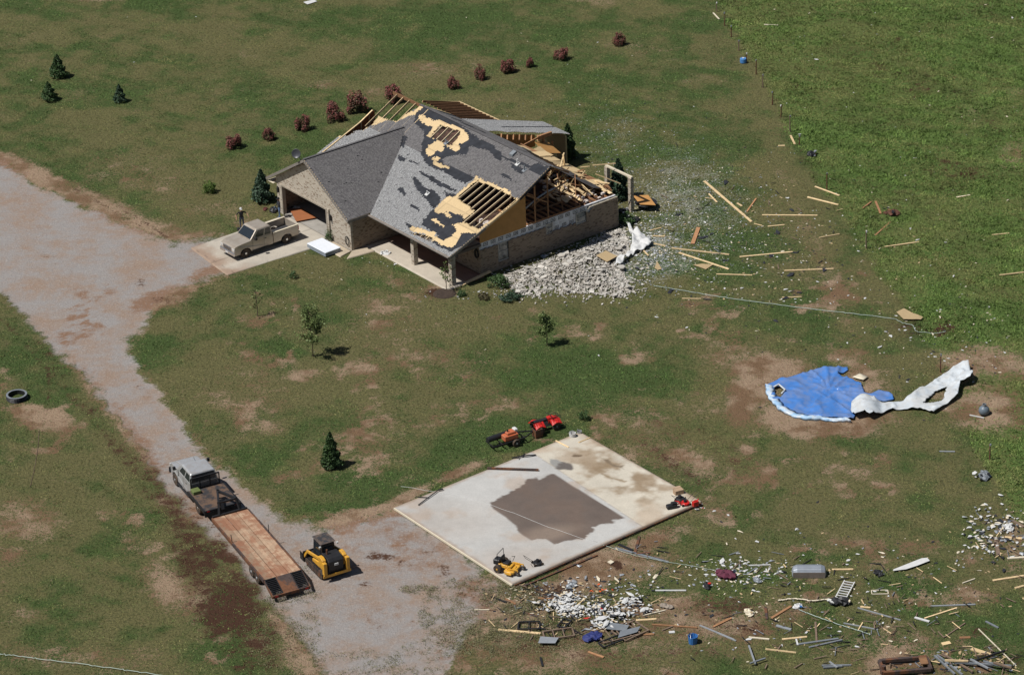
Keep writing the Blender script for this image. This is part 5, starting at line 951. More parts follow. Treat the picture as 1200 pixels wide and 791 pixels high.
def plant(name, label, cat, px, py, s, leafdef, lm, group=None, trunk=(.03, .3), rz=None, sz=None, lname='foliage'):
    p = atg(px, py); t = thing(name, label, cat, p, rng.uniform(0, 6) if rz is None else rz, group)
    V, F, ti = leafdef; o = npmesh(lname, V*(np.array(sz) if sz is not None else s), F, 4, LM[lm], t, tint=ti)
    q = MB(); z = trunk[1]*s; q.tube([(0, 0, -.05), (.01, .02, z*.5), (0, 0, z)], [trunk[0]*s*1.3, trunk[0]*s, trunk[0]*s*.5], 6)
    for k in range(4):
        a = k*1.6+.4; q.tube([(0, 0, z*.4), (math.cos(a)*s*.25, math.sin(a)*s*.25, z*1.1)], [trunk[0]*s*.5, trunk[0]*s*.2], 5)
    q.build('trunk', BARK, t); return t
G1 = 'red leaved shrubs in a line behind the house'
RB = [(274, 173, .62, 'leftmost small red shrub in the row behind the house'), (315, 164, .56, 'small low red shrub second from the left end of the row'), (355, 152, .62, 'medium red and green shrub third from the left of the row'), (391, 141, .78, 'round red shrub just left of the torn roof rafters'), (421, 132, .88, 'largest round red shrub beside the exposed gable studs'), (460, 120, .80, 'big red shrub partly hidden behind the bare rafters'), (531, 104, .50, 'small red shrub right of the ridge top behind the house'), (562, 93, .55, 'small loose red shrub fifth from the right end of the row'), (595, 85, .62, 'full rounded red shrub left of the tiny sparse one'), (621, 79, .38, 'tiny sparse reddish shrub, smallest of the row'), (659, 70, .66, 'full dark red shrub second from the right end of the row'), (726, 53, .60, 'rightmost red shrub standing apart in the back lawn')]
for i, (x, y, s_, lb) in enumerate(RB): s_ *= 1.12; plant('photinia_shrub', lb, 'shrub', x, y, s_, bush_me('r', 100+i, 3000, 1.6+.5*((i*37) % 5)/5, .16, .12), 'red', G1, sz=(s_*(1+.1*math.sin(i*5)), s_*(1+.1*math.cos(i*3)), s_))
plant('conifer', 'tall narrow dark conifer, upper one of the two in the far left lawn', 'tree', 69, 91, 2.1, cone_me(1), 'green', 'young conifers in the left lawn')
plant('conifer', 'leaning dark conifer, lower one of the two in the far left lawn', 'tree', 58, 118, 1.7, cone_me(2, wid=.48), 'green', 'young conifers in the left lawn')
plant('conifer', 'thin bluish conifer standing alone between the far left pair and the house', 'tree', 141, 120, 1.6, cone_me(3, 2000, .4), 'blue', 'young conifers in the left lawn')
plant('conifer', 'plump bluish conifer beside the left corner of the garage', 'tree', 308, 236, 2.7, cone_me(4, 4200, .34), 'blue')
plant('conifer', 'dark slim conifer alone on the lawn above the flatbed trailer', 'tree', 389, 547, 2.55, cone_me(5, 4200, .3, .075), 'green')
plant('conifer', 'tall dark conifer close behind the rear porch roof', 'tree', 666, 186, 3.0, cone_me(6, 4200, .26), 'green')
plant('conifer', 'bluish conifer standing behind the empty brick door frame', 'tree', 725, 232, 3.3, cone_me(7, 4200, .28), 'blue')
plant('shrub', 'bright green round shrub in the lawn left of the garage', 'shrub', 246, 226, .68, bush_me('g', 31, 1500, 1.5, .15), 'bright')
plant('shrub', 'tiny dark green shrub on the lawn below the tan pickup', 'shrub', 343, 326, .38, bush_me('g', 32, 700, 1.4, .2, .3), 'green')
plant('shrub', 'small dark shrub on the lawn right of the quad bike', 'shrub', 684, 492, .42, bush_me('g', 33, 900, 1.5, .2, .2), 'green')
plant('shrub', 'small dark shrub against the right pillar of the garage door', 'shrub', 386, 282, .5, bush_me('g', 34, 1100, 2.1, .16), 'green')
plant('shrub', 'dark green shrub at the corner between porch post and brick rubble', 'shrub', 584, 336, .8, bush_me('g', 35, 1500, 1.1, .15, .2), 'green')
plant('shrub', 'low dark shrub at the foot of the porch corner post', 'shrub', 541, 346, .45, bush_me('g', 36, 900, .9, .18), 'green')
plant('shrub', 'low brownish shrub in the bed along the porch', 'shrub', 567, 350, .55, bush_me('b', 37, 900, .7, .2), 'brown')
plant('juniper', 'flat spreading grey green juniper at the edge of the brick rubble', 'shrub', 600, 350, .8, bush_me('j', 38, 1300, .4, .16, .3), 'blue')
plant('shrub', 'dark shrub behind the fallen plywood by the rear brick frame', 'shrub', 733, 262, .8, bush_me('g', 39, 1200, 1., .16, .2), 'green')
def sapling(px, py, h_, label, nl, seed, spread=.3):
    rg = np.random.default_rng(seed); p = atg(px, py); t = thing('sapling', label, 'tree', p, 0, 'young staked trees in the front lawn'); q = MB(); q.tube([(0, 0, -.05), (.02, .02, h_*.35), (-.02, .03, h_*.7), (.02, 0, h_)], [.04, .032, .02, .008], 6); P = []
    for k in range(15):
        z0 = h_*(.3+.65*k/15); a = rg.uniform(0, 6.283); L_ = h_*spread*(1-.55*k/15)*rg.uniform(.6, 1.1); e = np.array([math.cos(a)*L_, math.sin(a)*L_, L_*.8]); q.tube([(0, 0, z0), tuple(np.array([0, 0, z0])+e*.5), tuple(np.array([0, 0, z0])+e)], [.016, .011, .005], 5)
        for j in range(nl): P.append(np.array([0, 0, z0])+e*rg.uniform(.35, 1.1)+rg.normal(0, .12*h_/3, 3))
    V, F, ti = leaves(np.array(P), .17, rg.random(len(P))); npmesh('crown', V, F, 4, LM['sap'], t, tint=ti); q.build('trunk', BARK, t); return t
sapling(367, 418, 3.6, 'leafy sapling casting a broad shadow in the middle of the front lawn', 110, 5)
sapling(641, 405, 2.5, 'slender sapling in the lawn below the brick rubble', 80, 6)
sapling(302, 371, 2.3, 'very thin almost bare sapling in the lawn below the driveway apron', 5, 7, .22)
sapling(523, 340, 2.0, 'bare branched young plant in the round mulch bed before the porch', 9, 8, .35)
mu = at(521, 344); q = MB(); q.lathe([(.02, .08), (.6, .07), (.85, .02), (.9, -.05)], 20); o = q.build('mulch_bed', mat('dark_mulch', (.045, .03, .022), .95, var=.5, sc=6, bump=.03)); o.location = mu; tag(o, kind='structure')
# ------------------------------------------------------------------ sheets and debris helpers
from mathutils.geometry import delaunay_2d_cdt
def sheet(name, P, sp, zf, m, holes=(), th=.01, parent=None, smooth=True, origin=None):
    """P: list of world (x,y); triangulated interior with height function"""
    P = [Vector((p[0], p[1])) for p in P]; Q = []
    for i, a in enumerate(P):
        b_ = P[(i+1) % len(P)]; n = max(1, int((b_-a).length/sp)); Q += [a.lerp(b_, k/n) for k in range(n)]
    xs_ = [p.x for p in P]; ys_ = [p.y for p in P]; n0 = len(Q); PP = [(p.x, p.y) for p in P]
    X, Y = np.meshgrid(np.arange(min(xs_), max(xs_), sp), np.arange(min(ys_), max(ys_), sp)); X = X.ravel()+rng.uniform(-.2, .2, X.size)*sp; Y = Y.ravel()+rng.uniform(-.2, .2, Y.size)*sp
    ok = inpoly(X, Y, PP) & (segd(X, Y, PP, True) > sp*.35); pts = Q+[Vector((x, y)) for x, y in zip(X[ok], Y[ok])]
    vs, _, fs, *_r = delaunay_2d_cdt(pts, [], [list(range(n0))], 1, 1e-5)
    O = origin or Vector((sum(xs_)/len(xs_), sum(ys_)/len(ys_), 0)); F_ = []
    for f in fs:
        cx = sum(vs[i].x for i in f)/len(f); cy = sum(vs[i].y for i in f)/len(f)
        if any(inpoly(np.array([cx]), np.array([cy]), h)[0] for h in holes): continue
        F_.append(tuple(f))
    me = bpy.data.meshes.new(name); me.from_pydata([(v.x-O.x, v.y-O.y, float(zf(v.x, v.y))) for v in vs], [], F_); me.update()
    if smooth: me.polygons.foreach_set('use_smooth', [True]*len(me.polygons))
    o = link(name, me, m, parent); o.location = (0, 0, 0) if parent else O
    if th: md = o.modifiers.new('solid', 'SOLIDIFY'); md.thickness = th; md.offset = 1
    return o
def pxw(P, z=0): return [tuple(at(x, y, z)[:2]) for x, y in P]
def gnd1(x, y): return float(gz_at(np.array([min(max(x, -59), 65)]), np.array([min(max(y, -53), 87)]))[0])
# ------------------------------------------------------------------ torn pool
k8 = lambda *P: pxw([(860+x/3.529, 400+y/3.529) for x, y in P])
pool = thing('torn_pool', 'collapsed round pool with blue liner and pale rim flattened on bare earth', 'pool', at(955, 462))
pl_ = at(955, 462); off = Vector((pl_.x, pl_.y, 0))
liner = [(128, 188), (200, 160), (250, 145), (330, 122), (400, 112), (470, 110), (472, 122), (450, 136), (430, 138), (450, 150), (490, 160), (525, 180), (540, 215), (562, 226), (600, 212), (655, 230), (662, 246), (630, 254), (560, 250), (520, 252), (495, 330), (440, 326), (380, 322), (300, 312), (240, 298), (185, 268), (150, 230)]
def zl(x, y):
    n = float(fbm(np.array([x]), np.array([y]), .9, 3, 88)[0]); a = math.atan2(y-pl_.y-.3, x-pl_.x-1); r = math.hypot(x-pl_.x, y-pl_.y)
    vv = lambda p, q, s: float(vn(np.array([p]), np.array([q]), s)[0]); m_ = .5; cr1 = max(0, 1-7*abs(vv(a*3.2+n, r*.35, 5)-.5)); cr2 = max(0, 1-9*abs(vv(x*.7+y*.5, y*.8-x*.3, 6)-.5)); return gnd1(x, y)+.08+.10*(n-.4)+.13*cr1*min(1, r/1.5)+.07*cr2+.02*math.sin(a*11+9*n)*min(1, r/2)
M['liner'] = mat('blue_liner', (.06, .18, .48), .35, var=.14, sc=1.2, dirt=((.26, .24, .22), .9, .3), spec=.4)
o = sheet('liner', k8(*liner), .10, zl, M['liner'], [k8((165, 200), (195, 192), (212, 212), (195, 236), (170, 228))], .012, None); o.parent = pool; o.location = Vector((o.location.x-pl_.x, o.location.y-pl_.y, 0))
M['pwhite'] = mat('pool_wall_white', (.50, .54, .57), .45, var=.1, sc=2, dirt=((.42, .38, .32), 1.2, .35)); M['pblue'] = mat('pool_rim', (.28, .44, .62), .45, var=.2, sc=2, col2=(.50, .56, .62))
rim = MB(); pts = k8((128, 186), (134, 215), (150, 250), (185, 285), (240, 316), (310, 328), (380, 332), (440, 336), (492, 338))
Pn = []
for i in range(len(pts)-1):
    for k in range(6): a, b_ = pts[i], pts[i+1]; f = k/6; Pn.append((a[0]*(1-f)+b_[0]*f-pl_.x, a[1]*(1-f)+b_[1]*f-pl_.y))
secs = []
for i, (x, y) in enumerate(Pn):
    j = .05*math.sin(i*1.7)+.04*math.sin(i*.6); h = .22+.07*math.sin(i*.45)+.03*math.sin(i*2.1); d = Vector((0-x+.4, 0-y+.3, 0)).normalized()
    c = Vector((x, y, 0)); secs.append([c+d*(.00+j), c+d*(.02+j)+Vector((0, 0, h)), c+d*(.34+j)+Vector((0, 0, h*.85)), c+d*(.62+j)+Vector((0, 0, .12))])
rim.loft(secs); rim.build('pool_rim', M['pblue'], pool, smooth=True)
q = MB(); e = k8((165, 200), (212, 212)); q.tube([(e[0][0]-pl_.x, e[0][1]-pl_.y, .22), ((e[0][0]+e[1][0])/2-pl_.x, e[0][1]-pl_.y+.25, .28), (e[1][0]-pl_.x, e[1][1]-pl_.y, .22), (e[1][0]-pl_.x-.3, e[1][1]-pl_.y-.5, .2)], .07, 6); q.build('skimmer_ring', M['pwhite'], pool, smooth=True)
wall = [(487, 262), (520, 248), (560, 245), (610, 258), (660, 262), (700, 255), (760, 215), (800, 190), (870, 145), (925, 118), (968, 116), (988, 165), (975, 185), (935, 195), (925, 240), (880, 270), (825, 304), (790, 292), (740, 288), (650, 290), (600, 312), (560, 328), (535, 318), (500, 326), (483, 300)]
def zw(x, y):
    px, py = topx(x, y, .3); n = float(fbm(np.array([x]), np.array([y]), .8, 3, 12)[0]); cx = (float(px)-860)*3.529
    return gnd1(x, y)+.12+.35*(n-.3)+(.35*max(0, math.sin((cx-480)/130*math.pi)) if cx < 610 else 0)+.55*max(0, (cx-860)/120)*max(.2, n+.3)+.14*max(0, 1-6*abs(float(vn(np.array([x*.9+y*.3]), np.array([y*1.5-x*.8]), 19)[0])-.5))
tag(sheet('pool_wall', k8(*wall), .11, zw, M['pwhite'], [k8((780, 268), (832, 215), (882, 200), (866, 250), (800, 266))], .015), 'long torn white pool wall sheet trailing right from the blue liner, with a hole', 'pool wall')
# ------------------------------------------------------------------ brick rubble
k4 = lambda *P: [(480+x/4, 220+y/4) for x, y in P]
RUB = k4((440, 412), (600, 352), (720, 312), (830, 268), (950, 200), (1010, 190), (1030, 300), (990, 380), (1040, 480), (1010, 520), (900, 505), (760, 495), (640, 480), (600, 515), (500, 500), (450, 450))
def chunk(mb, c, s_, rgx):
    n = rgx.integers(4, 6); a0 = rgx.uniform(0, 6.28); th = rgx.uniform(.03, .08)*(1+s_); R_ = Matrix.Rotation(rgx.uniform(-.28, .28), 3, 'X') @ Matrix.Rotation(rgx.uniform(-.28, .28), 3, 'Y'); P = []
    asp = rgx.uniform(.4, .8)
    for k in range(n): a = 2*math.pi*k/n+rgx.uniform(-.25, .25); r = s_*rgx.uniform(.75, 1.1); x, y = r*math.cos(a), r*math.sin(a)*asp; P.append((x*math.cos(a0)-y*math.sin(a0), x*math.sin(a0)+y*math.cos(a0)))
    vs = [Vector(c)+R_ @ Vector((x, y, z)) for z in (0, th) for x, y in P]; mb.add(vs, [tuple(range(n))[::-1], tuple(range(n, 2*n))]+[(i, (i+1) % n, n+(i+1) % n, n+i) for i in range(n)])
M['rubble'] = mat('brick_rubble', (.50, .475, .43), .9, var=.25, sc=3, tint=.3, dirt=((.24, .2, .16), 1.5, .5))
rb_ = MB(); cnt = 0; wp = pxw(RUB); xr = [p[0] for p in wp]; yr = [p[1] for p in wp]
wallline = [tuple(hw(2.8, -.02)[:2]), tuple(hw(16, -.02)[:2])]
while cnt < 5200:
    x, y = rng.uniform(min(xr)-1, max(xr)+1), rng.uniform(min(yr)-1, max(yr)+1); ins_ = inpoly(np.array([x]), np.array([y]), wp)[0]; d = float(segd(np.array([x]), np.array([y]), wp, True)[0])
    if (not ins_ and rng.random() > .22*math.exp(-d/.7)): continue
    if -float((Vector((x, y, 0))-HO).dot(HV)) < .12: continue
    h_ = .26*min(1, d/2.2)*rng.random() if ins_ else 0; chunk(rb_, (x, y, gnd1(x, y)+.02+h_), rng.uniform(.04, .13)*(1.8 if rng.random() < .15 else 1), rng); cnt += 1
tag(rb_.build('brick_rubble', M['rubble'], tint=True, recalc=False), 'heap of broken pale brick slabs fallen along the side wall of the house', 'rubble', kind='stuff')
ml = MB(); ml.prism([(p[0], p[1]) for p in wp], -.2, .01, 'z', fn=None)
for k in range(34):
    for _ in range(50):
        x, y = rng.uniform(min(xr), max(xr)), rng.uniform(min(yr), max(yr))
        if inpoly(np.array([x]), np.array([y]), wp)[0] and -float((Vector((x, y, 0))-HO).dot(HV)) > .5: break
    q = MB(); chunk(q, (0, 0, 0), rng.uniform(.3, .48), rng); o = q.build('brick_piece', M['rubble'], tint=True); o.location = (x, y, gnd1(x, y)+.12+.16*rng.random()); tag(o, 'larger flat piece of fallen brick veneer lying on the pale rubble heap', 'brick piece', 'larger brick pieces on the rubble heap')
# ------------------------------------------------------------------ brick frame left standing behind the house
bf = thing('brick_door_frame', 'two lone brick posts joined by a pale beam behind the house corner', 'frame', hw(18.7, 1.5), HA)
for v_, hh in ((0, 2.85), (2.9, 2.85)):
    q = MB(); q.box(-.16, .16, v_-.16, v_+.16, -.1, hh); uvwalls(q.build('post', M['brick'], bf))
q = MB(); q.box(-.09, .09, -.16, 3.06, 2.852, 2.98); q.build('beam', M['cream'], bf)
# ------------------------------------------------------------------ single items
def flat(name, P, label, cat, m, th=.02, z=.06, bend=.0, group=None, holes=(), sp=.3, crumple=0):
    W = pxw(P, z); f = lambda x, y: gnd1(x, y)+z+bend*math.sin(x*1.3+y)+(crumple*(float(fbm(np.array([x]), np.array([y]), 1.6, 3, 5)[0])-.35) if crumple else 0)
    return tag(sheet(name, W, sp, f, m, holes, th, smooth=bool(crumple)), label, cat, group)
kz = lambda ox, oy, s: (lambda *P: [(ox+x/s, oy+y/s) for x, y in P])
a4 = kz(480, 220, 4); a7 = kz(780, 180, 2.857); a9 = kz(540, 640, 3.75); a10 = kz(840, 600, 3.333); a3 = kz(240, 220, 4); a5 = kz(250, 200, 6.59); a6 = kz(540, 470, 3.597); a11 = kz(820, 0, 3.158); a8 = kz(860, 400, 3.529)
flat('white_sheet', a4((1015, 165), (1035, 175), (1050, 205), (1100, 225), (1142, 262), (1110, 280), (1060, 300), (1020, 330), (990, 365), (955, 372), (975, 345), (1030, 300), (1045, 260), (1035, 210)), 'crumpled white plastic sheet lying beside the brick rubble', 'sheet', M['white'], .01, .2, crumple=1.1, sp=.12)
flat('plywood_sheet', a4((875, 318), (920, 295), (975, 322), (925, 348)), 'ragged orange plywood piece lying on the brick rubble', 'plywood', M['osb'], z=.42)
flat('plywood_sheet', a4((1148, 378), (1160, 345), (1182, 382), (1165, 386)), 'small orange plywood scrap in the grass right of the rubble', 'plywood', M['osb'])
flat('plywood_sheet', a7((773, 530), (798, 518), (830, 535), (862, 545), (855, 555), (797, 553)), 'torn orange plywood lying at the fence line above the pool', 'plywood', M['osb'], z=.15)
flat('plywood_sheet', a7((92, 373), (120, 370), (160, 372), (135, 388)), 'small yellow plywood scrap under the long boards right of the house', 'plywood', M['osb'])
flat('brown_board', a5((590, 300), (680, 288), (800, 362), (640, 392)), 'rust brown board lying in the garage doorway behind the tan pickup', 'board', mat('rust_brown_board', (.30, .11, .045), .6, var=.1, sc=1.5), .03, .2)
flat('metal_sheet', a10((690, 222), (760, 195), (800, 180), (822, 178), (832, 190), (790, 206), (740, 222), (688, 228)), 'long pointed white metal sheet lying right of the overturned grey tub', 'metal sheet', M['white'], .02, .12)
flat('white_sheet', kz(0, 0, 2.857)((1016, 8), (1050, 0), (1062, 6), (1030, 16)), 'white rectangular sheet in the lawn at the top edge of the view', 'sheet', M['white'])
flat('paper_sheet', a8((490, 148), (520, 133), (555, 148), (535, 163)), 'pale crumpled sheet lying just above the blue pool liner', 'scrap', M['cream'], z=.1, crumple=.2)
# spa cover like white box on the grass
W4 = [at(361, 290), at(379, 283.5), at(399, 295.5), at(380, 303)]; c = sum(W4, Vector())/4; d = W4[1]-W4[0]
q = thing('spa_cover', 'white topped rectangular foam cover lying on the grass before the garage', 'cover', c, math.atan2(d.y, d.x)); L1 = (W4[1]-W4[0]).length/2; L2 = (W4[2]-W4[1]).length/2
b = MB(); b.box(-L1, L1, -L2, L2, .32, .40); b.build('top', mat('cool_white', (.66, .69, .74), .5, var=.05), q, bevel=.03); b = MB(); b.box(-L1+.02, L1-.02, -L2+.02, L2-.02, .04, .319); b.build('side', mat('grey_side', (.25, .28, .32), .6), q)
# hose reel on the garage wall, planter items
q = thing('hose_coil', 'dark coiled hose hanging on the brick wall right of the garage door', 'hose', hw(-2.07, 10.65, .75), HA)
b = MB(); pts = [(-.03*(k % 2), .24*math.sin(k*.35), .36*math.cos(k*.35)) for k in range(55)]; b.tube(pts, .035, 5); b.build('coil', M['black'], q)
q = thing('dark_wreath', 'dark oval wreath hanging by the porch corner wall', 'wreath', hw(2.72, .5, 1.7), HA); b = MB(); b.tube([(0, .2*math.sin(k*.45), .33*math.cos(k*.45)) for k in range(15)], .07, 6); b.build('ring', M['black'], q)
# corrugated ring
p = atg(20, 467); q = thing('pipe_coil', 'black corrugated ring with pale rim lying on the left lawn', 'ring', p)
b = MB(); n = 26
b.lathe([(.62, 0), (.72, .0), (.75, .05), (.70, .1), (.75, .15), (.70, .2), (.75, .25), (.70, .3), (.70, .34), (.62, .34), (.62, .0)], 26, cap=False); b.build('wall', M['black'], q, smooth=False)
b = MB(); b.lathe([(.60, .345), (.74, .345), (.74, .375), (.60, .375), (.60, .345)], 26, cap=False); b.build('rim', M['grey'], q)
# overturned grey tub
p = atg(948, 673); q = thing('grey_tub', 'grey metal stock tank lying on its side in the debris field', 'tub', p, math.radians(-4))
b = MB(); secs = []
for f, k in ((-1, .55), (-.93, .85), (-.7, 1), (.7, 1), (.93, .85), (1, .55)): secs.append([(f*1.05, y*k, z*k if z > .1 else z) for y, z in ((-.42, .0), (-.44, .35), (-.3, .56), (0, .62), (.3, .56), (.44, .35), (.42, .0))])
b.loft(secs); b.build('shell', mat('dull_zinc', (.30, .33, .37), .5, .4, var=.15, sc=2), q, smooth=False, bevel=.02)
b = MB(); b.box(-1.0, .98, -.47, -.445, .02, .42); b.build('brown_panel', mat('dull_brown', (.18, .15, .13), .7), q)
# ladder-like white rack
p = atg(990, 694); q = thing('white_rack', 'white wire shelf rack lying beside dark bags in the debris field', 'rack', p, math.radians(68)); b = MB()
for y in (-.32, .32): b.beam((-1., y, .15), (1.1, y, .15), .06, .05)
for k in range(8): b.beam((-1.+k*.28, -.32, .16), (-1.+k*.28, .32, .16), .06, .04)
b.build('frame', M['white'], q)
p = atg(1031, 694); q = thing('small_frame', 'small pale rectangular frame flat on the grass right of the wire rack', 'frame', p, math.radians(-2)); b = MB()
for s_ in (-1, 1): b.beam((-.5, s_*.22, .05), (.5, s_*.22, .05), .05, .04); b.beam((s_*.5, -.22, .05), (s_*.5, .22, .05), .05, .04)
b.build('frame', M['cream'], q)
def bucket(px, py, label, m, r=.22, h_=.42, lie=False):
    p = atg(px, py); q = thing('bucket', label, 'bucket', p, rng.uniform(0, 3)); b = MB(); b.lathe([(r*.85, 0), (r, h_), (r*.93, h_), (r*.8, .03)], 14); o = b.build('shell', m, q)
    b = MB(); b.tube([(-r, 0, h_-.02), (-r*.5, .1, h_+.12), (r*.5, .1, h_+.12), (r, 0, h_-.02)], .012, 5); o2 = b.build('handle', M['steel'], q)
    if lie: o.rotation_euler = o2.rotation_euler = (math.radians(80), 0, .6); o.location = o2.location = (0, 0, r)
    return q
bucket(812, 753, 'bright blue bucket in the reddish mud below the white debris', M['blue'], .3, .5)
bucket(671, 513, 'white bucket on the top corner of the slab', M['white'], .24, .42)
bucket(679, 509, 'second pail, greyer, behind the white bucket at the slab top corner', M['steel'], .18, .3)
q = thing('blue_drum', 'blue plastic drum standing by the far fence posts', 'drum', atg(871, 74)); b = MB(); b.lathe([(.26, 0), (.29, .08), (.29, .38), (.26, .44), (.05, .45)], 14); b.build('shell', mat('bright_blue', (.07, .22, .5), .5), q); b = MB(); b.lathe([(.1, .451), (.1, .49), (.02, .49)], 10); b.build('lid', M['white'], q)
q = thing('gas_tank', 'grey round gas tank lying on bare earth right of the pool wall', 'tank', atg(1153, 486)); b = MB(); b.lathe([(.03, .02), (.22, .06), (.36, .2), (.38, .36), (.34, .52), (.2, .66), (.06, .7), (.06, .74)], 16); b.build('shell', mat('slate_grey', (.12, .15, .18), .4), q, smooth=True); b = MB(); b.lathe([(.14, .70), (.14, .84), (.11, .84), (.11, .70)], 12); b.build('collar', M['grey'], q)
q = thing('fuel_can', 'red fuel can at the right corner of the slab', 'fuel can', at(815, 592.5, .12), .5); b = MB(); b.box(-.2, .2, -.13, .13, 0, .34); b.cyl((.14, 0, .34), (.24, 0, .46), .04, .03, 8); b.build('body', M['red'], q, bevel=.04); b = MB(); b.tube([(-.15, 0, .33), (-.12, 0, .42), (.05, 0, .42), (.08, 0, .33)], .02, 6); b.build('handle', M['red'], q)
q = thing('cardboard_box', 'brown open cardboard box near the right slab corner', 'box', at(795, 578, .12), .4); b = MB(); b.box(-.3, .3, -.2, .2, 0, .3); b.build('body', mat('cardboard', (.36, .25, .16), .85), q); b = MB(); b.box(-.3, .3, .2, .4, .3, .31); b.build('flap', mat('cardboard_flap', (.38, .27, .18), .85), q)
q = thing('garden_vacuum', 'black machine lying at the right slab corner with red hose', 'machine', at(788, 595, .12), .3); b = MB(); b.box(-.4, .3, -.18, .18, 0, .28); b.box(-.1, .3, -.14, .14, .28, .42); b.build('body', M['black'], q, bevel=.05); b = MB(); b.tube([(.3, 0, .2), (.55, .1, .15), (.6, .4, .12), (.4, .6, .1)], .04, 6); b.build('hose', M['red'], q)
q = thing('steel_beam', 'long thin rust brown steel bar lying across the upper left of the slab', 'bar', at(602, 550, .12)); a, b_ = at(571, 548.5, .2)-at(602, 550, .12), at(631, 550.5, .2)-at(602, 550, .12); b = MB(); b.beam(a, b_, .14, .12); b.build('bar', M['rust'], q)
def at0(p): return at(*p, .14)
for P, lb, m_ in (((a6((400, 166), (455, 194))), 'short pale board on the slab below the white bucket', 'wood'), ((a6((497, 174), (545, 153))), 'short pale board on the slab right of the white bucket', 'wood')):
    A_, B_ = at0(P[0]), at0(P[1]); C_ = (A_+B_)/2; b = MB(); b.beam(A_-C_, B_-C_, .1, .04); o = b.build('board', M[m_], tint=True); o.location = C_; tag(o, lb, 'board', 'loose boards on the slab')
q = thing('fallen_bird', 'small dark twisted branch on the upper left slab', 'branch', at(614, 536, .13)); q.name = 'twisted_branch'; b = MB(); b.tube([(-.8, -.1, .05), (-.3, 0, .1), (.2, .05, .12), (.8, .2, .05)], .05, 5); b.tube([(-.2, 0, .1), (.1, .3, .1)], .04, 5); b.tube([(-.3, 0, .1), (-.4, -.3, .1)], .03, 5); b.build('stem', M['black'], q)
q = thing('metal_stand', 'dark thin metal stand lying near the left corner of the slab', 'stand', at(503, 583, .13)); b = MB(); b.beam((-.7, -1.0, .06), (.6, .8, .1), .05, .05); b.beam((0, -.1, .06), (-.9, .1, .05), .04, .04); b.beam((.6, .8, .1), (.9, .9, .1), .1, .06); b.build('frame', M['black'], q)
# slab edge boards
for a, b_, lb in (((462, 596), (600, 686), 'long pale form board along the lower left edge of the slab'), ((603, 686), (822, 590), 'long rust brown sill board along the lower right edge of the slab')):
    A_, B_ = at(*a, .1), at(*b_, .1); C_ = (A_+B_)/2; q = MB(); q.beam(A_-C_, B_-C_, .07, .12); o = q.build('edge_board', M['cream'] if 'pale' in lb else M['rust'], tint=False); o.location = C_; tag(o, lb, 'board')
q = MB(); A_, B_ = at(612, 687, .06), at(700, 650, .06); C_ = (A_+B_)/2; q.beam(A_-C_, B_-C_, .12, .05); o = q.build('edge_board', M['rust']); o.location = C_; tag(o, 'second brown board lying on the earth just below the slab edge', 'board')
# round table with plywood
q = thing('patio_table', 'round dark patio table toppled under an orange plywood square', 'table', atg(757, 243), .2); b = MB(); b.lathe([(.02, .42), (.85, .42), (.88, .46), (.85, .5), (.02, .5)], 20); b.build('table_top', M['black'], q); 
for k in range(4):
    b = MB(); b.beam((.5*math.cos(k*1.57), .5*math.sin(k*1.57), 0), (.4*math.cos(k*1.57), .4*math.sin(k*1.57), .42), .06, .06); b.build('leg', M['black'], q)
flat('plywood_sheet', kz(480, 100, 3.953)((1035, 512), (1105, 508), (1140, 555), (1068, 552)), 'orange plywood square resting on the toppled patio table', 'plywood', M['osb_o'], .03, .62)
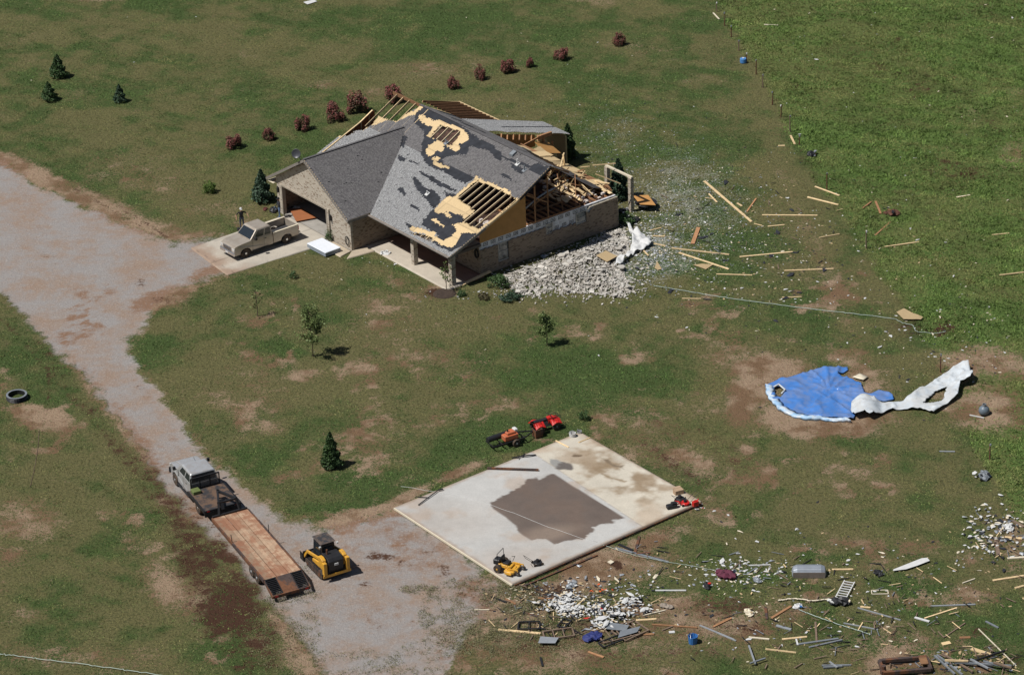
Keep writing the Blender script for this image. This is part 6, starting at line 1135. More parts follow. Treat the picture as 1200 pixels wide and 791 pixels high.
# ------------------------------------------------------------------ loose lumber, each piece one object; pixel end points of the ground contact
def stick(A_, B_, w_, h_, m, label, cat='board', group=None, name='loose_board', z=.04, lift=0.):
    a, b_ = atg(*A_, z), atg(*B_, z); b_.z += lift; c = (a+b_)/2; q = MB(); q.beam(a-c, b_-c, w_, h_); o = q.build(name, m, tint=True); o.location = c; return tag(o, label, cat, group)
GB = 'boards strewn over the lawn right of the house'
BD = [(a7, (130, 95), (288, 230), .2, 'longest pale board, lying diagonally right of the house'), (a7, (145, 138), (172, 165), .12, 'short white board just left of the longest diagonal board'), (a7, (303, 152), (272, 196), .12, 'short brown board tilted just right of the longest diagonal board'), (a7, (240, 168), (256, 178), .14, 'tiny wood offcut beside the longest diagonal board'),
 (a7, (323, 207), (508, 209), .13, 'straight pale board lying level right of the longest diagonal board'), (a7, (475, 148), (578, 173), .16, 'pale board by the fence line, lower one of two parallel boards'), (a7, (500, 112), (582, 145), .16, 'pale board by the fence line, upper one of two parallel boards'), (a7, (660, 185), (688, 163), .12, 'short pale board in the tall grass left of the brown wreck'), (a7, (703, 163), (720, 205), .16, 'upright tilted board leaning on the brown wreck'), (a7, (752, 232), (702, 276), .12, 'thin brown board just below the brown wreck in tall grass'),
 (a7, (515, 284), (582, 272), .1, 'narrow board lying right of centre between lawn and fence posts'), (a7, (20, 318), (213, 340), .15, 'long pale board, upper one of the two starting at the white sheet'), (a7, (45, 333), (212, 388), .16, 'long pale board, lower slanting one starting by the white sheet'), (a7, (248, 348), (425, 331), .12, 'long thin board with splintered left end right of the white sheet'), (a7, (170, 405), (290, 409), .1, 'thin level board below the slanting long boards'), (a7, (398, 394), (562, 388), .13, 'straight pale level board above the white cable, far right of the lawn'),
 (a7, (390, 483), (455, 482), .1, 'short pale board lying just above the white cable'), (a7, (110, 250), (90, 305), .3, 'short wide brown plank pointing up beside the rubble'), (a7, (733, 312), (848, 300), .1, 'thin weathered stick in the tall grass right of the fence post'), (a7, (975, 147), (1020, 141), .1, 'short pale stick in the field near the dark soil patch'), (a7, (1092, 275), (1150, 270), .1, 'short pale board in the field at the far right'), (a7, (1118, 410), (1200, 402), .12, 'thin pale board in the field cut by the right edge'), (a7, (55, 487), (118, 487), .08, 'thin pale stick on the lawn above the cable start'), (a7, (342, 246), (398, 240), .1, 'thin splintered stick below the straight level board')]
for fn, a, b_, w_, lb in BD: stick(fn(a)[0], fn(b_)[0], w_, .05, M['wood'] if 'brown' not in lb else M['wood_d'], lb, 'board', GB)
GD = 'timber and pipes strewn over the lower right debris field'
B2 = [(a10, (450, 225), (533, 224), .14, 'wood', 'pale board lying right of the overturned grey tub'), (a10, (835, 368), (1010, 362), .1, 'steel', 'long straight grey pipe near the right edge of the debris field'), (a10, (812, 417), (938, 375), .1, 'wood', 'pale tan board slanting under the long grey pipe'), (a10, (773, 413), (830, 430), .16, 'white', 'white painted board left of the slanting tan board'), (a10, (550, 375), (718, 423), .08, 'steel', 'thin metal strip sloping right below the wire rack'), (a10, (495, 435), (630, 460), .08, 'steel', 'thin pale metal strip below the dark bags'), (a10, (125, 490), (205, 498), .12, 'cream', 'short cream board in the lower debris field'), (a10, (255, 498), (352, 488), .14, 'wood', 'yellow board right of the short cream board'), (a10, (190, 535), (310, 550), .1, 'wood', 'curved broken board below the yellow board'), (a10, (310, 518), (475, 495), .14, 'grey', 'upper of two long grey boards in the lower debris field'), (a10, (360, 530), (490, 500), .12, 'grey', 'lower of two long grey boards in the lower debris field'), (a10, (0, 472), (75, 505), .09, 'steel', 'thin grey pipe pointing down right of the blue bucket'), (a10, (232, 445), (290, 460), .2, 'steel', 'short flat grey strip in the middle of the debris field'), (a10, (0, 440), (50, 415), .14, 'wood_d', 'short orange brown board near the white and maroon bundle'), (a10, (190, 372), (195, 420), .16, 'rust', 'upright looking rusty bar lying in the grass'), (a10, (215, 415), (290, 370), .16, 'wood_d', 'dark brown board lying beside the blue white bundle'), (a10, (995, 535), (1070, 558), .3, 'osb', 'orange plank right side of the debris field'), (a10, (948, 492), (990, 490), .2, 'wood_d', 'small brown plank above the orange plank'), (a10, (880, 517), (912, 510), .3, 'osb', 'small orange plank left of the brown one'), (a10, (1078, 268), (1200, 250), .16, 'wood', 'long pale board cut by the right edge, upper one'), (a10, (1165, 298), (1200, 288), .16, 'wood', 'pale board at the right edge below the long one'), (a10, (1022, 458), (1170, 602), .05, 'cream', 'very thin pale stick slanting down at the lower right corner'), (a10, (1125, 100), (1192, 106), .18, 'wood', 'pale board in the pile at the right edge'), (a10, (1088, 100), (1100, 170), .25, 'wood_w', 'weathered upright plank in the pile at the right edge'), (a10, (1135, 182), (1200, 178), .16, 'cream', 'white board below the pile at the right edge'), (a10, (960, 280), (1008, 262), .07, 'cream', 'thin white stick left of the long edge board'), (a10, (385, 430), (390, 510), .12, 'wood_w', 'weathered stick crossing the two long grey boards'), (a10, (1155, 35), (1200, 60), .2, 'wood_w', 'grey plank on top of the pile at the right edge'), (a10, (310, 497), (316, 520), .1, 'white', 'short white upright stick by the yellow board'), (a10, (125, 210), (210, 208), .07, 'white', 'thin white strip above the grey stool'), (a10, (600, 375), (560, 372), .1, 'osb', 'tiny orange splinter right of the dark bags'), (a10, (886, 490), (970, 435), .08, 'wood_w', 'dark weathered thin stick under the tan board'), (a10, (1050, 428), (1100, 452), .12, 'grey', 'short grey bar near the lower right dark soil'),
 (a9, (165, 368), (350, 384), .2, 'wood', 'long tan board lying left of the white debris heap'), (a9, (770, 326), (860, 320), .16, 'wood', 'tan board sticking out right of the debris heap'), (a9, (840, 345), (1040, 360), .12, 'wood_d', 'long brown board over the reddish mud above the blue bucket'), (a9, (1050, 350), (1200, 412), .1, 'steel', 'long thin silver pipe right of the blue bucket'), (a9, (560, 465), (628, 490), .16, 'wood_d', 'short orange brown board below the debris heap'), (a9, (350, 490), (360, 527), .12, 'black', 'short black bar standing in the weeds left of the heap'), (a9, (855, 195), (990, 195), .1, 'white', 'thin white pipe above the mud right of the slab'), (a9, (760, 390), (850, 388), .14, 'wood_d', 'brown board right of the broken dark frames'), (a9, (1110, 355), (1190, 315), .14, 'wood_d', 'brown board leaning up right of the silver pipe start'), (a9, (800, 305), (900, 282), .08, 'cream', 'thin cream strip up from the heap to the grey stone'), (a9, (60, 280), (125, 280), .06, 'cream', 'thin pale strip on the gravel left of the heap'), (a9, (135, 222), (200, 248), .12, 'black', 'dark bar between gravel and heap'), (a9, (275, 290), (340, 312), .12, 'rust', 'rusty bar in the dirt left of the heap'), (a9, (340, 228), (412, 232), .1, 'wood_d', 'thin brown stick at the top left of the heap'), (a9, (420, 240), (550, 240), .05, 'cream', 'thin cream strip across the top of the heap'), (a9, (195, 232), (240, 255), .14, 'wood_d', 'short brown board left end of the heap'), (a9, (885, 372), (940, 350), .1, 'wood_w', 'weathered stick in the mud below the long brown board'), (a9, (915, 380), (940, 378), .2, 'white', 'small white board in the reddish mud'), (a6, (665, 605), (725, 632), .18, 'black', 'dark bar on the earth below the slab, left piece'), (a6, (735, 640), (752, 572), .16, 'rust', 'rusty bar sticking up from the earth below the slab'), (a6, (740, 645), (800, 642), .14, 'rust', 'level rusty bar right of the upright one'), (a6, (650, 620), (875, 680), .16, 'grey', 'long grey broken pole lying below the slab'), (a6, (625, 675), (640, 682), .3, 'cream', 'small cream block on the bare earth below the slab'), (a8, (850, 457), (914, 458), .1, 'steel', 'short straight steel strip on the lawn below the pool wall'), (a8, (975, 304), (1035, 318), .06, 'white', 'thin white rod by the grey gas tank'), (a11, (238, 96), (290, 97), .12, 'cream', 'thin pale board in the upper field near the fence'), (a11, (50, 50), (72, 74), .12, 'cream', 'short pale board at the top of the fence line'), (a11, (290, 541), (315, 540), .16, 'wood', 'short tan board by the lower fence post'), (a11, (336, 505), (352, 535), .16, 'wood', 'splintered tan board against a fence post'), (a11, (950, 730), (1000, 724), .12, 'cream', 'pale stick below the dark soil in the field'), (a5, (0, 0), (1, 1), 0, '', '')]
for fn, a, b_, w_, mm, lb in B2:
    if lb: stick(fn(a)[0], fn(b_)[0], w_, .06, M[mm], lb, 'board' if mm not in ('steel', 'grey', 'rust', 'black') else 'bar', GD if fn in (a10, a9) else None, 'loose_board' if mm not in ('steel', 'grey', 'rust', 'black') else 'metal_bar')
# long cream board leaning at the porch corner
stick((541, 334), (575, 323), .3, .05, M['wood'], 'long cream board leaning into the shrubs at the porch corner', lift=.35)
# fallen pieces near the rubble
for a, b_, lb in (((1130, 702 - 500), (1180, 190), 'thin tan stick right of the white sheet'), ((1140, 228), (1198, 230), 'level white stick right of the white sheet'), ((1090, 290), (1120, 320), 'short pale stick below the white sheet'), ((1140, 262), (1200, 275), 'pale board touching the tip of the white sheet')):
    stick(a4(a)[0], a4(b_)[0], .12, .05, M['wood'], lb)
# ------------------------------------------------------------------ fence posts
FP = [(840, 14, .9), (849, 31, 1.3), (857, 44, 1.1), (866, 60, 1.0), (875, 74, .9), (886, 88, 1.35), (894, 103, 1.2), (905, 123, 1.2), (915, 138, 1.1), (926, 155, 1.45), (937, 170, .8), (969, 223, 1.5), (1015, 292, 1.5), (1102, 436, 1.4), (1160, 540, 1.2)]
for i, (x, y, h_) in enumerate(FP):
    p = atg(x, y); t = thing('fence_post', ['thin wire fence post, one of the row along the edge of the tall grass', 'fence post standing alone in the tall grass by the torn plywood', 'last rusty fence post standing beyond the torn pool wall', 'thin post below the pool wall at the edge of the field'][0 if i < 12 else i-11], 'fence post', p, 0, 'wire fence posts along the field')
    q = MB(); q.cyl((0, 0, -.1), (rng.uniform(-.06, .06), rng.uniform(-.06, .06), h_), .055, .045, 7); q.build('shaft', M['rust'] if i % 3 else M['wood_w'], t); q = MB(); q.cyl((.0, .0, h_*.92), (.0, .0, h_+.03), .075, .06, 7); q.build('cap', M['grey'] if i % 4 else M['white'], t)
# ------------------------------------------------------------------ cables
def cable(P, r, m, label, z=.04, zs=None):
    if zs is None:
        for _ in range(2): P = [P[0]]+[q_ for i in range(len(P)-1) for q_ in ((P[i][0]*.75+P[i+1][0]*.25, P[i][1]*.75+P[i+1][1]*.25), (P[i][0]*.25+P[i+1][0]*.75, P[i][1]*.25+P[i+1][1]*.75))]+[P[-1]]
    pts = [atg(x, y, z if zs is None else zs[i]) for i, (x, y) in enumerate(P)]; Q = []
    for i in range(len(pts)-1):
        for k in range(4): v = pts[i].lerp(pts[i+1], k/8); v.z = max(v.z, gnd1(v.x, v.y)+z) if zs is None else v.z; Q.append(v+Vector((rng.normal(0, .015), rng.normal(0, .03), 0)))
    Q.append(pts[-1]); c = Q[0].copy(); q = MB(); q.tube([v-c for v in Q], r, 5); o = q.build('cable', m, smooth=True); o.location = c; return tag(o, label, 'cable')
M['cable'] = mat('pale_cable', (.38, .45, .40), .6, var=.1)
cable(a7((-40, 445), (0, 452), (110, 470), (210, 488), (370, 508), (500, 525), (640, 540), (770, 556)), .022, M['cable'], 'long pale green cable snaking across the lawn from the rubble to the torn plywood', .08)
cable(a7((770, 556), (800, 572), (830, 575), (835, 600), (890, 602), (938, 596)), .018, M['cable'], 'pale cable end looping on the earth by the torn plywood', .08)
cable([(0, 768), (60, 775), (130, 784), (215, 797)], .022, M['cable'], 'thin pale wire across the lower left corner of the lawn', .12)
cable([(470, 572), (540, 583), (580, 595), (640, 618), (680, 632), (700, 637)], .011, M['white'], 'thin white wire lying across the slab stain', .15, [.16]*6)
cable([(700, 637), (740, 652), (785, 660), (830, 668), (850, 671)], .014, M['cable'], 'pale wire running from the slab to the maroon bundle', .1)
cable(a10((240, 350), (300, 342), (380, 352), (440, 345)), .05, M['cream'], 'curved cream pipe left of the dark bags', .1)
cable(a10((320, 385), (400, 415), (500, 450), (600, 482)), .025, M['cable'], 'thin wire slanting through the lower debris field', .08)
cable(a7((0, 262), (18, 262)), .03, M['white'], 'white pipe stub by the standing frame', .6)
cable(kz(0, 340, 1.754)((80, 290), (78, 330), (68, 380), (62, 405)), .014, M['wood_w'], 'dark hose lying on the left lawn', .03)
# ------------------------------------------------------------------ bundles and wrecks
def lump(px, py, s_, m, label, cat, name, seed, parts=(), z=0):
    rg = np.random.default_rng(seed); p = atg(px, py); t = thing(name, label, cat, p, rg.uniform(0, 6)); q = MB(); secs = []
    n = 13; s_ *= .85
    for i, f in enumerate(np.linspace(-1, 1, 9)):
        r = math.sqrt(max(.05, 1-f*f*.9))*rg.uniform(.7, 1.1); secs.append([(f*s_+rg.normal(0, .05*s_), r*s_*.7*math.cos(a)*rg.uniform(.5, 1.3), max(-.05, s_*.22+r*s_*.36*math.sin(a)*rg.uniform(.3, 1.5))) for a in np.linspace(0, 2*math.pi, n, endpoint=False)])
    q.loft(secs); q.build('body', m, t); 
    for k, (mm, nm, cnt) in enumerate(parts):
        for j in range(cnt):
            b = MB(); a = rg.uniform(0, 6.28); r = s_*rg.uniform(.4, 1.1); chunk(b, (r*math.cos(a), r*math.sin(a), rg.uniform(0, s_*.6)), s_*rg.uniform(.15, .4), rg); b.build(nm, M[mm], t)
    return t
lump(*a7((757, 205))[0], .75, mat('brown_wreck', (.10, .045, .028), .9, var=.5, sc=3), 'crumpled brown wreckage lying in the tall grass beyond the fence', 'wreckage', 'wreckage', 1, (('black', 'torn_flap', 3), ('wood_d', 'splinter', 3)))
lump(*a11((410, 575))[0], .6, M['black'], 'black twisted wreck with a round hoop by the fence posts', 'wreckage', 'wreckage', 2, (('grey', 'torn_flap', 4), ('wood_d', 'splinter', 1)))
lump(*a9((578, 405))[0], .75, mat('navy_bag', (.02, .03, .14), .7, var=.3), 'navy blue bag at the lower left of the white debris heap', 'bag', 'bag', 3)
lump(*a9((1165, 130))[0], .8, mat('maroon_cloth', (.10, .02, .04), .8, var=.4), 'maroon bundle with white padding lying left of the overturned grey tub', 'bundle', 'bundle', 4, (('white', 'padding', 5),))
lump(*a9((1082, 178))[0], .45, M['black'], 'small dark bundle with white scraps right of the slab', 'bundle', 'bundle', 5, (('white', 'padding', 4), ('red', 'scrap', 1)))
lump(*a10((480, 355))[0], .75, M['black'], 'black bags with pale clothes below the white wire rack', 'bags', 'bags', 6, (('white', 'clothes', 3), ('cream', 'clothes', 2)))
lump(*a10((315, 372))[0], .4, M['white'], 'small blue and white bundle in the debris field', 'bundle', 'bundle', 7, (('blue', 'cloth', 2),))
lump(*a10((125, 395))[0], .5, M['cream'], 'cream and orange broken box in the debris field', 'box', 'box', 8, (('osb', 'flap', 2), ('grey', 'flap', 1)))
lump(*a10((158, 268))[0], .42, M['grey'], 'grey stool shaped lump near the maroon bundle', 'stool', 'stool', 9, (('steel', 'lid', 1),))
lump(*a9((905, 268))[0], .5, mat('grey_stone', (.26, .22, .18), .9), 'grey brown stone right of the white debris heap', 'stone', 'stone', 10)
lump(*a9((485, 178))[0], .5, M['grey'], 'grey and white crumpled item between slab and heap', 'scrap', 'scrap', 11, (('white', 'padding', 3),))
lump(*a8((1035, 560))[0], .7, M['grey'], 'grey twisted metal at the edge of the field below the pool', 'scrap', 'scrap_metal', 12, (('white', 'torn_flap', 2), ('black', 'torn_flap', 3)))
lump(*a10((630, 240))[0], .45, M['black'], 'black crumpled thing at the tip of the white metal sheet', 'scrap', 'scrap', 13, (('grey', 'torn_flap', 2),))
lump(*a10((1140, 65))[0], .5, M['white'], 'white insulation pile at the right edge of the debris field', 'pile', 'insulation_pile', 14, (('white', 'padding', 6), ('black', 'flap', 2)))
lump(*a4((1055, 155))[0], .6, M['black'], 'black bag beside the top of the white sheet', 'bag', 'bag', 15, (('white', 'padding', 2), ('osb', 'splinter', 1)))
lump(*a4((1005, 110))[0], .6, M['black'], 'dark heap between house corner and brick frame', 'bag', 'bag', 16, (('white', 'padding', 3),))
lump(*a4((625, 325))[0], .35, M['grey'], 'small grey hose box against the side wall', 'box', 'box', 17, (('blue', 'flap', 1), ('white', 'lid', 1)))
lump(*a3((845, 312))[0], .5, M['white'], 'white crumpled scrap on the front walk by the porch', 'scrap', 'scrap', 18, (('white', 'padding', 5), ('black', 'scrap', 2)))
lump(*a5((640, 290))[0], .4, M['white'], 'white and dark bags on the rust brown board', 'bag', 'bag', 19, (('black', 'flap', 2),))
lump(*a5((465, 310))[0], .6, M['black'], 'black bag on the ground left of the garage door', 'bag', 'bag', 20)
lump(*a5((400, 300))[0], .35, mat('maroon_scrap', (.10, .03, .025), .9), 'small maroon bag left of the black bag by the garage', 'bag', 'bag', 21)
# rusty trailer frame bottom right
def frame_obj(px, py, L_, W_, hd, m, label, cat, name, bars=2, th=.1, z=.2):
    p = atg(px, py); t = thing(name, label, cat, p, math.radians(hd)); b = MB()
    for s_ in (-1, 1): b.beam((-L_/2, s_*W_/2, z), (L_/2, s_*W_/2, z+.05), th, th); b.beam((s_*L_/2, -W_/2, z), (s_*L_/2, W_/2, z), th, th)
    b.build('side_rail', m, t)
    for k in range(bars):
        x = -L_/2+L_*(k+1)/(bars+1); b = MB(); b.beam((x, -W_/2, z+th*.3), (x, W_/2, z+th*.4), th*.8, th*.5); b.build('cross_bar', m, t)
    return t
t = frame_obj(*a10((735, 612))[0], 2.8, 1.3, 3, M['rust'], 'rusty brown steel carriage frame at the bottom edge', 'frame', 'steel_frame', 0, .2, .25)
b = MB(); b.cyl((-1.35, -.3, 0), (-1.35, -.3, .55), .2, .16, 10); b.build('hub', M['rust'], t); b = MB(); b.box(.9, 1.35, -.2, .5, .36, .42); b.build('plate', M['wood_d'], t)
GF = 'broken dark frames around the white debris heap'
for px, py, L_, W_, hd, lb, nb in ((690, 385, 2.4, 1.5, 20, 'large dark broken frame below the white heap, left one', 3), (745, 378, 1.8, 1.4, 35, 'dark broken frame below the white heap, right one', 2), (300, 355, 1.3, .8, -5, 'small dark frame above the long tan board', 1), (430, 390, 1.8, .9, 8, 'dark window frame with pale panes left of the navy bag', 2), (660, 425, 1.4, .6, 30, 'narrow dark frame at the bottom tip of the heap', 1), (455, 345, .9, .5, 60, 'little dark frame between the long tan board and the heap', 1)):
    x, y = a9((px, py))[0]; frame_obj(x, y, L_, W_, hd, M['wood_w'] if nb > 1 else M['black'], lb, 'frame', 'broken_frame', nb, .08, .12)
for (x0, y0, x1, y1), lb in (((640, 330, 740, 345), 'grey panel half buried in the white heap, left one'), ((700, 372, 790, 350), 'dark grey panel lying over the right broken frame'), ((350, 395, 430, 400), 'pale panel in the dark window frame')):
    flat('grey_panel_sheet', a9((x0, y0), (x1, y1), (x1-15, y1+26), (x0-10, y0+30)), lb, 'sheet', M['grey'] if 'pale' not in lb else M['steel'], .02, .2)
# pile of poles bottom right
for k, (a, b_, mm) in enumerate((((860, 560), (960, 637), 'grey'), ((850, 565), (930, 637), 'grey'), ((880, 560), (1000, 630), 'wood_w'), ((960, 605), (1125, 550), 'black'), ((930, 600), (1150, 612), 'grey'), ((990, 590), (1060, 625), 'steel'), ((1040, 600), (1140, 625), 'grey'), ((890, 600), (980, 602), 'wood'), ((1080, 610), (1150, 632), 'wood_w'))):
    stick(a10(a)[0], a10(b_)[0], .1, .1, M[mm], 'dark or grey pole in the tangled pile at the bottom right corner', 'pole', 'poles piled at the bottom right corner', 'pole', z=.05+.05*k)
for k, (a, b_, mm) in enumerate((((410, 600), (525, 600), 'grey'), ((415, 610), (490, 605), 'grey'), ((440, 590), (470, 612), 'steel'), ((125, 530), (150, 600), 'steel'), ((130, 600), (190, 580), 'grey'))):
    stick(a10(a)[0], a10(b_)[0], .1, .08, M[mm], 'bent grey metal strip near the bottom edge of the debris field', 'metal strip', 'bent grey strips near the bottom edge', 'metal_strip', z=.05+.04*k)
# ------------------------------------------------------------------ scraps: small crumpled pieces, a few shared meshes
def scrap_me(seed, m):
    rg = np.random.default_rng(seed); q = MB(); n = 6; P = [(math.cos(a)*rg.uniform(.4, 1.4), math.sin(a)*rg.uniform(.2, .8), rg.uniform(.0, .35)) for a in np.linspace(0, 6.28, n, endpoint=False)]
    c = (rg.uniform(-.2, .2), rg.uniform(-.2, .2), rg.uniform(.2, .5)); q.add([c]+P+[(x, y, z-.12) for x, y, z in P], [(0, 1+i, 1+(i+1) % n) for i in range(n)]+[(1+i, 1+n+i, 1+n+(i+1) % n, 1+(i+1) % n) for i in range(n)]+[tuple(range(1+n, 1+2*n))[::-1]])
    me = bpy.data.meshes.new('scrap'); me.from_pydata(q.v, [], q.f); me.materials.append(m); return me
SM = {k: [scrap_me(i*7+j, M[k]) for j in range(5)] for i, k in enumerate(('white', 'felt', 'osb', 'cream', 'red', 'steel'))}
M['orange2'] = mat('orange_plastic', (.7, .12, .03), .5); SM['orange'] = [scrap_me(90+j, M['orange2']) for j in range(2)]
SC_ST = {}
def scatter(n, cx, cy, rx, ry, kinds, smin, smax, label, group, name='scrap', cat='scrap', gauss=True, poly=None, zup=0, stuff=False):
    k = 0
    while k < n:
        x, y = (rng.normal(cx, rx*.5), rng.normal(cy, ry*.5)) if gauss else (rng.uniform(cx-rx, cx+rx), rng.uniform(cy-ry, cy+ry))
        if poly is not None and not inpoly(np.array([x]), np.array([y]), poly)[0]: continue
        if not (-10 < x < 1210 and -10 < y < 800) or inpoly(np.array([x]), np.array([y]), SLABP)[0]: continue
        kd = kinds[rng.integers(0, len(kinds))]; me = SM[kd][rng.integers(0, len(SM[kd]))]
        if stuff:
            p = atg(x, y, .02+rng.random()*zup); s_ = rng.uniform(smin, smax); a = rng.uniform(0, 6.28); c, t_ = math.cos(a), math.sin(a); q = SC_ST.setdefault(kd, MB()); hh = rng.uniform(.2, .6); q.add([(p.x+s_*(v.co.x*c-v.co.y*t_), p.y+s_*(v.co.x*t_+v.co.y*c), p.z+s_*hh*v.co.z) for v in me.vertices], [tuple(f.vertices) for f in me.polygons]); k += 1; continue
        o = bpy.data.objects.new(name, me); COL.objects.link(o); p = atg(x, y, .03+rng.random()*zup); o.location = p; s_ = rng.uniform(smin, smax); o.scale = (s_, s_*rng.uniform(.5, 1), s_*rng.uniform(.3, .7)); o.rotation_euler = (0, 0, rng.uniform(0, 6.28)); tag(o, label, cat, group); k += 1
HEAP = [(655, 710, 18, 6, 14), (673, 718, 20, 6, 14), (668, 702, 14, 4, 8), (700, 714, 12, 5, 8), (738, 707, 14, 4, 7), (706, 731, 10, 8, 10), (726, 722, 16, 6, 6), (756, 717, 8, 4, 3)]
for cx_, cy_, rx_, ry_, n_ in HEAP: scatter(n_, cx_, cy_, rx_, ry_, ['white']*8+['cream'], .12, .42, 'crumpled white piece in the dense white debris heap below the slab', 'white pieces of the debris heap', 'white_scrap', zup=.3)
scatter(14, 715, 700, 70, 30, ['steel', 'cream'], .18, .34, 'larger pale scrap lying round the white debris heap', 'pale scraps round the debris heap')
scatter(10, 706, 690, 16, 6, ['orange'], .07, .14, 'tiny orange scrap on the bare earth above the white heap', 'orange scraps')
scatter(12, 705, 715, 40, 16, ['red', 'felt'], .15, .3, 'small red or black scrap mixed into the white heap', 'red and black scraps in the heap', zup=.3)
scatter(30, 990, 690, 200, 80, ['white', 'white', 'cream', 'felt'], .13, .26, 'small scrap lying in the lower right debris field', 'scraps in the lower right debris field', gauss=False)
scatter(14, 860, 668, 60, 14, ['white', 'white', 'steel'], .15, .32, 'white scrap in the band between the slab and the grey tub', 'white scraps before the grey tub')
scatter(26, 1050, 170, 170, 190, ['white', 'white', 'cream'], .1, .22, 'small white scrap in the tall green field', 'white scraps in the tall field', gauss=False, poly=PAST)
scatter(24, 850, 300, 170, 80, ['white', 'white', 'cream'], .12, .22, 'small pale scrap on the lawn right of the house', 'pale scraps on the lawn right of the house')
scatter(26, 850, 300, 150, 90, ['felt'], .18, .42, 'dark torn shingle piece on the lawn right of the house', 'torn shingle pieces', 'shingle_piece', 'shingle')
scatter(14, 1100, 400, 90, 60, ['white', 'white', 'felt', 'cream'], .12, .24, 'small scrap near the torn plywood and pool wall', 'scraps near the torn plywood')
scatter(10, 560, 330, 280, 90, ['white', 'cream'], .08, .14, 'tiny white scrap in the front lawn', 'tiny scraps in the front lawn', gauss=False)
scatter(10, 450, 40, 420, 60, ['white', 'cream'], .08, .14, 'tiny white scrap in the back lawn', 'tiny scraps in the back lawn', gauss=False)
scatter(16, 1165, 625, 30, 25, ['white', 'cream', 'steel'], .15, .35, 'white scrap in the pile at the right edge', 'scraps of the right edge pile')
for a_ in tuple((n_*11, cx_, cy_, rx_*1.15, ry_*1.3, ['white']*6+['cream', 'steel', 'felt'], .04, .17, .25) for cx_, cy_, rx_, ry_, n_ in HEAP)+((300, 705, 705, 90, 34, ['white', 'cream', 'steel', 'felt', 'felt', 'osb'], .05, .16, .05), (260, 640, 700, 60, 22, ['felt', 'cream', 'felt', 'steel', 'osb'], .04, .15, 0), (330, 985, 690, 230, 75, ['white', 'cream', 'felt', 'felt', 'osb', 'steel'], .04, .14, 0), (160, 865, 668, 70, 16, ['white', 'steel', 'cream'], .05, .16, 0), (1500, 785, 255, 110, 75, ['white', 'steel', 'steel', 'felt', 'cream', 'steel'], .04, .11, 0), (900, 752, 290, 45, 36, ['steel', 'cream', 'steel', 'white'], .04, .14, 0), (350, 700, 170, 110, 60, ['steel', 'white', 'felt'], .04, .09, 0), (420, 900, 310, 180, 90, ['white', 'felt', 'felt', 'cream', 'osb'], .04, .14, 0), (130, 1100, 400, 110, 70, ['white', 'felt', 'cream'], .04, .14, 0), (170, 1165, 625, 40, 30, ['white', 'cream', 'steel', 'felt'], .06, .22, .1), (60, 560, 345, 90, 8, ['white', 'steel'], .05, .12, 0), (150, 1050, 200, 180, 210, ['white', 'cream', 'felt'], .04, .1, 0), (90, 450, 330, 200, 60, ['white', 'cream'], .03, .07, 0), (40, 485, 305, 30, 6, ['white', 'felt', 'cream'], .06, .2, 0), (60, 808, 592, 16, 6, ['white', 'steel', 'felt', 'red'], .05, .14, 0), (110, 1120, 775, 60, 16, ['felt', 'steel', 'wood'], .06, .2, 0)):
    kk = [z_ if z_ != 'wood' else 'osb' for z_ in a_[5]]; scatter(a_[0], a_[1], a_[2], a_[3], a_[4], kk, a_[6], a_[7], '', None, stuff=True, zup=a_[8])
for kd, q in SC_ST.items(): tag(q.build('fine_debris', M[kd], recalc=False), {'white': 'fine white litter of insulation and paper strewn over heap and lawns', 'felt': 'fine black litter of shingle and felt bits strewn over the grass', 'osb': 'fine yellow wood splinters strewn over the grass', 'cream': 'fine cream litter strewn over heap and lawns', 'steel': 'fine grey litter strewn over heap and lawns', 'red': 'fine red litter at the right slab corner'}[kd], 'debris', kind='stuff')
tg = {'wood': MB(), 'wood_w': MB(), 'grey': MB(), 'black': MB()}
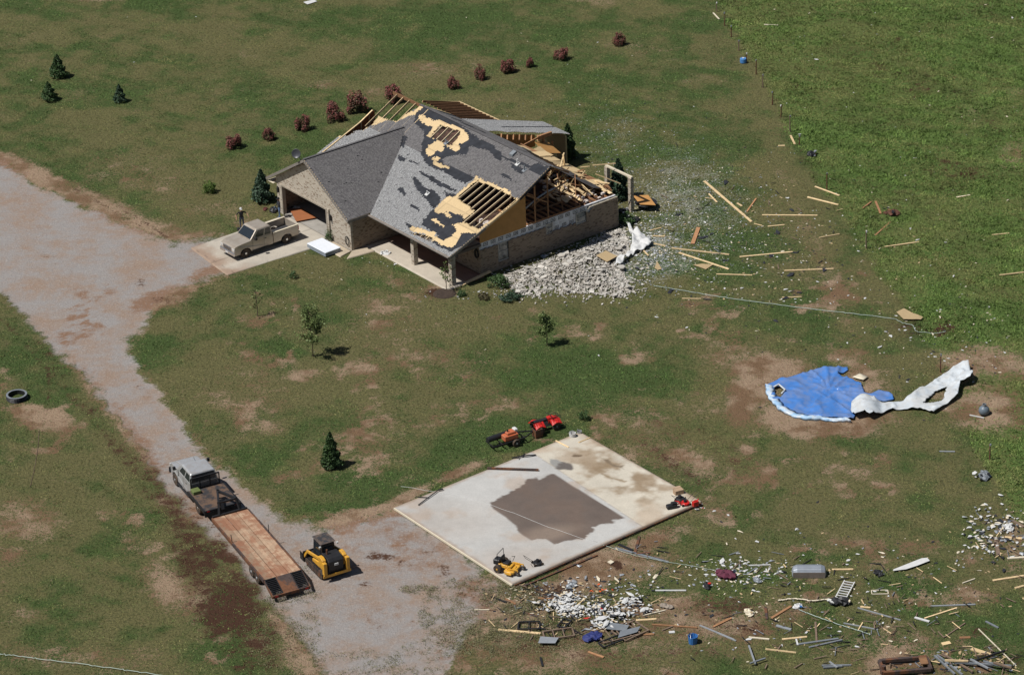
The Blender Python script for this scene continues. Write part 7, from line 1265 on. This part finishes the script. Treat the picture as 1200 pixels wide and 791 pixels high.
for cx, cy, rx, ry, n_ in ((700, 722, 60, 22, 110), (625, 705, 60, 22, 90), (640, 738, 40, 10, 60), (960, 700, 180, 60, 200), (1130, 772, 70, 18, 120), (1170, 640, 30, 40, 60), (1000, 745, 120, 30, 110), (850, 280, 120, 70, 90), (860, 672, 70, 14, 30), (750, 645, 30, 8, 20)):
    for _ in range(int(n_*.6)):
        x, y = rng.normal(cx, rx*.6), rng.normal(cy, ry*.6)
        if inpoly(np.array([x]), np.array([y]), SLABP)[0] or not (-10 < x < 1210 and y < 800): continue
        p = atg(x, y, .04+rng.random()*.08); a = rng.uniform(0, 6.28); L_ = rng.uniform(.08, .45); d_ = Vector((math.cos(a), math.sin(a), rng.normal(0, .12)))*L_; tg[('wood', 'wood_w', 'wood_w', 'wood_w', 'grey', 'black', 'black')[rng.integers(0, 7)]].beam(p-d_, p+d_, rng.uniform(.02, .07), .03)
for kd, q in tg.items(): tag(q.build('splinters', M[kd], tint=True, recalc=False), {'wood': 'small pale wood splinters strewn through the debris', 'wood_w': 'small weathered sticks strewn through the debris', 'grey': 'small grey metal slivers strewn through the debris', 'black': 'small black slivers strewn through the debris'}[kd], 'debris', kind='stuff')
# weeds growing through the gravel
def weeds():
    P = []
    for cx, cy, rx, ry, n in ((345, 705, 26, 40, 900), (330, 740, 40, 40, 900), (560, 720, 60, 40, 3800), (520, 780, 60, 30, 1200), (490, 690, 18, 5, 300), (400, 780, 60, 20, 700), (620, 740, 60, 30, 2500), (600, 700, 30, 18, 900)):
        a = rng.uniform(0, 6.283, n); r = rng.random(n)**.5*1.15; P.append(np.stack([cx+rx*r*np.cos(a), cy+ry*r*np.sin(a)], 1))
    P = np.concatenate(P); d = np.array([CFw*CF+CR*(x-600)+CU*(395.5-y) for x, y in P]); t = -CC[2]/d[:, 2]; W = CC+d*t[:, None]; nz = fbm(W[:, 0], W[:, 1], 1.3, 3, 55); W = W[(nz > .5-.12*rng.random(len(nz))) & ~inpoly(P[:, 0], P[:, 1], SLABP)]
    k = 5; Q = np.repeat(W, k, 0)+np.concatenate([rng.normal(0, .09, (len(W)*k, 2)), rng.uniform(.01, .09, (len(W)*k, 1))], 1); Q[:, 2] += gz_at(Q[:, 0], Q[:, 1]); V, F, ti = leaves(Q, .065, rng.random(len(Q)))
    tag(npmesh('gravel_weeds', V, F, 4, LM['brown'] if 0 else leafmat('weed_leaves', (.12, .125, .06), (.24, .22, .12)), tint=ti), 'dull green weeds and dry tufts growing through the gravel yard', 'weeds', kind='stuff')
weeds()
